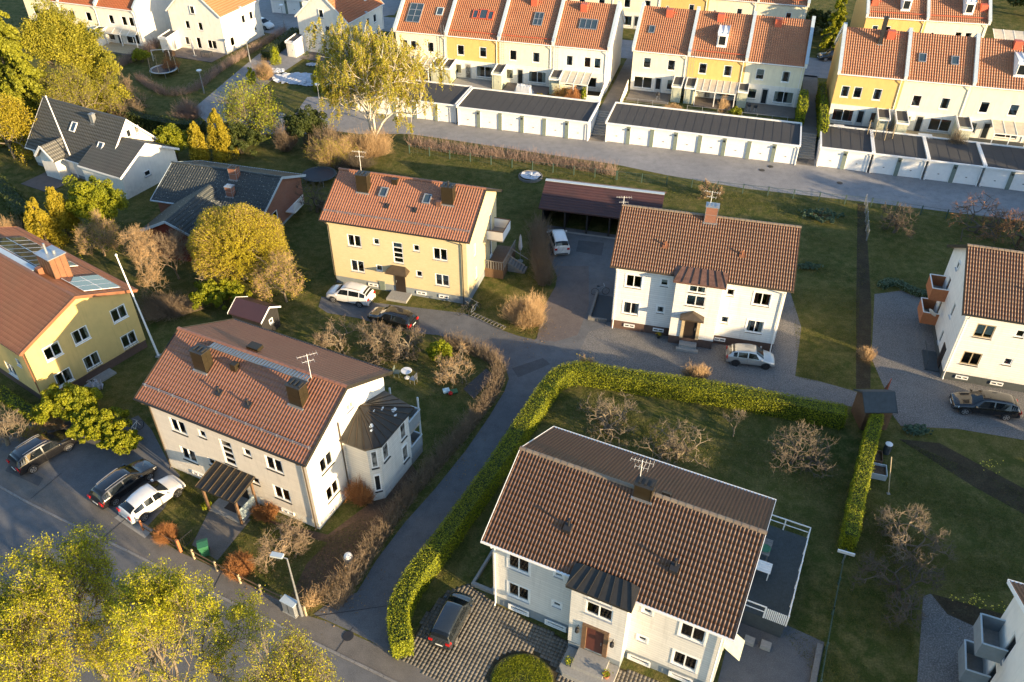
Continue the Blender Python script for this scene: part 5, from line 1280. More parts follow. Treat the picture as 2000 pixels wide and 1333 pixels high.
# white slat benches and railing on the first right-hand patio
o, yaw, L, _ = RY[2]
for k, dx in enumerate((1.6,3.6)):
    t = thing('slatted_bench', ('left' if k == 0 else 'right')+' white slatted lounger standing by the wall beyond the double garage', 'bench', (*off(o,yaw,dx,-4.3),1.52), yaw+.1)
    for i in range(7): MB().box(i*.22,-.5,.3,i*.22+.14,.5,.34).build('slat', M['white'], t)
    for p in ((0.05,-.45),(1.45,-.45),(.05,.45),(1.45,.45)): MB().box(p[0]-.03,p[1]-.03,0,p[0]+.03,p[1]+.03,.3).build('leg', M['white'], t)
t = thing('low_wall', 'white low garden wall along the back of the double garage roof', 'wall', (*off(o,yaw,.9,-5.2),1.4), yaw); MB().box(0,0,0,4.2,.15,.7).build('wall_panel', M['white'], t); MB().box(-.04,-.03,.7,4.24,.18,.76).build('coping', M['white'], t)
def trampoline(label, loc, r, net, rz=0):
    t = thing('trampoline', label, 'trampoline', loc, rz)
    MB().lathe([(r,.7),(r,.76),(r*.88,.77),(r*.86,.7)], n=20, cap=False).build('frame_pad', M['bluemetal' if net == 1 else 'plinthdark'], t)
    MB().lathe([(0.01,.66),(r*.88,.68),(r*.88,.7),(.01,.69)], n=20).build('jumping_mat', M['trampnet'], t)
    for i in range(4):
        a = math.pi/2*i+.4; MB().tube((r*math.cos(a),r*math.sin(a),0),(r*math.cos(a),r*math.sin(a),.7),.03,n=6).build('leg', M['galv'], t)
    if net:
        for i in range(8):
            a = math.pi/4*i; MB().tube((r*math.cos(a),r*math.sin(a),.7),(r*.95*math.cos(a),r*.95*math.sin(a),2.3),.03,n=6).build('net_pole', M['palewood'], t)
        b = MB(); n = 32
        for i in range(n):
            a = 2*math.pi*i/n; b.bar((r*.97*math.cos(a),r*.97*math.sin(a),.75),(r*.95*math.cos(a),r*.95*math.sin(a),2.2),.012,.012)
        for j in range(9):
            zz = .8+j*.18
            for i in range(n):
                a = 2*math.pi*i/n; a1 = 2*math.pi*(i+1)/n; b.bar((r*.96*math.cos(a),r*.96*math.sin(a),zz),(r*.96*math.cos(a1),r*.96*math.sin(a1),zz),.012,.012)
        b.build('safety_net', M['blacktrim'], t)
    return t
trampoline('round trampoline with a brown safety net on the terrace of the yellow end house', (*off(o,yaw,5.6,-4.0),1.5), 1.5, 2)
q = g(625,352); trampoline('dark round trampoline without net on the shaded lawn behind the brick house', (q.x,q.y,0), 1.9, 0)
q = g(322,145); trampoline('pale-rimmed trampoline with a bare bush beside it on the far left lawn', (q.x,q.y,0), 1.9, 1)
def table_set(label, loc, rz, w=1.5, d=.8, m='white', chairs=2, cl='white garden chair at the deck table'):
    t = thing('garden_table', label, 'table', loc, rz)
    for i in range(5): MB().box(-w/2,-d/2+i*d/5,.70,w/2,-d/2+(i+1)*d/5-.02,.74).build('slat', M[m], t)
    for p in ((-1,-1),(1,-1),(-1,1),(1,1)): MB().box(p[0]*(w/2-.08)-.03,p[1]*(d/2-.08)-.03,0,p[0]*(w/2-.08)+.03,p[1]*(d/2-.08)+.03,.7).build('leg', M[m], t)
def chair(label, loc, rz, m='white', s=1.0):
    t = thing('garden_chair', label, 'chair', loc, rz); s = 1
    MB().box(-.24,-.24,.42,.24,.24,.46).build('seat', M[m], t)
    b = MB()
    for i in range(4): b.box(-.22+i*.13,.2,.5,-.17+i*.13,.24,.9)
    b.box(-.24,.2,.86,.24,.24,.92).build('backrest', M[m], t)
    for p in ((-1,-1),(1,-1),(-1,1),(1,1)): MB().box(p[0]*.2-.02,p[1]*.2-.02,0,p[0]*.2+.02,p[1]*.2+.02,.42).build('leg', M[m], t)
table_set('pale rectangular table on the wooden deck in front of the open door', (*off(o,yaw,L+3.4,-2.6),1.7), yaw)
chair('left white chair drawn up to the deck table', (*off(o,yaw,L+3.1,-3.3),1.7), yaw+math.pi); chair('right white chair drawn up to the deck table', (*off(o,yaw,L+3.8,-3.3),1.7), yaw+math.pi)
table_set('small slatted table on the shaded patio of the yellow end house', (*off(o,yaw,1.2,-2.2),1.56), yaw, 1.2)
chair('chair by the window of the yellow end house patio', (*off(o,yaw,1.2,-3.1),1.56), yaw+math.pi)
# kettle grills
def grill(label, loc):
    t = thing('kettle_grill', label, 'grill', loc); MB().lathe([(.03,.55),(.2,.6),(.28,.75),(.27,.85),(.15,.98),(.02,1.02)], n=12).build('bowl', M['blacktrim'], t)
    for i in range(3): a = 2.1*i; MB().bar((.1*math.cos(a),.1*math.sin(a),.6),(.3*math.cos(a),.3*math.sin(a),0),.03,.03).build('leg', M['galv'], t)
grill('black kettle grill standing alone on the shaded patio', (*off(RY[1][0],GY,4.0,-2.3),1.56)); grill('black kettle grill beside the store of the cream end house, left of two', (*off(RY[1][0],GY,15.4,-2.6),1.56)); grill('black kettle grill nearer the open door, right of two', (*off(RY[1][0],GY,16.2,-2.8),1.56))
# covered garden sofa
t = thing('covered_sofa', 'garden furniture under a crumpled white cover on a patio', 'furniture cover', (*off(RY[0][0],-.27,18.6,-2.7),1.56), -.27)
b = MB(); nx, ny = 14, 7; P = {}
for i in range(nx+1):
    for j in range(ny+1):
        x_ = -1.25+2.5*i/nx; y_ = -.6+1.2*j/ny; e = min(i, nx-i, 2)/2*min(j, ny-j, 2)/2
        P[i,j] = (x_*(1+.03*rng.random()), y_, (.85+.12*rng.random()+(.12 if j > 4 else 0))*(e if e < 1 else 1)+.0)
for i in range(nx):
    for j in range(ny): b.poly([P[i,j],P[i+1,j],P[i+1,j+1],P[i,j+1]])
b.build('cover', M['tarp'], t)
# ---------------------------------------------------------------- plants
def tubes_mesh(name, P0, P1, R0, R1, n=3):
    P0, P1 = np.asarray(P0, float), np.asarray(P1, float); R0, R1 = np.asarray(R0, float), np.asarray(R1, float)
    d = P1-P0; L = np.linalg.norm(d, axis=1, keepdims=True)+1e-9; d = d/L
    ref = np.where(np.abs(d[:, 2:3]) > .9, [[1.,0,0]], [[0,0,1.]]); u = np.cross(d, ref); u /= np.linalg.norm(u, axis=1, keepdims=True)+1e-9; v = np.cross(d, u)
    V = []
    for P, R in ((P0, R0), (P1, R1)):
        for i in range(n):
            t = 2*math.pi*i/n; V.append(P+(u*math.cos(t)+v*math.sin(t))*R[:, None])
    V = np.stack(V, 1).reshape(-1, 3); m = len(P0); b = (np.arange(m)*2*n)[:, None]; F = []
    for i in range(n):
        j = (i+1) % n; F.append(np.concatenate([b+i, b+j, b+n+j, b+n+i], 1))
    return sharemesh(name, V, np.concatenate(F), True)

def leaves_mesh(name, C, size, r, aspect=.55, up=0.0, tone=None, nrm=None, flat=0.0):
    """one small folded-free leaf face per point"""
    n = len(C); C = np.asarray(C, float)
    a = r.normal(size=(n, 3)); 
    if nrm is not None: a = a*flat + np.asarray(nrm)
    a[:, 2] += up; a /= np.linalg.norm(a, axis=1, keepdims=True)+1e-9
    h = r.normal(size=(n, 3)); u = np.cross(a, h); u /= np.linalg.norm(u, axis=1, keepdims=True)+1e-9; v = np.cross(a, u)
    s = (size*r.uniform(.6, 1.35, n))[:, None]
    V = np.stack([C-u*s, C+v*s*aspect, C+u*s, C-v*s*aspect], 1).reshape(-1, 3)
    F = np.arange(4*n).reshape(-1, 4)
    me = sharemesh(name, V, F)
    t = me.attributes.new('tone', 'FLOAT', 'FACE'); t.data.foreach_set('value', (r.uniform(0.01, 1, n) if tone is None else tone).astype(np.float32))
    return me

def grow(r, base, height, spread, levels, n0, trunk=.22, r0=.14, up=.5, wig=.25, dec=.68, nb=3, gnarl=0.0, droop=0.0, seglen=.35, split=.9, start_dir=None):
    """branch skeleton; returns segments and tips"""
    P0=[];P1=[];R0=[];R1=[];tips=[]
    def branch(p, d, L, rad, lev):
        k = max(2, int(L/seglen)); q = p.copy(); dd = d.copy(); kids = []
        for i in range(k):
            dd = dd + r.normal(size=3)*wig*(1+gnarl*(lev > 0)); dd[2] += up*.06*(1 if lev else 0) - droop*lev*.08
            dd /= np.linalg.norm(dd); n = q+dd*(L/k); ra = rad*(1-.55*i/k); rb = rad*(1-.55*(i+1)/k)
            P0.append(q); P1.append(n); R0.append(max(ra,.006)); R1.append(max(rb,.005)); q = n
            if lev < levels and i >= k*.25: kids.append((q.copy(), dd.copy(), (i+1)/k))
        if lev >= levels: tips.append(q); tips.append((P0[-1]+q)/2); return
        m = nb+(r.random() < .5)
        for j in range(m):
            kp, kd, f = kids[int(len(kids)*(j+.5)/m)] if kids else (q, dd, 1)
            s = r.normal(size=3); s -= s.dot(kd)*kd; s /= np.linalg.norm(s)+1e-9
            nd = kd*.55+s*split; nd[2] += up*.5; nd /= np.linalg.norm(nd)
            branch(kp, nd, L*dec*r.uniform(.75,1.15), rad*(.62-.15*f*0), lev+1)
        branch(q, dd, L*dec*.8, rad*.45, lev+1)
    b = np.array(base, float); d0 = np.array([0.,0,1.])
    th = height*trunk; q = b.copy(); k = 3
    for i in range(k):
        n = q+np.array([r.normal()*.05, r.normal()*.05, th/k]); P0.append(q-[0,0,.1] if i == 0 else q); P1.append(n); R0.append(r0*(1.25-.1*i)); R1.append(r0*(1.15-.1*i)); q = n
    for j in range(n0):
        a = 2*math.pi*(j+r.random()*.6)/n0; s = spread*r.uniform(.8,1.2)
        d = np.array([math.cos(a)*s, math.sin(a)*s, 1.0]); d /= np.linalg.norm(d)
        branch(q-np.array([0,0,r.random()*th*.2]), d, height*(1-trunk)*.5, r0*.62, 1)
    return P0,P1,R0,R1,np.array(tips)
def fit_to(P0,P1,tips,base,height,rad):
    """scale the skeleton to the crown size wanted"""
    A = np.array(P1); b = np.array(base); h = A[:,2].max()-b[2]; w = np.percentile(np.hypot(A[:,0]-b[0], A[:,1]-b[1]), 97)
    s = np.array([rad/w, rad/w, height/h]); f = lambda X: (np.array(X)-b)*s+b
    return f(P0), f(P1), f(tips)

def tree(name, label, cat, p, height, rad, seed, levels=4, n0=4, bark='bark', leaf=None, nleaf=0, lsize=.1, lspread=.25, group=None, nb=3, r0=.14, twig_n=0, twl=.5, twm=None, tname='trunk', crown='crown', **kw):
    r = np.random.default_rng(seed); b = (0,0,0)
    P0,P1,R0,R1,tips = grow(r, b, height, kw.pop('spread', 1.0), levels, n0, r0=r0, nb=nb, **kw)
    P0,P1,tips = fit_to(P0,P1,tips,b,height,rad)
    t = thing(name, label, cat, (p[0], p[1], p[2] if len(p) > 2 else 0), 0, group)
    if twig_n:
        i = r.integers(0, len(tips), twig_n); c = tips[i]; out = c/np.linalg.norm(c+1e-9, axis=1, keepdims=True)
        d = r.normal(size=(twig_n,3))*.8+out*.7; d[:,2] += .35; d /= np.linalg.norm(d, axis=1, keepdims=True); e = c+d*r.uniform(.3,1,(twig_n,1))*twl
        me = tubes_mesh('twigs', c, e, np.full(twig_n,.010), np.full(twig_n,.005)); o = link('twigs', me, M[twm or bark], t); tag(o, kind='stuff')
        tips = np.concatenate([tips, e, (c+e)/2])
    link(tname, tubes_mesh(tname, P0, P1, R0, R1, 4), M[bark], t)
    if leaf:
        i = r.integers(0, len(tips), nleaf); C = tips[i]+r.normal(size=(nleaf,3))*lspread
        # whole twigs tend to be lighter or darker
        base = r.uniform(0,1,len(tips))[i]; tone = np.clip(base*.7+r.uniform(0,.3,nleaf), .01, 1)
        o = link(crown, leaves_mesh(crown, C, lsize, r, tone=tone), M[leaf], t)
    return t

def blob_pts(r, n, rx, ry, rz, shell=.5, lumps=9, low=-1.0, amp=.25):
    """points through a lumpy ellipsoid"""
    d = r.normal(size=(n,3)); d /= np.linalg.norm(d, axis=1, keepdims=True)
    L = r.normal(size=(lumps,3)); L /= np.linalg.norm(L, axis=1, keepdims=True)
    k = (np.clip((d@L.T), 0, 1)**4).max(1); rad = 1-amp+amp*1.6*k
    rad *= 1-shell*r.random(n)**2.2
    P = d*rad[:,None]; P = P[P[:,2] > low]; return P*np.array([rx,ry,rz])
def clump_pts(r, n, K, cr, cf, zs=1.0):
    """points over the surfaces of many small clumps; cf(K) gives centres and the scale of each clump"""
    C, S_ = cf(K); k = r.integers(0, len(C), n); d = r.normal(size=(n,3)); d /= np.linalg.norm(d, axis=1, keepdims=True)
    rad = cr*S_[k]*(1-.45*r.random(n)**2); P = C[k]+d*rad[:,None]*[1,1,zs]; tone = np.clip(r.uniform(.1,.9,len(C))[k]*.6+r.uniform(0,.4,n), .01, 1); return P, tone, d
def bush(name, label, cat, p, rx, ry, h, n, leaf, size, seed, group=None, core=True, up=0.0, shell=.45, amp=.25, z=0, lumps=9, stem='bark', cname='foliage', K=None, cr=None):
    r = np.random.default_rng(seed); t = thing(name, label, cat, (p[0], p[1], z), 0, group); m_ = min(rx, ry, h*.5); cr = cr or m_*.20; K = K or int(60+60*amp/.25); n = int(n*1.3)
    def cf(K):
        d = r.normal(size=(K,3)); d[:,2] = np.abs(d[:,2])-.45*r.random(K); d /= np.linalg.norm(d, axis=1, keepdims=True); q = r.uniform(.40,.95,K)*(1+.20*np.sin(d[:,0]*5+seed)*np.cos(d[:,1]*4))
        return d*q[:,None]*[rx,ry,h*.5]+[0,0,h*.48], r.uniform(.65,1.35,K)
    P, tone, d = clump_pts(r, n, K, cr, cf); e = P[:,2] > .02; P, tone, d = P[e], tone[e], d[e]
    link(cname, leaves_mesh(cname, P, size, r, up=up, tone=tone, nrm=d, flat=.9), M[leaf], t)
    m = 24; a = r.uniform(0,2*math.pi,m); e = np.stack([np.cos(a)*rx*.6*r.random(m), np.sin(a)*ry*.6*r.random(m), np.full(m,h*.7)], 1)
    link('stem', tubes_mesh('stem', e*[.15,.15,0]-[0,0,.05], e, np.full(m,.035), np.full(m,.012), 4), M[stem], t)
    return t
def twigbush(name, label, cat, p, rx, ry, h, n, m, seed, group=None, th=.011, z=0, side=2, dome=True, leaf=None, nleaf=0, lsize=.05, tname='twigs'):
    """leafless shrub: many upward twigs, each forked"""
    r = np.random.default_rng(seed); t = thing(name, label, cat, (p[0], p[1], z), 0, group)
    a = r.uniform(0,2*math.pi,n); q = np.sqrt(r.random(n)); lob = 1+.20*np.sin(a*3+seed)+.14*np.sin(a*5+seed*2.3)*q+.10*r.normal(size=n); lob = np.where(th < .0075, 1+.06*r.normal(size=n), lob); ex = np.cos(a)*q*rx*lob; ey = np.sin(a)*q*ry*lob
    ez = h*(np.sqrt(np.clip(1-.8*q*q,0,1)) if dome else 1)*r.uniform(.42,1.0,n)*np.clip(lob,.7,1.35)
    E_ = np.stack([ex,ey,ez],1); B_ = np.stack([ex*.22,ey*.22,np.zeros(n)],1)+r.normal(size=(n,3))*[.05,.05,0]
    Mi = B_*.45+E_*.55+r.normal(size=(n,3))*.06*max(rx,.5); Mi[:,2] = np.abs(E_[:,2]*.5)
    P0=[B_,Mi]; P1=[Mi,E_]; R0=[np.full(n,th*1.7),np.full(n,th)]; R1=[np.full(n,th),np.full(n,th*.5)]
    for k in range(side):
        f = r.uniform(.3,1,(n,1)); s = Mi*(1-f)+E_*f; e = s+r.normal(size=(n,3))*.17*max(.7,h*.45)+[0,0,.08*h]; P0.append(s); P1.append(e); R0.append(np.full(n,th*.75)); R1.append(np.full(n,th*.4))
    link(tname, tubes_mesh(tname, np.concatenate(P0), np.concatenate(P1), np.concatenate(R0), np.concatenate(R1)), M[m], t)
    if leaf:
        i = r.integers(0,n,nleaf); C = E_[i]+r.normal(size=(nleaf,3))*.15; C[:,2] = np.abs(C[:,2]); link('leaves', leaves_mesh('leaves', C, lsize, r), M[leaf], t)
    return t
def conifer(name, label, cat, p, h, rad, n, leaf, seed, size=.16, group=None, layers=0, power=.8, z=0, bark='bark', drooping=0.3, base=0.04):
    r = np.random.default_rng(seed); t = thing(name, label, cat, (p[0], p[1], z), 0, group)
    link('trunk', tubes_mesh('trunk', [[0,0,-.1]], [[0,0,h*.93]], [rad*.07+.06], [.02], 8), M[bark], t)
    if layers:
        br = layers*7; a = r.uniform(0,2*math.pi,br); f = (np.arange(br)/br)**.85; zb = h*(.06+.9*f); L = rad*(1-f)**power*r.uniform(.72,1.12,br)+.15
        k = max(8, n//br); C = []; T = []
        for i in range(br):
            s = r.random(k)**.75; w = (.10+.16*s*(1-s)*3)*L[i]*.5
            x = s*L[i]; y = r.normal(size=k)*w*.55; zz = zb[i]-drooping*s*s*L[i]+r.normal(size=k)*.07-np.abs(y)*.25
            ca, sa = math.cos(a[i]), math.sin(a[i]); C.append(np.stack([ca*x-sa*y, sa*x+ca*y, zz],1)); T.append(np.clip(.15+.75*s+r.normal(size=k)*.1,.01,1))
        C = np.concatenate(C); T = np.concatenate(T)
        e = np.stack([np.cos(a)*L*.95, np.sin(a)*L*.95, zb-drooping*L*.9],1); link('branch', tubes_mesh('branch', np.stack([0*a,0*a,zb],1), e, np.full(br,.045), np.full(br,.01)), M[bark], t)
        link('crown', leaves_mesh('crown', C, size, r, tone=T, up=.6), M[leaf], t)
    else:
        def cf(K):
            a = r.uniform(0,2*math.pi,K); f = base+(1-base)*(np.arange(K)+.5)/K; f = f**1.05; R = rad*np.clip(1.02-f,0,1)**power*r.uniform(.45,1.0,K)
            return np.stack([np.cos(a)*R, np.sin(a)*R, h*(.06+.88*f)+r.normal(size=K)*h*.02],1), r.uniform(.6,1.3,K)*np.clip(1.25-f,.35,1)
        P, tone, d = clump_pts(r, n, int(30+h*7), rad*.34, cf, 1.7); e = P[:,2] > .02
        link('crown', leaves_mesh('crown', P[e], size, r, nrm=d[e], flat=.8, tone=tone[e], up=.3), M[leaf], t)
    return t
def hedge(name, label, line, w, h, leaf, size, dens, seed, z=0, group=None, taper=.0, cat='hedge', bare=False, inner='leafdark', hs=None):
    """hedge along a line of points; leaf faces over top and sides, dark core inside"""
    r = np.random.default_rng(seed); L = smooth_line([(p[0],p[1],0) for p in line], 5) if len(line) > 2 else [Vector((p[0],p[1],0)) for p in line]
    o = L[0]; t = thing(name, label, cat, (o.x,o.y,z), 0, group); core = MB(); C=[]; Nn=[]
    if hs is None: hs = [h]*len(L)
    else: hs = [hs[0]+(hs[1]-hs[0])*i/(len(L)-1) for i in range(len(L))]
    P0=[];P1=[]
    for i,(a,b) in enumerate(zip(L[:-1],L[1:])):
        a = a-o; b = b-o; d = b-a; ln = d.length
        if ln < 1e-4: continue
        d.normalize(); n = Vector((-d.y,d.x,0)); hh = (hs[i]+hs[i+1])/2; ww = w*.5*.82
        if not bare:
            e0, e1 = a-d*.02, b+d*.02
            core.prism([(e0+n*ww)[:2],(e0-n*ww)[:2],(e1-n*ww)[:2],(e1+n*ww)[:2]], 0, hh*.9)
        k = int(ln*(w+2*hh)*dens); s = r.random(k); q = r.random(k)*(w+2*hh)
        side = np.where(q < hh, -1, np.where(q < hh+w, 0, 1)); zz = np.where(side == -1, q, np.where(side == 1, q-hh-w, hh)); yy = np.where(side == -1, -w/2, np.where(side == 1, w/2, q-hh-w/2))
        xx = s*ln; wob = .5+.5*np.sin((xx+i)*3.1+zz*2.7); rough = .035+.035*wob
        yy = yy*(1-taper*zz/hh)+r.normal(size=k)*rough*(side != 0)+0; zz = np.clip(zz+r.normal(size=k)*rough*.8, 0.02, None)
        if bare:
            m = int(ln*dens*w*1.2); x_ = r.random(m)*ln; y_ = (r.random(m)-.5)*w*.7; tz = hh*r.uniform(.45,1.15,m); lean = r.normal(size=(m,2))*.24
            A = np.array(a)[None,:]+np.array(d)[None,:]*x_[:,None]+np.array(n)[None,:]*y_[:,None]; B2 = A.copy(); B2[:,2] = tz; B2[:,:2] += lean*(w/.8); P0.append(A); P1.append(B2)
            for kk in range(2):
                f = r.uniform(.35,.95,(m,1)); S_ = A*(1-f)+B2*f; E2 = S_+r.normal(size=(m,3))*[.16,.16,.10]+[0,0,.14]; P0.append(S_); P1.append(E2)
        P = np.array(a)[None,:]+np.array(d)[None,:]*xx[:,None]+np.array(n)[None,:]*yy[:,None]; P[:,2] = zz; C.append(P)
        nv = np.array(n)[None,:]*side[:,None]+np.array([0,0,1])[None,:]*(side == 0)[:,None]+[0,0,.15]; Nn.append(nv)
    if bare:
        P0 = np.concatenate(P0); P1 = np.concatenate(P1); m = len(P0); link('twigs', tubes_mesh('twigs', P0, P1, np.full(m,size), np.full(m,size*.5)), M[leaf], t)
        return t
    for a, sg in ((0, -1), (len(L)-1, 1)):      # closed leafy ends
        d = (L[1]-L[0]) if a == 0 else (L[-1]-L[-2]); d.normalize(); n = Vector((-d.y,d.x,0)); k = int(w*h*dens*2.0); q = r.uniform(-.5,.5,k)*w; zq = r.uniform(.02,1,k)*hs[min(a,len(hs)-1)]
        e = L[a]-o; P = np.array(e)[None,:]+np.array(n)[None,:]*q[:,None]+np.array(d*sg)[None,:]*(.06+np.abs(r.normal(size=k))*.08)[:,None]; P[:,2] = zq; C.append(P); Nn.append(np.tile(np.array(d*sg)+[0,0,.15],(k,1)))
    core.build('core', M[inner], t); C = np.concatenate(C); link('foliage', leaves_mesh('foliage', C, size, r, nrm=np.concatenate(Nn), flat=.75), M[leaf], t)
    return t
def Q(x, y, z=0): q = g(x, y, z); return (q.x, q.y)

# the tall lit maples by the street, lower left
MG = 'yellow-green trees along the street'
# crowns stand in front of the street; trunks below the frame
def mtree(label, px, py, zc, h, rad, seed, n, size):
    q = g(px, py, zc); return tree('maple_tree', label, 'tree', (q.x,q.y), h, rad, seed, 5, 5, 'barkpale', 'leafmaple', n, size, .11, MG, r0=.15, spread=.85, wig=.16, trunk=.36, twig_n=3000, twl=.4, twm='bark')
mtree('spring-green tree in the lower left corner, its crown reaching over the street', 110, 1150, 8.0, 11.0, 3.9, 101, 34000, .046)
mtree('largest yellow-green tree at the bottom of the photo, left of the sparser one', 295, 1240, 8.5, 12.0, 4.3, 102, 50000, .046)
mtree('sparser pale-twigged tree at the bottom edge beside the manhole', 545, 1310, 7.5, 10.5, 2.4, 103, 13000, .042)
mtree('yellow-green tree cut off by the left edge below the street', 10, 1300, 8.0, 11.0, 4.0, 104, 36000, .046)
# bare pruned fruit trees
def fruit(label, px, h, rad, seed, m='barkpale', tw=900, tm='barkpale', **kw):
    q = g(*px); return tree('fruit_tree', label, 'tree', (q.x,q.y), h, rad, seed, 4, 5, m, None, 0, group='bare pruned fruit trees', r0=.15, spread=1.5, gnarl=1.1, wig=.28, up=.35, trunk=.2, twig_n=tw, twl=.42, twm=tm, seglen=.28, **kw)
fruit('bare knotted fruit tree left of the top corner of the front garden hedge', (1185,845), 3.2, 2.6, 201)
fruit('sunlit bare fruit tree right behind the ridge of the front house roof', (1320,895), 3.0, 2.5, 202)
fruit('small thin bare sapling between two wide fruit trees', (1432,850), 2.6, .9, 203, tw=250, r0=.06) if False else tree('sapling', 'small thin bare sapling between two wide fruit trees', 'tree', Q(1432,853), 2.6, .95, 203, 3, 3, 'barkpale', r0=.05, spread=.6, twig_n=200, twl=.3)
fruit('bare fruit tree near the right end of the long green hedge', (1545,905), 3.0, 2.7, 204, 'bark')
fruit('brightly sunlit spreading fruit tree right of the narrow tall hedge', (1755,1075), 2.7, 2.6, 205, tw=1400)
fruit('dark shaded fruit tree below the brightly lit spreading one', (1745,1165), 2.5, 2.6, 206, 'bark', tw=1100, tm='bark')
fruit('bare fruit tree behind the lamp post in front of the cream-white house', (555,1080), 2.6, 1.9, 207, 'twig', tw=1100, tm='twig')
fruit('bare fruit tree with orange tinge nearest the dark shed, left of three', (668,680), 3.0, 2.0, 208, 'barkpale', tw=1400, tm='twig')
fruit('wide bare fruit tree beside the driveway, left half of a pair', (735,690), 3.2, 2.1, 209, 'barkpale', tw=1600, tm='twig')
fruit('bare fruit tree beside the driveway, right half of a pair', (795,700), 3.2, 2.0, 210, 'barkpale', tw=1600, tm='twig')
fruit('light bare fruit tree beside the clipped evergreen on the curve', (885,745), 3.2, 1.7, 211, 'barkpale', tw=900, tm='twigtan')
fruit('brown-topped bare tree at the right edge beyond the lawn', (1905,455), 3.4, 3.6, 212, 'bark', tw=1500, tm='twigred')
fruit('second brown-topped bare tree at the right edge', (1985,480), 3.4, 3.0, 213, 'bark', tw=1300, tm='twigred')
fruit('small bare tree in the shade left of the brown-topped trees', (1745,455), 3.0, 2.6, 214, 'bark', tw=800, tm='bark')
fruit('tiny sunlit-topped fruit tree by the fence of the garage road', (1385,385), 2.0, 1.3, 215, 'bark', tw=500, tm='twigtan')
fruit('bare tree at the left edge beside the parked car', (15,870), 3.4, 1.8, 216, 'barkpale', tw=900, tm='twig')
fruit('bare tree beside the round trampoline of the far left garden', (268,205), 4.5, 2.6, 217, 'twig', tw=900, tm='twig')
fruit('thin bare tree in the dark garden behind the low brick house', (620,415), 3.6, 2.2, 218, 'bark', tw=900, tm='bark')
fruit('thin bare tree behind the garden beside the dark roofed house', (640,300), 3.6, 2.4, 219, 'bark', tw=900, tm='bark')
# the round willow-like dome and its neighbours
q = g(478,545)
dm = tree('domed_tree', 'large round dome-shaped yellow tree in front of the mossy dark roof', 'tree', (q.x,q.y), 6.6, 3.9, 301, 4, 7, 'barkpale', None, 0, r0=.3, spread=1.2)
r_ = np.random.default_rng(302)
nd = 3600; d = r_.normal(size=(nd,3)); d[:,2] = np.where(d[:,2] < -.3, -d[:,2], d[:,2]); d /= np.linalg.norm(d, axis=1, keepdims=True)
rr = 1+.035*np.sin(d[:,0]*9)+.035*np.cos(d[:,1]*8+d[:,2]*6)+r_.normal(size=nd)*.018; S_ = d*rr[:,None]*[4.25,4.2,3.8]+[0,0,3.35]; B_ = d*[2.4,2.4,2.4]*r_.uniform(.5,1,(nd,1))+[0,0,2.7]
S_[:,2] = np.maximum(S_[:,2], .5+r_.random(nd)*.6)
link('twigs', tubes_mesh('twigs', B_, S_, np.full(nd,.016), np.full(nd,.006)), M['twigtan'], dm)['kind'] = 'stuff'
k = r_.integers(0,nd,95000); f = r_.random((95000,1))**.45; P = B_[k]*(1-f)+S_[k]*f+r_.normal(size=(95000,3))*.07; tn = np.clip(r_.uniform(0,1,nd)[k]*.6+.4*r_.random(95000),.01,1)
link('crown', leaves_mesh('crown', P, .055, r_, nrm=d[k], flat=1.2, tone=tn), M['leafdome'], dm)
q = Q(560,590); tree('bare_tree', 'pale twiggy tree right below the round dome tree', 'tree', q, 4.6, 2.3, 303, 4, 5, 'barkpale', 'leafdome', 3500, .05, .2, twig_n=3500, twl=.5, twm='twigtan', r0=.1, spread=.8)
bush('evergreen_shrub', 'bright yellow-green evergreen shrub at the foot of the round dome tree', 'shrub', Q(430,600), 2.6, 1.8, 2.6, 12000, 'leafthuja', .09, 304)
tree('bare_tree', 'tall bare golden tree left of the round dome tree', 'tree', Q(300,560), 6.2, 2.6, 305, 4, 5, 'barkpale', None, 0, twig_n=3500, twl=.7, twm='twigtan', r0=.13, spread=.6)
tree('bare_tree', 'bare brown tree behind the tall golden one', 'tree', Q(350,545), 5.0, 2.2, 306, 4, 5, 'twig', None, 0, twig_n=2500, twl=.6, twm='twig', r0=.1, spread=.7)
tree('bare_tree', 'leafless bushy tree above the solar panels', 'tree', Q(205,500), 4.6, 2.3, 307, 4, 5, 'twig', 'leafdome', 1500, .05, .25, twig_n=2800, twl=.6, twm='twigtan', r0=.1, spread=.8)
twigbush('bare_shrub', 'bare shrub behind the solar panels at the left edge', 'shrub', Q(25,470), 1.3, 1.3, 2.4, 900, 'twigtan', 308)
twigbush('bare_shrub', 'dark bare thicket right of the flagpole by the yellow house', 'shrub', Q(330,610), 3.0, 2.0, 1.5, 1500, 'twig', 309)
# thuja group left of centre
conifer('thuja_tree', 'bright gold-green thuja left of the dark round conifer', 'tree', Q(95,480), 5.2, 1.4, 14000, 'leafyellow', 310, .09, power=.45)
conifer('thuja_tree', 'second golden thuja leaning on the dark round conifer', 'tree', Q(135,465), 5.8, 1.4, 14000, 'leafyellow', 311, .09, power=.5)
bush('round_conifer', 'large dark green rounded conifer between golden thujas and low brick house', 'tree', Q(205,455), 2.7, 2.4, 6.2, 24000, 'leafthuja', .09, 312, amp=.12)
bush('round_conifer', 'dark olive rounded conifer with golden tip at the corner of the grey-roofed house', 'tree', Q(345,315), 2.1, 2.1, 4.4, 12000, 'leafthuja', .09, 313, amp=.12)
conifer('thuja_tree', 'golden pointed thuja, left of the pair above the dark lawn', 'tree', Q(395,318), 5.0, 1.3, 12000, 'leafyellow', 314, .09, power=.5)
conifer('thuja_tree', 'golden pointed thuja, right of the pair above the dark lawn', 'tree', Q(437,310), 6.0, 1.6, 14000, 'leafyellow', 315, .09, power=.55)
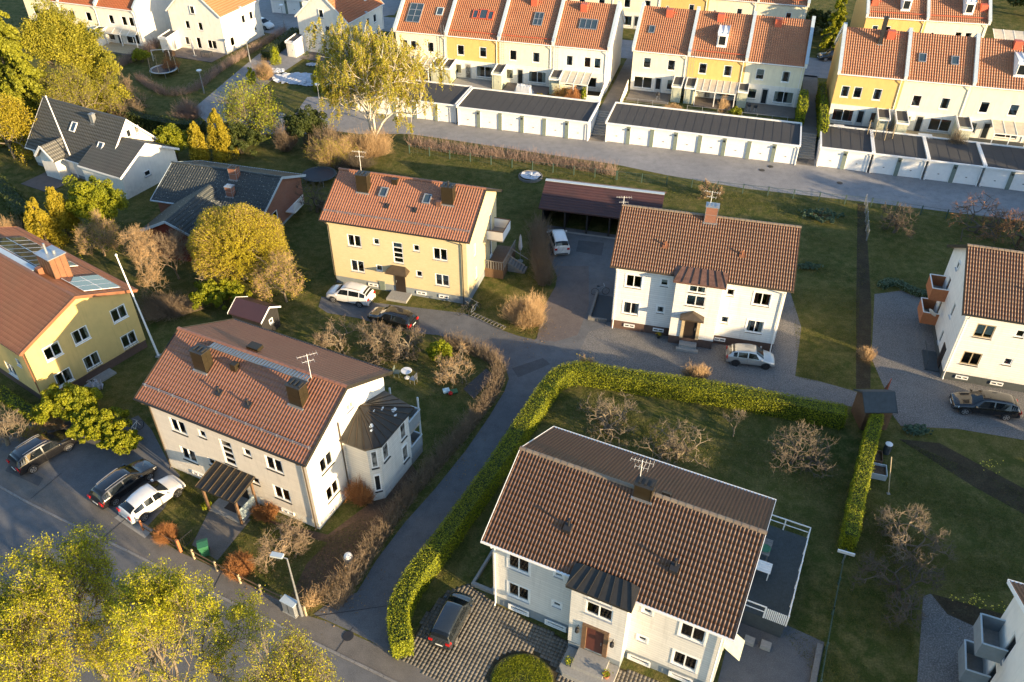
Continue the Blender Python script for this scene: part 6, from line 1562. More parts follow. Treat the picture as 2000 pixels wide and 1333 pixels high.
bush('evergreen_shrub', 'dark evergreen mass between the golden thujas and the garden', 'shrub', Q(470,300), 3.2, 2.4, 3.6, 14000, 'leafdark', .1, 316)
tree('bare_tree', 'grey bare tree with ivy between the side street and the gardens', 'tree', Q(500,275), 7.0, 3.4, 317, 4, 6, 'barkpale', 'leafhedge', 9000, .09, .5, twig_n=3500, twl=.7, twm='barkpale', r0=.2, spread=.9)
bush('evergreen_shrub', 'dark green yew-like shrub left of the birch', 'shrub', Q(600,285), 3.0, 2.4, 4.6, 16000, 'leafdark', .1, 318)
twigbush('bare_shrub', 'brown bare shrub in front of the dark yew beside the birch', 'shrub', Q(645,300), 1.8, 1.6, 3.4, 1100, 'twig', 319)
twigbush('bare_shrub', 'brown bare shrub left of the dark yew', 'shrub', Q(560,295), 1.4, 1.3, 3.2, 900, 'twig', 320)
# birch
q = g(735,290); r_ = np.random.default_rng(330)
bt = tree('birch_tree', 'tall weeping birch with white trunk and yellow-green catkins in front of the garages', 'tree', (q.x,q.y), 15.0, 6.6, 331, 4, 5, 'birch', None, 0, r0=.26, spread=.55, wig=.12, up=.7, trunk=.08, nb=4)
P0,P1,R0,R1,tips = grow(np.random.default_rng(331), (0,0,0), 15.0, .55, 4, 5, r0=.26, wig=.12, up=.7, trunk=.08, nb=4); P0,P1,tips = fit_to(P0,P1,tips,(0,0,0),15.0,6.6)
i = r_.integers(0,len(tips),5200); c = tips[i]; d = np.stack([r_.normal(size=5200)*.25+c[:,0]*.04, r_.normal(size=5200)*.25+c[:,1]*.04, -r_.uniform(.4,1.8,5200)],1); e = c+d; e[:,2] = np.maximum(e[:,2], .3)
link('hanging_twigs', tubes_mesh('hanging_twigs', c, e, np.full(5200,.009), np.full(5200,.004)), M['twigtan'], bt)['kind'] = 'stuff'
f = r_.random((80000,1)); k = r_.integers(0,5200,80000); P = c[k]*(1-f)+e[k]*f+r_.normal(size=(80000,3))*.07
link('crown', leaves_mesh('crown', P, .085, r_, tone=np.clip(r_.uniform(0,1,5200)[k],.01,1)), M['leafbirch'], bt)
twigbush('bare_shrub', 'orange-brown bare thicket around the foot of the birch', 'shrub', Q(720,305), 3.2, 1.8, 3.0, 2200, 'twigtan', 332)
twigbush('bare_shrub', 'yellowish loose shrub below the birch on its left', 'shrub', Q(650,325), 2.6, 1.6, 3.2, 1400, 'twigtan', 333, leaf='leafbirch', nleaf=5000)
twigbush('bare_shrub', 'dark bare shrub left of the yellow brick house ridge', 'shrub', Q(690,330), 2.4, 1.6, 2.0, 1000, 'bark', 334)
# spruces, pine, larch-like and maple, upper left
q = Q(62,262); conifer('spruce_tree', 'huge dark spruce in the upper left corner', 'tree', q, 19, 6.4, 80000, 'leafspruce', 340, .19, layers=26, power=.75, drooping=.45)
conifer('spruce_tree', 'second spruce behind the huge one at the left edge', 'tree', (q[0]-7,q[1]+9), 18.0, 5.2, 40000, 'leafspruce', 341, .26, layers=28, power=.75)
q = Q(165,225); tree('pine_tree', 'broad olive-gold pine beside the huge spruce', 'tree', q, 14.0, 4.6, 342, 4, 6, 'bark', 'leafpine', 90000, .11, .30, r0=.25, spread=.6)
q = Q(165,262); tree('bare_tree', 'rounded pale olive tree behind the grey-roofed house', 'tree', q, 8.0, 4.6, 343, 4, 6, 'barkpale', 'leafpine', 16000, .075, .3, twig_n=3500, twl=.6, twm='barkpale', r0=.18, spread=1.0)
q = Q(30,310); tree('maple_tree', 'golden-leaved tree at the left edge beside the grey-roofed house', 'tree', q, 8.6, 3.6, 344, 4, 5, 'barkpale', 'leafyellow', 16000, .10, .28, r0=.18, spread=.7)
twigbush('bare_shrub', 'dark bare shrub below the pale olive tree', 'shrub', Q(250,235), 2.2, 1.6, 2.4, 900, 'twig', 345)
twigbush('bare_shrub', 'bare reddish shrub standing inside the far left trampoline garden', 'shrub', Q(335,140), 1.3, 1.3, 2.2, 700, 'twigred', 346)
bush('golden_shrub', 'low golden-green shrub on the lawn corner beside the deck', 'shrub', Q(278,122), 1.3, 1.3, 2.0, 3500, 'leafthuja', .1, 347)
twigbush('bare_shrub', 'bare shrub by the dark hedge left of the side street', 'shrub', Q(370,235), 1.8, 1.5, 2.8, 900, 'twigpink', 348)
twigbush('bare_shrub', 'sunlit bare bush at the corner of the side street by the tarpaulins', 'shrub', Q(518,155), 1.5, 1.4, 2.6, 900, 'twigtan', 349)
conifer('thuja_tree', 'short thuja column beside the side street', 'tree', Q(493,165), 2.4, .7, 3000, 'leafhedge', 350, .08, power=.35)
conifer('thuja_tree', 'thuja column right of the tarpaulins', 'tree', Q(622,180), 3.0, .65, 3500, 'leafhedge', 351, .08, power=.3)
conifer('thuja_tree', 'thuja column left of the birch trunk top', 'tree', Q(540,125), 2.6, .8, 3000, 'leafhedge', 352, .08, power=.4)
# hedges
hedge('clipped_hedge', 'long bright green hedge bordering the drive and turning along the gravel yard', [Q(788,1280),Q(782,1215),Q(812,1150),Q(868,1075),Q(950,960),Q(1015,862),Q(1062,790),Q(1095,752),Q(1135,745),Q(1230,760),Q(1400,785),Q(1640,830)], 1.15, 1.55, 'leafhedge', .042, 400, 401)
hedge('clipped_hedge', 'narrow tall hedge with a golden sunlit top running away from the shed', [Q(1650,1078),Q(1668,985),Q(1690,890),Q(1702,842)], .85, 1.75, 'leafhedge', .042, 420, 402)
hedge('bare_hedge', 'brown leafless hedge along the left side of the central drive', [Q(650,1190),Q(690,1140),Q(740,1060),Q(800,975),Q(860,905),Q(915,840),Q(955,785),Q(975,742),Q(965,712),Q(925,690),Q(870,675)], 1.1, 1.3, 'twig', .009, 110, 403, bare=True)
hedge('bare_hedge', 'straw-coloured stretch of hedge at the corner by the lamp post', [Q(600,1185),Q(640,1165),Q(672,1140),Q(690,1115)], .8, 1.0, 'twigtan', .010, 120, 404, bare=True)
hedge('bare_hedge', 'pinkish leafless hedge between the garage road and the lawn', [Q(800,284),Q(900,300),Q(1050,318),Q(1203,342)], 1.3, 1.35, 'twigpink', .011, 48, 405, bare=True)
hedge('bare_hedge', 'brown leafless hedge left of the wide drive to the carport', [Q(1052,455),Q(1055,520),Q(1065,560)], 1.7, 2.0, 'twig', .010, 110, 406, bare=True)
hedge('clipped_hedge', 'dark low evergreen hedge behind the grey-roofed house', [Q(240,235),Q(330,258),Q(400,262)], 1.4, 1.6, 'leafdark', .09, 60, 407)
hedge('clipped_hedge', 'dark low hedge beside the tarpaulin garden', [Q(520,118),Q(580,72)], 1.4, 1.4, 'leafdark', .1, 50, 408)
hedge('bare_hedge', 'long brown leafless hedge bordering the side street', [Q(270,155),Q(320,185),Q(380,178),Q(430,140),Q(480,110),Q(560,62)], 1.1, 1.1, 'twigpink', .011, 42, 409, bare=True)
hedge('bare_hedge', 'short bare hedge between two far left gardens', [Q(225,135),Q(275,112),Q(310,90)], 1.2, 1.3, 'twigpink', .012, 60, 410, bare=True)
hedge('clipped_hedge', 'tall thuja hedge piece standing at the top of the second steps', [off((15.4,105.8),GY,21.6,-.3),off((15.4,105.8),GY,21.6,-5.2)], .9, 2.6, 'leafhedge', .09, 80, 411, z=1.5)
hedge('clipped_hedge', 'thuja hedge in the shade along the yellow end wall', [off((38.1,95.2),-.262,-.7,-5),off((38.1,95.2),-.262,-.7,8)], .8, 2.2, 'leafhedge', .09, 60, 412, z=1.5)
hedge('clipped_hedge', 'dark hedge wall at the left edge near the yellow house', [Q(-10,370),Q(40,420),Q(60,450)], 1.6, 2.2, 'leafdark', .09, 60, 413)
# shrubs around the gardens
twigbush('bare_shrub', 'large tan bare bush on the grass corner of the wide drive', 'shrub', Q(1028,632), 1.75, 1.6, 2.6, 3200, 'twigtan', 420, th=.009)
twigbush('bare_shrub', 'tan bare bush on the gravel behind the long hedge', 'shrub', Q(1358,745), 1.0, 1.0, 1.5, 1100, 'twigtan', 421)
twigbush('bare_shrub', 'thin yellowish shrub left on the gravel behind the hedge corner', 'shrub', Q(1145,722), .8, .7, 1.2, 250, 'twigtan', 422, leaf='leafdome', nleaf=400)
twigbush('ball_shrub', 'smaller round orange-brown shrub behind the fence', 'shrub', Q(326,1052), .75, .75, 1.15, 2000, 'twigred', 423, th=.007)
twigbush('ball_shrub', 'larger round orange-brown shrub right of the green bin', 'shrub', Q(470,1115), .95, .95, 1.3, 2600, 'twigred', 424, th=.007)
twigbush('bare_shrub', 'reddish bare shrub in the corner between gable and extension', 'shrub', Q(708,980), .95, .9, 2.0, 800, 'twigred', 425)
twigbush('bare_shrub', 'low red-brown shrub right of the entrance canopy', 'shrub', Q(520,1010), .9, .7, 1.0, 600, 'twigred', 426)
bush('small_shrub', 'tiny green shrub left of the entrance canopy', 'shrub', Q(405,992), .35, .35, .45, 300, 'leafhedge', .07, 427)
bush('evergreen_shrub', 'big yellow-green shrub hedge below the yellow house gable', 'shrub', Q(150,822), 2.6, 1.7, 3.1, 22000, 'leafthuja', .085, 428)
bush('evergreen_shrub', 'lower yellow-green shrub next to the parked black car', 'shrub', Q(203,858), 2.2, 1.5, 2.5, 15000, 'leafthuja', .085, 429)
bush('evergreen_shrub', 'smallest yellow-green shrub at the end of the row by the paving', 'shrub', Q(240,882), 1.5, 1.0, 1.7, 8000, 'leafthuja', .08, 430)
twigbush('bare_shrub', 'straw-coloured shrub between lawn and parked estate car', 'shrub', Q(108,835), .9, .7, 1.0, 600, 'twigtan', 431)
twigbush('bare_shrub', 'small yellow-leaved shrub left of the straw-coloured one', 'shrub', Q(65,850), .9, .5, .8, 400, 'twigtan', 432, leaf='leafdome', nleaf=600)
hedge('low_hedge', 'low green hedge strip along the front wall of the yellow house', [Q(0,770),Q(50,805),Q(90,828)], .8, .7, 'leafhedge', .07, 90, 433)
bush('evergreen_shrub', 'clipped bright green evergreen on the curve of the drive', 'shrub', Q(862,705), 1.0, .9, 1.9, 5000, 'leafhedge', .08, 434)
twigbush('bare_shrub', 'small tan bush at the edge of the right-hand gravel yard', 'shrub', Q(1690,700), .7, .7, 1.0, 500, 'twigtan', 435)
bush('ground_shrub', 'pale grey-green clumped perennials beside the right gravel yard', 'shrub', Q(1790,845), 1.15, .6, .5, 900, 'leafgrey', .11, 436)
bush('ground_shrub', 'patch of grey-green shrubs behind the white house on the right lawn', 'shrub', Q(1600,425), 2.6, 1.6, .6, 3000, 'leafgrey', .11, 437)
bush('ground_shrub', 'low blue-green juniper at the corner of the white house', 'shrub', Q(1578,525), 1.5, .6, .5, 1500, 'leafgrey', .08, 438)
hedge('low_juniper', 'low blue-green creeping juniper along the edge of the right gravel yard', [Q(1720,562),Q(1745,555),Q(1780,572),Q(1810,580)], .8, .45, 'leafgrey', .07, 120, 439, cat='shrub')
conifer('spruce_tree', 'slim golden-green conifer between the terraced rows', 'tree', (g(1620,105,1.5).x, g(1620,105,1.5).y), 9.5, 2.1, 16000, 'leafthuja', 440, .15, layers=18, power=.8, z=1.5)
bush('evergreen_shrub', 'dark undergrowth around the slim conifer', 'shrub', (g(1590,80,1.5).x+1, g(1590,80,1.5).y+4), 4.0, 3.5, 3.2, 7000, 'leafdark', .14, 441, z=1.5)
bush('evergreen_shrub', 'round bright shrub on the terrace of the cream end house', 'shrub', off((15.4,105.8),GY,13.9,-5.0), .8, .7, 1.3, 1800, 'leafthuja', .1, 442, z=1.5)
twigbush('ornamental_grass', 'dry straw clump behind the long garage roof', 'shrub', off((15.4,105.8),GY,6.2,-5.2), 1.3, .6, .9, 600, 'twigtan', 443, z=1.5)
twigbush('bare_shrub', 'orange-brown shrub under the four-panel canopy', 'shrub', off((-15.78,112.35),-.27,25.6,-4.4), .9, .7, 2.1, 900, 'twigred', 444, z=1.5)
twigbush('bare_shrub', 'russet shrub left of the orange-brown one under the canopy', 'shrub', off((-15.78,112.35),-.27,23.8,-3.9), .9, .7, 1.7, 700, 'twigred', 445, z=1.5, leaf='leafthuja', nleaf=900)
conifer('thuja_tree', 'thin thuja right of the four-panel canopy', 'tree', off((-15.78,112.35),-.27,26.8,-4.2), 2.4, .4, 1500, 'leafhedge', 446, .08, power=.3, z=1.5)
bush('evergreen_shrub', 'small golden globe shrub on the grass behind the garages', 'shrub', off((-15.78,112.35),-.27,21.3,-4.8), .65, .6, 1.0, 1300, 'leafyellow', .09, 447, z=1.5)
twigbush('bare_shrub', 'brown dry shrub in front of the post of the wide canopy', 'shrub', off((15.4,105.8),GY,12.3,-4.6), .7, .6, 2.3, 500, 'twigtan', 448, z=1.5)
twigbush('bare_shrub', 'dark bare shrubs crowded before the cream end house patio', 'shrub', off((-15.78,112.35),-.27,1.8,-4.6), 2.2, 1.0, 1.8, 900, 'twigred', 449, z=1.5, leaf='leafhedge', nleaf=1500)
twigbush('bare_shrub', 'pale thin shrub right of the wooden deck', 'shrub', off((38.1,95.2),-.262,13.8,-3.8), .9, .8, 2.6, 500, 'barkpale', 450, z=1.5)
for i_, (px_, lb_) in enumerate((((1710,120),'far right'),((1970,60),'upper right'))): pass
# woods beyond the rows, upper right
for i_ in range(7):
    x_ = 84+i_*5.5-(i_%2)*3; y_ = 138+((i_*7)%5)*6
    bush('evergreen_tree', ['dark rounded tree in the upper right corner behind the last terraced house','second dark tree of the group in the upper right corner','third dark tree of the upper right group','dark tree on the right edge of the upper right group','dark tree beyond the upper right corner','farther dark tree beyond the upper right corner','last dark tree beyond the upper right corner'][i_], 'tree', (x_,y_), 4.0, 4.0, 6.0+i_%3, 5000, 'leafdark', .26, 460+i_, group='dark trees behind the upper right houses', z=1.5)
# ---------------------------------------------------------------- cars
CARS = {
 # x from the nose (0) to the tail (1): (x, belt z, top z, top half width, half width)
 'hatch':  dict(L=4.0, W=1.72, H=1.48, st=[(0,.42,.52,.55,.70),(.02,.58,.64,.66,.86),(.10,.74,.79,.74,.96),(.235,.86,.93,.80,1.0),(.42,.90,1.42,.66,1.0),(.55,.91,1.48,.67,1.0),(.78,.92,1.43,.65,.99),(.90,.93,1.28,.62,.96),(.965,.88,.96,.78,.92),(1,.55,.62,.74,.86)]),
 'suv':    dict(L=4.35, W=1.82, H=1.66, st=[(0,.50,.62,.60,.76),(.02,.72,.80,.70,.90),(.10,.88,.95,.76,.97),(.23,.98,1.06,.82,1.0),(.37,1.02,1.56,.68,1.0),(.50,1.03,1.66,.70,1.0),(.80,1.05,1.62,.68,.99),(.93,1.05,1.42,.64,.96),(.975,1.0,1.08,.80,.94),(1,.60,.68,.78,.90)]),
 'estate': dict(L=4.5, W=1.78, H=1.46, st=[(0,.42,.52,.58,.72),(.02,.60,.66,.68,.88),(.11,.74,.80,.76,.97),(.26,.84,.92,.80,1.0),(.41,.88,1.38,.66,1.0),(.52,.89,1.46,.67,1.0),(.82,.92,1.42,.64,.99),(.93,.93,1.24,.60,.95),(.975,.88,.96,.76,.92),(1,.55,.62,.74,.88)]),
 'coupe':  dict(L=4.15, W=1.74, H=1.42, st=[(0,.40,.50,.55,.70),(.02,.56,.61,.66,.86),(.10,.70,.76,.74,.96),(.27,.82,.90,.80,1.0),(.45,.88,1.37,.64,1.0),(.56,.89,1.42,.65,1.0),(.72,.91,1.37,.63,.99),(.90,.95,1.14,.60,.96),(.965,.92,.99,.76,.92),(1,.55,.62,.74,.86)]),
 'van':    dict(L=4.2, W=1.76, H=1.66, st=[(0,.48,.60,.60,.76),(.02,.70,.78,.68,.90),(.09,.86,.94,.76,.97),(.18,.96,1.06,.82,1.0),(.36,1.02,1.58,.70,1.0),(.48,1.03,1.66,.72,1.0),(.85,1.04,1.62,.70,.99),(.95,1.02,1.45,.68,.96),(.985,.98,1.06,.80,.94),(1,.55,.65,.78,.90)]),
}
def car(label, kind, paint, loc, head, rails=False, plate=True, cat='car', glassroof=None, clad=False, z=0, scale=1.0):
    """nose towards +x"""
    K = CARS[kind]; L, W = K['L'], K['W']/2; st = K['st']; t = thing('parked_car', label, cat, (loc[0],loc[1],z), head, 'parked cars' if False else None); t.scale = (scale,)*3
    X = lambda f: L/2-f*L
    # densify the stations for a smooth shell
    S_ = []
    for a, b in zip(st[:-1], st[1:]):
        n = 3
        for i in range(n): f = i/n; S_.append(tuple(a[k]*(1-f)+b[k]*f for k in range(5)))
    S_.append(st[-1])
    def sec(s):
        x, zb, zt, wt, w = s; x = X(x); w *= W; wt *= W; c = .035
        return [(x,0,.24),(x,w*.86,.24),(x,w*.97,.34),(x,w,.52*zb/.9+.03),(x,w*.985,zb-.10),(x,w*.93 if zt-zb > .15 else w*.90,zb),(x,wt+(w*.93-wt)*.12 if zt-zb>.15 else wt*1.02,zt-.045 if zt-zb>.15 else zt-.01),(x,wt*.86,zt-.0),(x,wt*.45,zt+c*.8),(x,0,zt+c)]
    b = MB(); R = [sec(s) for s in S_]; m = len(R[0]); V = []
    for r in R:
        for p in r: V.append(p)
        for p in r[1:-1][::-1]: V.append((p[0],-p[1],p[2]))
    k = 2*m-2; Fc = []
    for i in range(len(R)-1):
        for j in range(k): Fc.append((i*k+j, i*k+(j+1)%k, (i+1)*k+(j+1)%k, (i+1)*k+j))
    b.v = V; b.f = Fc+[tuple(range(k))[::-1], tuple((len(R)-1)*k+j for j in range(k))]; b.mi = [0]*len(b.f)
    body = b.build('body', M[paint], t, smooth=True)
    try:
        md = body.modifiers.new('n', 'WEIGHTED_NORMAL')
    except Exception: pass
    def at(f, j, sgn=1, off=.008):
        """point on the shell at length fraction f and section parameter j"""
        for a, c in zip(S_[:-1], S_[1:]):
            if a[0] <= f <= c[0]+1e-9:
                q = (f-a[0])/(c[0]-a[0]); A, B_ = sec(a), sec(c); j0 = int(min(j, m-2)); u = j-j0
                p = [ (A[j0][i]*(1-u)+A[j0+1][i]*u)*(1-q)+(B_[j0][i]*(1-u)+B_[j0+1][i]*u)*q for i in range(3)]
                return (p[0], sgn*(p[1]+(off if j < 6.5 else 0)), p[2]+(off if j > 5.5 else off*.3))
    wb, wt_, rr, rg, rb = st[3][0], st[4][0], st[6][0], st[7][0], st[8][0]
    def patch(name, fs, js, mat_, sgns=(1,), par=t):
        q = MB()
        for sg in sgns:
            G_ = [[at(f, j, sg) for j in js] for f in fs]
            for i in range(len(fs)-1):
                for l in range(len(js)-1):
                    P = [G_[i][l], G_[i+1][l], G_[i+1][l+1], G_[i][l+1]]; q.poly(P if sg > 0 else P[::-1])
        return q.build(name, M[mat_], par, smooth=True)
    def arc(f0, f1, name, mat_):
        q = MB(); fs = [f0+(f1-f0)*i/3 for i in range(4)]; js = [6.25,7,8,9]
        for i in range(3):
            row = [[at(f, j, -1, .012) for j in js]+[at(f, j, 1, .012) for j in js[::-1][1:]] for f in fs[i:i+2]]
            for l in range(len(row[0])-1): q.poly([row[0][l],row[1][l],row[1][l+1],row[0][l+1]])
        return q.build(name, M[mat_], t, smooth=True)
    arc(wb+.015, wt_-.006, 'windscreen', 'carglass'); arc(rg-.05 if rg-.05 > rr else rr+.02, rb-.012, 'rear_window', 'carglass')
    def sidewin(f0, f1, s0=0, s1=0):
        for sg in (1,-1):
            q = MB(); n = 3
            for i in range(n):
                fa, fb = f0+(f1-f0)*i/n, f0+(f1-f0)*(i+1)/n
                ta = min(1, (i+.0)/n+ (0 if s0 else 1)); 
                def hi(f, base):
                    e = 5.88
                    return e
                P = [at(fa,5.06,sg,.012), at(fb,5.06,sg,.012), at(max(fb,f0+s0),hi(fb,0),sg,.012), at(max(fa,f0+s0),hi(fa,0),sg,.012)]
                q.poly(P if sg > 0 else P[::-1])
            q.build('side_window', M['carglass'], t)
    span = (wt_-wb); mid = wt_+(rr-wt_)*.42
    sidewin(wb+span*.55, mid-.01, s0=span*.42); sidewin(mid+.012, rr-.01)
    if kind != 'hatch': sidewin(rr+.012, rg-.005)
    else: sidewin(rr+.01, rg-.03)
    for sx, f in ((1,.185),(-1,.80)):
        for sg in (1,-1):
            c = (X(f), sg*(W*.90), .32); rad = .325
            w_ = MB(); k0 = len(w_.v); prof = [(.0,-.10),(rad*.72,-.10),(rad*.98,-.085),(rad,-.0),(rad*.98,.085),(rad*.70,.10)]
            n = 18
            for rr_, y_ in prof[1:]:
                for i in range(n): a = 2*math.pi*i/n; w_.v.append((rr_*math.cos(a), sg*y_, rr_*math.sin(a)))
            for j in range(len(prof)-2):
                for i in range(n): w_.f.append((j*n+i, j*n+(i+1)%n, (j+1)*n+(i+1)%n, (j+1)*n+i)); w_.mi.append(0)
            w_.f.append(tuple((len(prof)-2)*n+i for i in range(n))); w_.mi.append(0)
            wh = w_.build('wheel', M['tyre'], t, c)
            r_ = MB(); 
            for i in range(5):
                a = 2*math.pi*i/5; r_.bar((0,sg*.108,0),(rad*.62*math.cos(a),sg*.108,rad*.62*math.sin(a)),.02,.07)
            for i in range(n):
                a, a1 = 2*math.pi*i/n, 2*math.pi*(i+1)/n
                r_.poly([(rad*.58*math.cos(a),sg*.106,rad*.58*math.sin(a)),(rad*.7*math.cos(a),sg*.112,rad*.7*math.sin(a)),(rad*.7*math.cos(a1),sg*.112,rad*.7*math.sin(a1)),(rad*.58*math.cos(a1),sg*.106,rad*.58*math.sin(a1))])
            r_.build('rim', M['rim' if paint != 'carsilver' else 'blacktrim'], wh)
            # arch
            q = MB(); n2 = 10
            for i in range(n2):
                a, a1 = math.pi*i/n2, math.pi*(i+1)/n2
                q.poly([(c[0]+math.cos(a)*rad*1.02, sg*(W*1.002), c[2]+math.sin(a)*rad*1.02),(c[0]+math.cos(a)*rad*1.22, sg*(W*1.004), c[2]+math.sin(a)*rad*1.22),(c[0]+math.cos(a1)*rad*1.22, sg*(W*1.004), c[2]+math.sin(a1)*rad*1.22),(c[0]+math.cos(a1)*rad*1.02, sg*(W*1.002), c[2]+math.sin(a1)*rad*1.02)])
            q.build('wheel_arch', M['blacktrim'], t)
    for sg in (1,-1):
        zb = st[1][1]; 
        MB().poly([at(.012,4.0,sg,.012),at(.075,4.0,sg,.012),at(.085,5.0,sg,.012),at(.02,5.0,sg,.012)]).poly([at(.004,4.1,sg,.014),at(.004,4.9,sg,.014),(X(.004)+.012,sg*W*.42,zb-.05),(X(.004)+.012,sg*W*.42,zb-.16)]).build('headlight', M['lampclear'], t)
        zr = st[8][1]
        MB().box(-L/2-.01+0,sg*W*.56 if sg > 0 else -W*.86,zr-.22,-L/2+.06,sg*W*.86 if sg > 0 else -W*.56,zr-.02).poly([at(.955,3.9,sg,.014),at(.992,3.9,sg,.014),at(.985,4.9,sg,.014),at(.945,5.0,sg,.014)]).build('tail_light', M['lampred'], t)
        MB().box(X(wb+.05)-.08, sg*(W+.02) if sg > 0 else -(W+.18), st[3][1]+.02, X(wb+.05)+.05, sg*(W+.18) if sg > 0 else -(W+.02), st[3][1]+.14).build('door_mirror', M[paint], t)
        if rails:
            q = MB(); pr = [at(f,7,sg,.03) for f in (wt_+.05, .5, .6, .7, rr+.02)]
            for a, c in zip(pr[:-1],pr[1:]): q.bar((a[0],a[1],a[2]+.03),(c[0],c[1],c[2]+.03),.035,.035)
            q.build('roof_rail', M['rim'], t)
    MB().box(-L/2-.012,-.25,.50,-L/2+.0,.25,.61).build('number_plate', M['plate'], t); MB().box(L/2-.0,-.25,.36,L/2+.012,.25,.46).build('number_plate', M['plate'], t)
    MB().box(-L/2-.006,-W*.7,.26,-L/2+.05,W*.7,.40).build('bumper', M['blacktrim'], t); MB().box(L/2-.03,-W*.55,.28,L/2+.008,W*.55,.35).build('grille', M['blacktrim'], t)
    # door seams
    q = MB()
    for f in (wb+.04, mid, rr-.01):
        for sg in (1,-1):
            P = [at(f,jj,sg,.004) for jj in (2.2,3,4,4.9)]
            for a, c in zip(P[:-1],P[1:]): q.bar(a,c,.012,.004)
    q.build('door_seam', M['blacktrim'], t)
    return t
car('black off-road style car with silver roof rails, leftmost in the parking court', 'suv', 'carblack', (-32.8,40.7), .92, rails=True, scale=.97)
car('black estate car with silver roof rails parked next to the white one', 'estate', 'carblack', (-26.1,37.85), .99, rails=True, scale=.97)
car('white hatchback parked on the paved strip beside the lawn', 'coupe', 'carwhite', (-23.7,36.5), .93, scale=1.0)
car('white off-road style car in front of the yellow brick house', 'suv', 'carwhite', (-14.3,59.95), 2.84, rails=True, scale=.95)
car('black estate car with orange reflections on the drive below the white one', 'estate', 'carblack', (-10.2,56.6), 2.72, scale=.95)
car('white people carrier parked nose-in by the carport', 'van', 'carwhite', (4.5,69.2), 1.70, scale=.95)
car('silver hatchback with black wheels on the gravel in front of the white house', 'hatch', 'carsilver', (19.15,51.45), -.19, scale=.95)
car('black estate car on the gravel yard at the right edge', 'estate', 'carblack', (35.4,45.8), 2.92, scale=1.03)
car('dark blue-grey compact people carrier on the paved forecourt at the bottom', 'van', 'carblue', (-3.4,27.5), 1.2, scale=.84)
q = g(1612,108,2.1); car('black car half hidden behind the yellow end wall', 'estate', 'carblack', (q.x+1.2,q.y), math.pi+.05, z=1.5, scale=1.0)
q = g(512,47,.6); car('pale blue-white car beside the white gabled house at the top', 'hatch', 'carwhite', (q.x,q.y), -.5, scale=1.0)

# ---------------------------------------------------------------- poles, lamps, fences
def lamp(label, base, h, arm=None, head=.35, m='galv', z=0, cone=False):
    t = thing('street_lamp', label, 'street lamp', (base[0],base[1],z), 0)
    MB().tube((0,0,-.1),(0,0,h),.075,.045,8).tube((0,0,0),(0,0,1.0),.10,.09,8).build('pole', M[m], t)
    if arm:
        MB().bar((0,0,h),(arm[0],arm[1],h+.1),.05,.05).build('arm', M[m], t)
        hd = MB(); a = math.atan2(arm[1],arm[0]); T = Matrix.Translation((arm[0],arm[1],h+.1)) @ Matrix.Rotation(a,4,'Z'); hd.box(-.25,-.15,-.02,.45,.15,.10,0,T).build('lamp_head', M['bluemetal'], t)
    else: MB().lathe([(.04,-.15),(.10,-.1),(.34,.12),(.36,.17),(.3,.22),(.05,.26)], (0,0,h), 14).build('lamp_head', M['white'], t)
q = g(590,1203); lamp('street lamp with a pale flat head at the corner of the bare hedge', (q.x,q.y), 5.3, (-.45,.1))
q = g(399,183); lamp('left one of two white mushroom lamps by the side street', (q.x,q.y), 3.0)
q = g(489,122); lamp('right one of two white mushroom lamps by the side street', (q.x,q.y), 3.1)
q = g(625,205); lamp('small mushroom lamp left of the birch', (q.x,q.y), 2.6)
q = g(556,55); lamp('tall lamp beside the car park at the top', (q.x,q.y), 3.4)
def flagpole(label, base, h, lean):
    t = thing('flagpole', label, 'flagpole', (base[0],base[1],0), 0); MB().tube((0,0,-.1),(lean[0],lean[1],h),.09,.045,8).build('pole', M['white'], t); MB().lathe([(.06,0),(.1,.08),(.06,.16),(.01,.2)], (lean[0],lean[1],h), 8).build('finial', M['white'], t)
    MB().box(-.2,-.2,0,.2,.2,.12).build('foot', M['concrete'], t)
flagpole('white flagpole between the yellow house and the cream-white house', (-28.65,51.9), 9.5, (-.7,.1)); flagpole('white flagpole in front of the grey-roofed house', (-48.2,83.4), 9.2, (-.5,0))
def railfence(label, pts, h, post, rail, step=1.9, rails=(.45,.85), cat='fence', group=None, w=.05, boards=0):
    o = Vector((pts[0][0],pts[0][1],0)); t = thing('fence', label, cat, o, 0, group); pm_ = MB().box(-.05,-.05,-.1,.05,.05,h).mesh('post')
    for a, b in zip(pts[:-1],pts[1:]):
        a = Vector((a[0],a[1],0))-o; b = Vector((b[0],b[1],0))-o; d = b-a; n = max(1, round(d.length/step)); ang = math.atan2(d.y,d.x)
        for i in range(n+1): p = link('post', pm_, None, t, a+d*(i/n), ang); set_m(p, M[post])
        for f in rails: MB().bar((a.x,a.y,h*f),(b.x,b.y,h*f),w,w*1.2).build('rail', M[rail], t)
        if boards:
            bm_ = MB().box(-.04,-.015,.05,.04,.015,h*.95).mesh('board'); k = int(d.length/boards)
            for i in range(k): p = link('board', bm_, None, t, a+d*((i+.5)/k), ang); set_m(p, M[rail])
    return t
railfence('low fence with orange-brown posts, left of the small gate', G((280,1036),(352,1078)), .95, 'orangewood', 'brownwood', 1.4, (.35,.85))
railfence('long low fence with pale posts from the gate to the street lamp', G((380,1092),(470,1140),(598,1203)), .9, 'palewood', 'brownwood', 1.7, (.35,.85))
t = thing('garden_gate', 'small iron gate standing open beside the orange-brown post', 'gate', g(353,1078), 1.0)
MB().box(-.08,-.08,0,.08,.08,1.15).build('gate_post', M['orangewood'], t)
b = MB()
for i in range(8): b.bar((.1+i*.14,0,.15),(.1+i*.14,0,.95),.02,.02)
b.bar((.08,0,.95),(1.15,0,.95),.03,.03).bar((.08,0,.15),(1.15,0,.15),.03,.03); b.build('gate_leaf', M['blacktrim'], t)
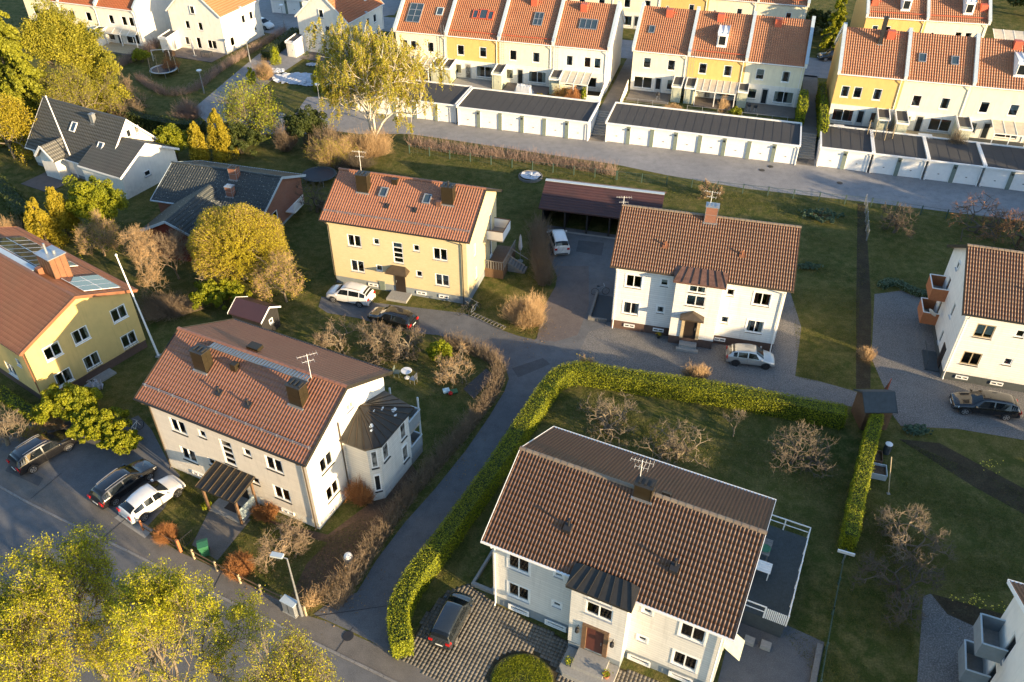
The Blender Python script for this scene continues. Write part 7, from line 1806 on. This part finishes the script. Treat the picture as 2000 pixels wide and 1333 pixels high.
def wirefence(label, pts, h=1.1, step=2.6, m='fencegreen'):
    t = railfence(label, pts, h, m, m, step, (.93,), w=.02); 
    o = t.location; b = MB()
    for a, c in zip(pts[:-1],pts[1:]):
        a = Vector((a[0]-o.x,a[1]-o.y,0)); c = Vector((c[0]-o.x,c[1]-o.y,0)); d = c-a; k = int(d.length/.5)
        for i in range(k+1): p = a+d*(i/k); b.bar((p.x,p.y,.05),(p.x,p.y,h*.93),.008,.008)
        for f in (.2,.45,.7): b.bar((a.x,a.y,h*f),(c.x,c.y,h*f),.008,.008)
    b.build('wire_mesh', M[m], t)
wirefence('green wire fence along the garage road on the right', G((1205,352),(1450,378),(1700,405),(2000,452),(2150,475)))
wirefence('green wire fence below the pinkish hedge', G((800,300),(1000,328),(1203,352)))
wirefence('rusty wire fence between the central lawn and the right gravel yard', G((1688,400),(1692,470)), 1.2, 2.0, 'galv')
wirefence('green steel edging fence on the lawn right of the front house', G((1648,1085),(1625,1200),(1600,1340)), .6, 2.2)
t = thing('sign_board', 'white board on a post at the lower end of the narrow hedge', 'sign', g(1645,1100), 1.2); MB().box(-.05,-.5,.9,.05,.5,1.1).build('board', M['white'], t); MB().box(-.04,-.04,0,.04,.04,.9).build('post', M['galv'], t)
t = thing('washing_pole', 'pale slanting pole on the lawn beside the compost box', 'pole', g(1735,965), 0); MB().tube((0,0,0),(.25,1.6,1.9),.035).build('pole', M['palewood'], t); MB().box(-.1,-.1,0,.1,.1,.05).build('foot', M['concrete'], t)
t = thing('pole', 'reddish triangular marker pole on the gravel by the shed', 'pole', g(1728,775), 0); MB().tube((0,0,0),(0,0,1.8),.035).build('post', M['redbox'], t); MB().poly([(0,0,.2),(-.35,.1,.2),(0,0,1.7)]).poly([(0,.01,.2),(0,.01,1.7),(-.35,.11,.2)]).build('board', M['rust'], t)
# street cabinet, bins, dome on the lawn
t = thing('street_cabinet', 'grey electrical cabinet at the foot of the street lamp', 'cabinet', g(570,1196), -.5); MB().box(-.45,-.2,.05,.45,.2,1.05).build('cabinet', M['galv'], t); MB().box(-.5,-.25,1.05,.5,.25,1.12).build('lid', M['bluemetal'], t); MB().box(-.02,-.21,.1,.02,-.2,1.0).build('door_seam', M['blacktrim'], t); MB().box(-.5,-.25,0,.5,.25,.05).build('base', M['concrete'], t)
def bin_(label, loc, rz, m='binGreen', s=1.0):
    t = thing('wheelie_bin', label, 'bin', loc, rz); b = MB()
    b.poly([(-.24,-.25,.05),(.24,-.25,.05),(.29,-.3,.95),(-.29,-.3,.95)][::1]).poly([(.24,-.25,.05),(.24,.25,.05),(.29,.3,.95),(.29,-.3,.95)]).poly([(.24,.25,.05),(-.24,.25,.05),(-.29,.3,.95),(.29,.3,.95)]).poly([(-.24,.25,.05),(-.24,-.25,.05),(-.29,-.3,.95),(-.29,.3,.95)]).poly([(-.24,-.25,.05),(-.24,.25,.05),(.24,.25,.05),(.24,-.25,.05)]); b.build('bin_body', M[m], t)
    l = MB(); l.xprism([(-.34,.95),(-.34,1.0),(.1,1.07),(.34,1.03),(.34,.95)], -.32, .32); l.build('lid', M[m], t); MB().tube((-.28,.36,.98),(.28,.36,.98),.02,n=6).build('handle', M['blacktrim'], t)
    for s_ in (-1,1): MB().tube((s_*.2,.28,.1),(s_*.27,.28,.1),.1,n=10).build('wheel', M['tyre'], t)
q = g(402,1082); bin_('green wheelie bin beside the front path', (q.x,q.y,0), .4)
q = g(750,565); bin_('dark green bin beside the door of the yellow brick house', (q.x,q.y,0), -.3, 'postgreen')
q = g(683,1104); t = thing('garden_lantern', 'grey barrel-shaped lantern with a white dome top near the corner hedge', 'garden ornament', (q.x,q.y,0)); MB().lathe([(.28,0),(.30,.1),(.30,.75),(.26,.85)], n=14).build('barrel', M['plinth'], t); MB().lathe([(.27,.85),(.22,1.0),(.1,1.08),(.01,1.1)], n=14).build('dome', M['white'], t)
# bicycles and rack
def bicycle(label, loc, rz, m='blacktrim', lean=.12):
    t = thing('bicycle', label, 'bicycle', loc, rz); 
    for x_ in (-.5,.5):
        w_ = MB(); n = 16
        for i in range(n):
            a, a1 = 2*math.pi*i/n, 2*math.pi*(i+1)/n; w_.tube((x_+.33*math.cos(a),lean*(.34+.33*math.sin(a)),.34+.33*math.sin(a)),(x_+.33*math.cos(a1),lean*(.34+.33*math.sin(a1)),.34+.33*math.sin(a1)),.022,n=4)
        for i in range(6): a = math.pi*i/6; w_.bar((x_+.32*math.cos(a),lean*(.34+.32*math.sin(a)),.34+.32*math.sin(a)),(x_-.32*math.cos(a),lean*(.34-.32*math.sin(a)),.34-.32*math.sin(a)),.005,.005)
        w_.build('wheel', M['tyre'], t)
    L_ = lambda x, z: (x, lean*z, z); f = MB()
    for a, b in ((L_(-.5,.34),L_(-.18,.75)),(L_(-.5,.34),L_(0,.34)),(L_(0,.34),L_(-.2,.85)),(L_(0,.34),L_(.36,.75)),(L_(-.17,.72),L_(.34,.82)),(L_(.34,.9),L_(.5,.34))): f.tube(a,b,.02,n=5)
    f.build('frame', M[m], t); h = MB(); h.bar((.32,lean*.95-.25,.98),(.32,lean*.95+.25,.98),.03,.03).bar(L_(.34,.85),L_(.32,.98),.03,.03).build('handlebar', M['galv'], t); MB().box(-.32,lean*.9-.07,.86,-.1,lean*.9+.07,.92).build('saddle', M['blacktrim'], t)
for i_, (px_, rz_, lb_, mm) in enumerate((((908,612),.7,'dark bicycle nearest the house corner, left of three in the rack','blacktrim'),((918,606),.8,'bicycle in the middle of the rack','plinthdark'),((928,612),.9,'silver-wheeled bicycle at the open side of the rack','galv'),((1172,576),.1,'bicycle leaning in the shade at the left gable of the white house','plinth'),((268,846),1.2,'white bicycle on the shaded paving beside the shrubs','white'))):
    q = g(*px_); bicycle(lb_, (q.x,q.y,0), rz_, mm)
q = g(950,628); t = thing('bicycle_rack', 'low metal bicycle rack lying like a ladder on the grass edge', 'bicycle rack', (q.x,q.y,0), -.62); b = MB(); b.bar((-1.6,-.25,.08),(1.9,-.25,.08),.05,.05).bar((-1.6,.25,.08),(1.9,.25,.08),.05,.05).build('rail', M['greywood'], t)
hm_ = MB().bar((0,-.25,.1),(0,.25,.1),.04,.04).bar((0,-.1,.1),(0,-.1,.5),.03,.03).mesh('hoop')
for i in range(11): o_ = link('hoop', hm_, None, t, (-1.5+i*.34,0,0)); set_m(o_, M['greywood'])
# dark shed behind the cream-white house, and the shed by the hedge
def gshed(name, label, o, yaw, L, D, he, hr, wall, roof, trim, ridge_along_x=True):
    t = thing(name, label, 'shed', (o[0],o[1],0), yaw); b = MB(); n = int(L/.2)
    b.box(.1,.1,0,L-.1,D-.1,he-.05); b.poly([(L-.1,.1,he-.05),(L-.1,D-.1,he-.05),(L-.1,D/2,hr-.1)]).poly([(.1,.1,he-.05),(.1,D/2,hr-.1),(.1,D-.1,he-.05)]); w_ = b.build('wall', M[wall], t)
    bd = MB().box(0,-.02,0,.13,.0,he-.08).mesh('board')
    for i in range(int((L-.2)/.16)): q = link('board', bd, None, t, (.12+i*.16,.1,0)); set_m(q, M[wall])
    for i in range(int((D-.2)/.16)):
        y_ = .12+i*.16; hh = he-.08+(hr-he)*(1-abs(y_+.06-D/2)/(D/2)); q = MB().box(L-.1,y_,0,L-.08,y_+.13,hh-.08).build('board', M[wall], t); q2 = MB().box(.08,y_,0,.1,y_+.13,hh-.08).build('board', M[wall], t)
    r = MB(); r.xprism([(-.1,he-.08),(D/2,hr),(D+.1,he-.08),(D+.1,he-.15),(D/2,hr-.07),(-.1,he-.15)], -.1, L+.1); r.build('roof', M[roof], t)
    for X_ in (-.12, L+.1): MB().xprism([(-.12,he-.05),(D/2,hr+.03),(D+.12,he-.05),(D+.12,he-.2),(D/2,hr-.12),(-.12,he-.2)], X_, X_+.03).build('verge_board', M[trim], t)
    window(t, RIGHT, (L+.0, D/2, he*.62), .45, .45, 1, name='window'); return t
q = g(522,662); gshed('garden_shed', 'small dark shed with a wine-red roof and white gable trim behind the cream-white house', off((q.x,q.y), -.42, -3.2, -.3), -.42, 3.2, 2.4, 2.0, 2.7, 'darkwood', 'shingle', 'white')
q = g(1672,840); gshed('garden_shed', 'narrow brown board shed with a green-black roof at the end of the long hedge', (q.x+.2,q.y-.1), .02+math.pi/2*0-.02, 2.1, 2.3, 2.0, 2.8, 'brownwood', 'plinthdark', 'plinthdark')
# compost boxes, barrel by the shed
for px_, lb_, m1 in (((1700,897),'open brown compost box behind the hedge below the shed','brownwood'),((1708,925),'blue-painted compost box full of dry leaves','bluemetal')):
    q = g(*px_); t = thing('compost_box', lb_, 'box', (q.x,q.y,0), -.3); MB().box(-.7,-.55,0,.7,-.5,.5).box(-.7,.5,0,.7,.55,.5).box(-.7,-.5,0,-.65,.5,.5).box(.65,-.5,0,.7,.5,.5).build('side_board', M[m1], t); MB().box(-.64,-.49,0,.64,.49,.32).build('filling', M['mulch'], t)
q = g(1730,885); t = thing('rain_barrel', 'dark blue barrel with a white lid below the shed', 'barrel', (q.x,q.y,0)); MB().lathe([(.24,0),(.27,.3),(.27,.6),(.24,.85)], n=12).build('barrel', M['plinthdark'], t); MB().lathe([(.25,.85),(.25,.9),(.05,.93)], n=12).build('lid', M['white'], t)
# garden furniture beside the cream-white house
q = g(795,738); t = thing('round_table', 'round white bistro table on the shaded lawn', 'table', (q.x,q.y,0)); MB().lathe([(.02,.70),(.42,.70),(.44,.72),(.42,.74),(.02,.74)], n=20).build('table_top', M['white'], t); MB().tube((0,0,.04),(0,0,.7),.03).build('column', M['white'], t); MB().lathe([(.22,0),(.2,.03),(.03,.05)], n=12).build('foot', M['white'], t)
q = g(776,735); chair('pale green garden chair left of the round white table', (q.x,q.y,0), 1.4, 'postgreen'); q = g(808,748); chair('grey folding chair right of the round white table', (q.x,q.y,0), -2.0, 'galv')
q = g(878,766); t = thing('toy_slide', 'blue and green plastic toy with a pink ball on the shaded lawn', 'toy', (q.x,q.y,0), .3); MB().box(-.5,-.2,.12,.0,.2,.3).build('toy_board', M['poolblue'], t); MB().box(.05,-.35,.05,.6,.1,.15).build('toy_tray', M['binGreen'], t); MB().lathe([(.02,0),(.14,.06),(.18,.18),(.1,.3),(.02,.33)], (0,-.35,0), 10).build('ball', M['lampred'], t)
# round snow-white pool cover on the lawn behind the carport
q = g(1036,347); t = thing('covered_pool', 'round pool under a crumpled white-blue cover on the lawn behind the yellow brick house', 'pool', (q.x,q.y,0)); MB().lathe([(1.35,0),(1.35,.25),(1.25,.27),(1.2,.1)], n=24, cap=False).build('pool_wall', M['greywood'], t)
r_ = np.random.default_rng(5); b = MB(); n = 20; Pp = [[(rr_*math.cos(2*math.pi*i/n)*(1+.12*r_.random()*(j == 3)), rr_*math.sin(2*math.pi*i/n), .2+.16*r_.random()) for i in range(n)] for j, rr_ in enumerate((.05,.4,.75,1.05))]
for j in range(3):
    for i in range(n): b.poly([Pp[j][i],Pp[j+1][i],Pp[j+1][(i+1)%n],Pp[j][(i+1)%n]])
b.build('cover', M['tarp'], t)
# tarpaulins in the garden at the top left
def tarp(label, px, rx, ry, seed, rz=0, m='tarp', name='tarpaulin', h=.2):
    q = g(*px); r = np.random.default_rng(seed); n = 14; b = MB(); P = [[((i/n-.5)*2*rx+r.normal()*.06, (j/n-.5)*2*ry+r.normal()*.06, .03+h*r.random()) for j in range(n+1)] for i in range(n+1)]
    for i in range(n):
        for j in range(n):
            if ((i+.5)/n-.5)**2+((j+.5)/n-.5)**2 < .27: b.poly([P[i][j],P[i+1][j],P[i+1][j+1],P[i][j+1]])
    o = b.build(name, M[m], None, (q.x,q.y,0), rz); tag(o, label, 'tarpaulin')
tarp('biggest crumpled pale tarpaulin on the lawn by the side street', (575,155), 3.0, 2.0, 1, -.1, h=.3); tarp('small crumpled tarpaulin left of the big one', (541,140), 1.1, .9, 2); tarp('crumpled tarpaulin in front of the big one', (602,165), 1.5, .9, 3, -.2); tarp('white sheet by the store of the right gabled house', (610,128), .9, .6, 4)
tarp('pale blue plastic sack below the yellow house', (187,762), .55, .45, 5, .3, h=.8)
# garden stores beside the gabled houses, decks
def deck(label, pts, z, m='palewood', n=12):
    o = Vector((pts[0][0],pts[0][1],0)); t = thing('deck', label, 'deck', o); A, B_, C_, D__ = [Vector((p[0],p[1],0))-o for p in pts]
    for i in range(n):
        f0, f1 = (i+.03)/n, (i+.97)/n; P = [A.lerp(D__,f0), B_.lerp(C_,f0), B_.lerp(C_,f1), A.lerp(D__,f1)]; MB().prism([(p.x,p.y) for p in P], z-.06+.004*(i%3), z+.004*(i%3)).build('deck_board', M[m], t)
    MB().prism([(p.x,p.y) for p in (A.lerp(C_,.02),B_.lerp(D__,.02),C_.lerp(A,.02),D__.lerp(B_,.02))], 0, z-.07).build('deck_frame', M['greywood'], t)
    return t
q0 = off((-51.6,126.7), -.36, 0, 0); sh_ = off(q0, -.36, -.4, .2); shed('garden_store', 'white garden store at the left corner of the left gabled house', sh_, -.36, 1.5, 2.6, 2.5, 0, 'whitewall')
q1 = off((-32.1,125.1), -.38, -.5, .2); shed('garden_store', 'white lattice-sided garden store at the right gabled house', q1, -.38, 1.5, 2.8, 2.5, 0, 'whitewall')
c_ = [off(q0, -.36, a, b) for a, b in ((1.4,-3.6),(9.4,-3.6),(9.4,.15),(1.4,.15))]; deck('paved patio deck with furniture before the left gabled house', c_, .1, 'redasphalt', 10)
c_ = [off(q1, -.38, a, b) for a, b in ((2.4,-3.0),(8.6,-3.0),(8.6,.0),(2.4,.0))]; deck('small patio before the right gabled house', c_, .1, 'redasphalt', 8)
tO = off((g(261,21,5.6).x,g(261,21,5.6).y), -.33, 0, 0); c_ = [off(tO, -.33, a, b) for a, b in ((-6.4,-3.4),(.4,-3.4),(.4,.1),(-6.4,.1))]; deck('pale wooden deck of the far left end house', c_, .3, 'palewood', 12)
shed('garden_store', 'white-sided garden store on the far left deck', off(tO, -.33, -7.6, .15), -.33, 1.5, 3.4, 2.5, 0, 'whitewall'); canopy('flat canopy over the door of the far left end house', off(tO, -.33, -5.9, .05), -.33, 5.6, .9, 2.6, 0, 4)
t = thing('parasol', 'closed pale parasol on the patio of the left gabled house', 'parasol', (*off(q0,-.36,5.4,-2.2),.1)); MB().tube((0,0,0),(0,0,2.5),.03).build('pole', M['white'], t); MB().lathe([(.16,1.0),(.2,1.3),(.1,2.3),(.02,2.55)], n=8).build('canopy', M['fabricgrey'], t); MB().lathe([(.3,0),(.28,.08),(.05,.1)], n=12).build('foot', M['concrete'], t)
table_set('dark table on the patio of the left gabled house', (*off(q0,-.36,7.3,-1.8),.1), -.36, 1.6, .9, 'plinthdark')
t = thing('planter_box', 'dark brown planter box at the edge of the left gabled house patio', 'planter', (*off(q0,-.36,1.9,-3.4),.1), -.36); MB().box(-.7,-.35,0,.7,.35,.7).build('box', M['brownwood'], t); MB().box(-.6,-.27,.69,.6,.27,.71).build('soil', M['soil'], t)
t = thing('parasol', 'closed grey parasol behind the balcony of the yellow brick house', 'parasol', (*B.W((15.7,8.6,0))[:2],.0)); MB().tube((0,0,0),(0,0,2.9),.03).build('pole', M['galv'], t); MB().lathe([(.14,1.3),(.2,1.6),(.1,2.7),(.02,2.95)], n=8).build('canopy', M['fabricgrey'], t); MB().lathe([(.3,0),(.28,.08),(.05,.1)], n=12).build('foot', M['concrete'], t)
# terrace beside the front house, with boards, railing and things standing on it
dk = thing('terrace_deck', 'raised dark board terrace with white railing on the right side of the front house', 'deck', F.W((13.5,0,0)), F.yaw); X0_, X1_, Y0_, Y1_, Z_ = 0.0, 2.75, 5.4, 12.2, 1.3
nb_ = 24
for i in range(nb_): MB().box(X0_+(X1_-X0_)*(i+.06)/nb_, Y0_, Z_-.05, X0_+(X1_-X0_)*(i+.94)/nb_, Y1_, Z_+.003*(i%2)).build('deck_board', M['deck'], dk)
MB().box(X0_+.05,Y0_+.05,0,X1_-.05,Y1_-.05,Z_-.06).build('deck_base', M['plinthdark'], dk)
b = MB(); hr_ = Z_+.95
for (p, q) in (((X1_,Y0_),(X1_,Y1_)),((X0_-.2,Y1_),(X1_,Y1_)),((X0_,Y0_),(X0_+1.5,Y0_))):
    for hh in (.95,.5): MB().bar((p[0],p[1],Z_+hh),(q[0],q[1],Z_+hh),.04,.08 if hh > .9 else .04).build('rail', M['white'], dk)
    d = Vector((q[0]-p[0],q[1]-p[1],0)); n = max(1, round(d.length/1.5))
    for i in range(n+1): MB().box(p[0]+d.x*i/n-.04,p[1]+d.y*i/n-.04,Z_,p[0]+d.x*i/n+.04,p[1]+d.y*i/n+.04,Z_+.97).build('post', M['white'], dk)
for i in range(12): MB().box(X0_+1.5+i*.1,Y0_-.03,Z_,X0_+1.57+i*.1,Y0_,Z_+.9).build('gate_slat', M['white'], dk)
fz = lambda a, b, z: F.W((13.5+a,b,z))
p = fz(.75,8.3,Z_); table_set('white square table on the dark terrace', p, F.yaw, .95, .8)
p = fz(.5,9.8,Z_); table_set('grey table with a round tray by the wall on the dark terrace', p, F.yaw, .8, 1.3, 'greywood'); t = thing('tray', 'round green tray on the grey terrace table', 'tray', (p[0],p[1]-.2,Z_+.742)); MB().lathe([(.02,0),(.28,.0),(.32,.04),(.30,.04),(.27,.015),(.02,.01)], n=14).build('tray', M['binGreen'], t)
for k_ in range(2):
    p = fz(1.15+k_*.9,4.4+k_*.1,0); t = thing('stone_block', ('left' if k_ == 0 else 'right')+' pale stone block lying on the asphalt below the terrace', 'stone', p, F.yaw); o_ = MB().box(-.28,-.22,0,.28,.22,.3).build('block', M['concrete'], t)
t = thing('timber_edge', 'long weathered timber edging between asphalt yard and lawn', 'edging', g(1600,1262), 0); q = g(1585,1345)-g(1600,1262); MB().bar((0,0,.12),(q.x,q.y,.12),.3,.25).build('sleeper', M['greywood'], t)
# pots by the doors
def pot(label, loc, m='terracotta', leaf='leafhedge'):
    t = thing('flower_pot', label, 'plant pot', loc); MB().lathe([(.13,0),(.19,.28),(.21,.3),(.18,.3),(.16,.26)], n=12).build('pot', M[m], t); r = np.random.default_rng(int(abs(loc[0])*100)); C_ = r.normal(size=(120,3))*[.1,.1,.08]+[0,0,.42]; link('plant', leaves_mesh('plant', C_, .05, r), M[leaf], t)
pot('terracotta pot on the step right of the red door', F.W((8.15,-1.3,.35))); pot('small dark pot on the step left of the red door', F.W((6.0,-1.5,.35)), 'plinthdark')
q = g(1286,660); pot('black pot with yellow flowers left of the porch of the white house', (q.x,q.y,0), 'blacktrim', 'leafyellow'); q = g(1316,665); pot('low pot at the left foot of the wooden door frame', (q.x,q.y,0), 'blacktrim', 'leafyellow'); q = g(1372,672); pot('pot with yellow flowers right of the door step of the white house', (q.x,q.y,0), 'blacktrim', 'leafyellow')
# grass island with the dark shrub ring, crocus spots
q = island_c; n = 28; P = [(q.x+1.75*math.cos(2*math.pi*i/n), q.y+1.6*math.sin(2*math.pi*i/n)) for i in range(n)]
MB().prism(P, 0, .07).build('lawn_island', M['grass'])['kind'] = 'structure'
r_ = np.random.default_rng(77); C_ = np.stack([1.65*np.sqrt(r_.random(9000))*np.cos(a_ := r_.uniform(0,2*math.pi,9000)), 1.5*np.sqrt(r_.random(9000))*np.sin(a_), np.full(9000,.1)],1)+[q.x,q.y,0]; tag(link('lawn_island_grass', leaves_mesh('lawn_island_grass', C_, .05, r_, .25, flat=1), M['leafhedge']), kind='stuff')
r_ = np.random.default_rng(78)
for px_, nn, sp in (((1905,1180),40,.5),((1955,1190),12,.3),((1935,912),26,.5),((1860,1172),8,.2)):
    q = g(*px_); C_ = r_.normal(size=(nn,3))*[sp,sp*.6,.03]+[q.x,q.y,.18]; tag(link('flowers', leaves_mesh('flowers', C_, .05, r_, .9, up=2.0), M['flower']), kind='stuff')
# football goal frame in the far garden
q = g(300,120); t = thing('goal_frame', 'white goal frame on the lawn beside the pale-rimmed trampoline', 'goal', (q.x,q.y,0), .2); MB().tube((0,0,0),(0,0,1.6),.04).tube((0,0,1.6),(2.4,0,1.6),.04).tube((2.4,0,1.6),(2.4,0,0),.04).build('frame', M['white'], t); MB().tube((0,0,1.6),(0,.9,0),.02).tube((2.4,0,1.6),(2.4,.9,0),.02).build('brace', M['white'], t)
q = g(1960,30,1.5); t = canopy('white tent roof behind the upper right house', (g(1945,62,3.8).x, g(1945,62,3.8).y+1), -.3, 4.2, 3.0, 2.4, 1.5, 3)

# ---------------------------------------------------------------- grass blades and tufts: uneven lawn
r_ = np.random.default_rng(900)
def tufts(name, px_poly, n, size, m, z=0, hmin=.02):
    poly = [(p.x,p.y) for p in G(*px_poly)] if not isinstance(px_poly[0], Vector) else px_poly
    xs = [p[0] for p in poly]; ys = [p[1] for p in poly]; k = 0; out = []
    X_ = r_.uniform(min(xs),max(xs),n*3); Y_ = r_.uniform(min(ys),max(ys),n*3)
    c = np.zeros(n*3, bool); m_ = len(poly)
    for i in range(m_):
        a, b = poly[i], poly[(i+1) % m_]
        with np.errstate(divide='ignore', invalid='ignore'):
            cond = ((a[1] > Y_) != (b[1] > Y_)) & (X_ < (b[0]-a[0])*(Y_-a[1])/(b[1]-a[1]+1e-12)+a[0])
        c ^= cond
    X_, Y_ = X_[c][:n], Y_[c][:n]; dens = np.sin(X_*.9+1.3*np.sin(Y_*.7))+np.sin(Y_*1.1+X_*.4); keep = r_.random(len(X_)) < .45+.25*dens; X_, Y_ = X_[keep], Y_[keep]
    C_ = np.stack([X_,Y_,np.full(len(X_),z+hmin)],1); nr = np.tile([1.0,0,0],(len(X_),1)); o = link(name, leaves_mesh(name, C_, size, r_, .16, nrm=nr, flat=1.2), M[m]); tag(o, kind='stuff')
M['blade'] = leaf_mat('grass_blade', (0.055,0.075,0.014), (0.18,0.17,0.04), 0.2)
tufts('lawn_grass', [(985,840),(1100,750),(1640,830),(1640,1090),(1600,1330),(1500,1200),(1520,980),(1060,830),(960,1000),(870,1160),(830,1200)], 90000, .06, 'blade')
tufts('lawn_grass', [(1640,950),(1760,860),(2000,960),(2000,1150),(1790,1170),(1780,1333),(1610,1333)], 80000, .06, 'blade')
tufts('lawn_grass', [(1545,560),(1680,560),(1670,760),(1560,740)], 30000, .06, 'blade')
tufts('lawn_grass', [(420,1100),(500,1010),(620,1060),(730,1000),(850,900),(790,780),(960,760),(800,960),(640,1160),(590,1190)], 50000, .055, 'blade')
tufts('lawn_grass', [(300,1030),(350,930),(410,985),(360,1075)], 14000, .05, 'blade')
tufts('lawn_grass', [(800,300),(1200,352),(1200,380),(1060,345),(1050,460),(1010,470),(980,380),(800,350)], 24000, .07, 'blade')
tufts('lawn_grass', [(1290,360),(1690,400),(1690,560),(1570,540),(1570,440),(1290,400)], 30000, .07, 'blade')
tufts('lawn_grass', [(1700,410),(1880,440),(1850,620),(1700,560)], 20000, .07, 'blade')
tufts('lawn_grass', [(930,590),(1000,500),(1060,560),(1070,640),(1040,660),(960,630)], 16000, .06, 'blade')

tag(link('fallen_leaves', leaves_mesh('fallen_leaves', LITTER, .055, np.random.default_rng(56), up=3.0), M['leaflitter']), kind='stuff')
# ---------------------------------------------------------------- unseen houses and trees added towards the sun to cast shade
def shade_house(label, x, y, yaw, he=6.2, hr=9.2, L=14, wall='whitewall', tile='tileD'):  # unseen house, placed and sized for the shadow it throws into view
    wins = w2(FRONT, [(2.2,4.7),(2.2,2.2),(11.8,4.7),(11.8,2.2)]) + ws(FRONT, [(4.6,5.0),(9.4,5.0)]) + w2(LEFT, [(3,4.5),(6.5,4.5),(3,1.9),(6.5,1.9)])
    n_ = House('apartment_house', label, 'house', x, y, yaw, L, 9.8, he, hr, wall, tile, 'plinth', .6, 'white', wins=wins, wave=.35, row=.6)
    n_.chimney(L/2, 3.6, .9, .8, 1.3); return n_
shade_house('unseen white low house added to cast shade beyond the right edge, first in line', 61, 21, -.3, 3.9, 6.3)
shade_house('unseen cream house added to cast shade beyond the right edge, second in line', 50, 3, -.4, wall='cream')
shade_house('unseen house added to cast shade beyond the right edge behind the gravel yard', 60, 42, -.28, wall='cream')
shade_house('unseen house added to cast shade far beyond the right edge on the upper side', 84, 52, -.28)
shade_house('unseen low white house added to cast shade beyond the lower right corner', 34, 2, -.4, 5.2, 7.5)
TB = [((46,30,8.6),4),((49,32,8.6),3.4),((47.5,27.2,8.4),3.6),((42,20,5.6),3.4),((44.5,23.2,5.6),3.4),((57,13,7.6),3.4),((60,9,7.6),3.4),((71,64,8.8),4),((76,69,9.2),4),((67,59,8.2),3.8),((84,78,10),4.4),((92,84,10),4.4),((63,54,7.6),3.8)]  # unseen trees added as sun blockers, heights set by where their shade ends
for k_, ((x, y, h), R_) in enumerate(TB):
    bush('shade_casting_tree', 'unseen dark leafy tree added to cast shade beyond the right edge', 'tree', (x,y), R_, R_, h, 9000, 'leafdark', .24, 700+k_, group='unseen trees added to cast shade beyond the right edge')

# ---------------------------------------------------------------- groups of alike things
GROUPS = {'parked_car':'cars parked in the yards and driveways','apartment_house':'two-storey gabled houses','detached_house':'detached houses on the left','terraced_house':'terraced houses behind the garages','garage_row':'rows of white garages','garden_store':'small stores between the terraced patios','patio_canopy':'patio canopies','fence':'fences','board_fence':'white board screens','street_lamp':'street lamps','flagpole':'white flagpoles','bicycle':'bicycles','garden_chair':'garden chairs','garden_table':'garden tables','kettle_grill':'kettle grills on the patios','trampoline':'trampolines','clipped_hedge':'evergreen hedges','bare_hedge':'leafless hedges','bare_shrub':'leafless shrubs','ball_shrub':'round orange-brown shrubs by the fence','evergreen_shrub':'evergreen shrubs','thuja_tree':'thuja trees','bare_tree':'bare trees','spruce_tree':'conifers','round_conifer':'rounded dark conifers','flower_pot':'pots by the doors','garden_shed':'garden sheds','compost_box':'compost boxes','stone_block':'stone blocks below the terrace','slatted_bench':'white slatted loungers','wheelie_bin':'wheelie bins','tarpaulin':'tarpaulins','deck':'decks and patios of the gardens','parasol':'closed parasols','ground_shrub':'low grey-green shrubs','stone_steps':'flights of steps between the garages'}
for o in COL.objects:
    if o.parent is None and 'category' in o and 'group' not in o:
        b_ = o.name.split('.')[0]
        if b_ in GROUPS: o['group'] = GROUPS[b_]
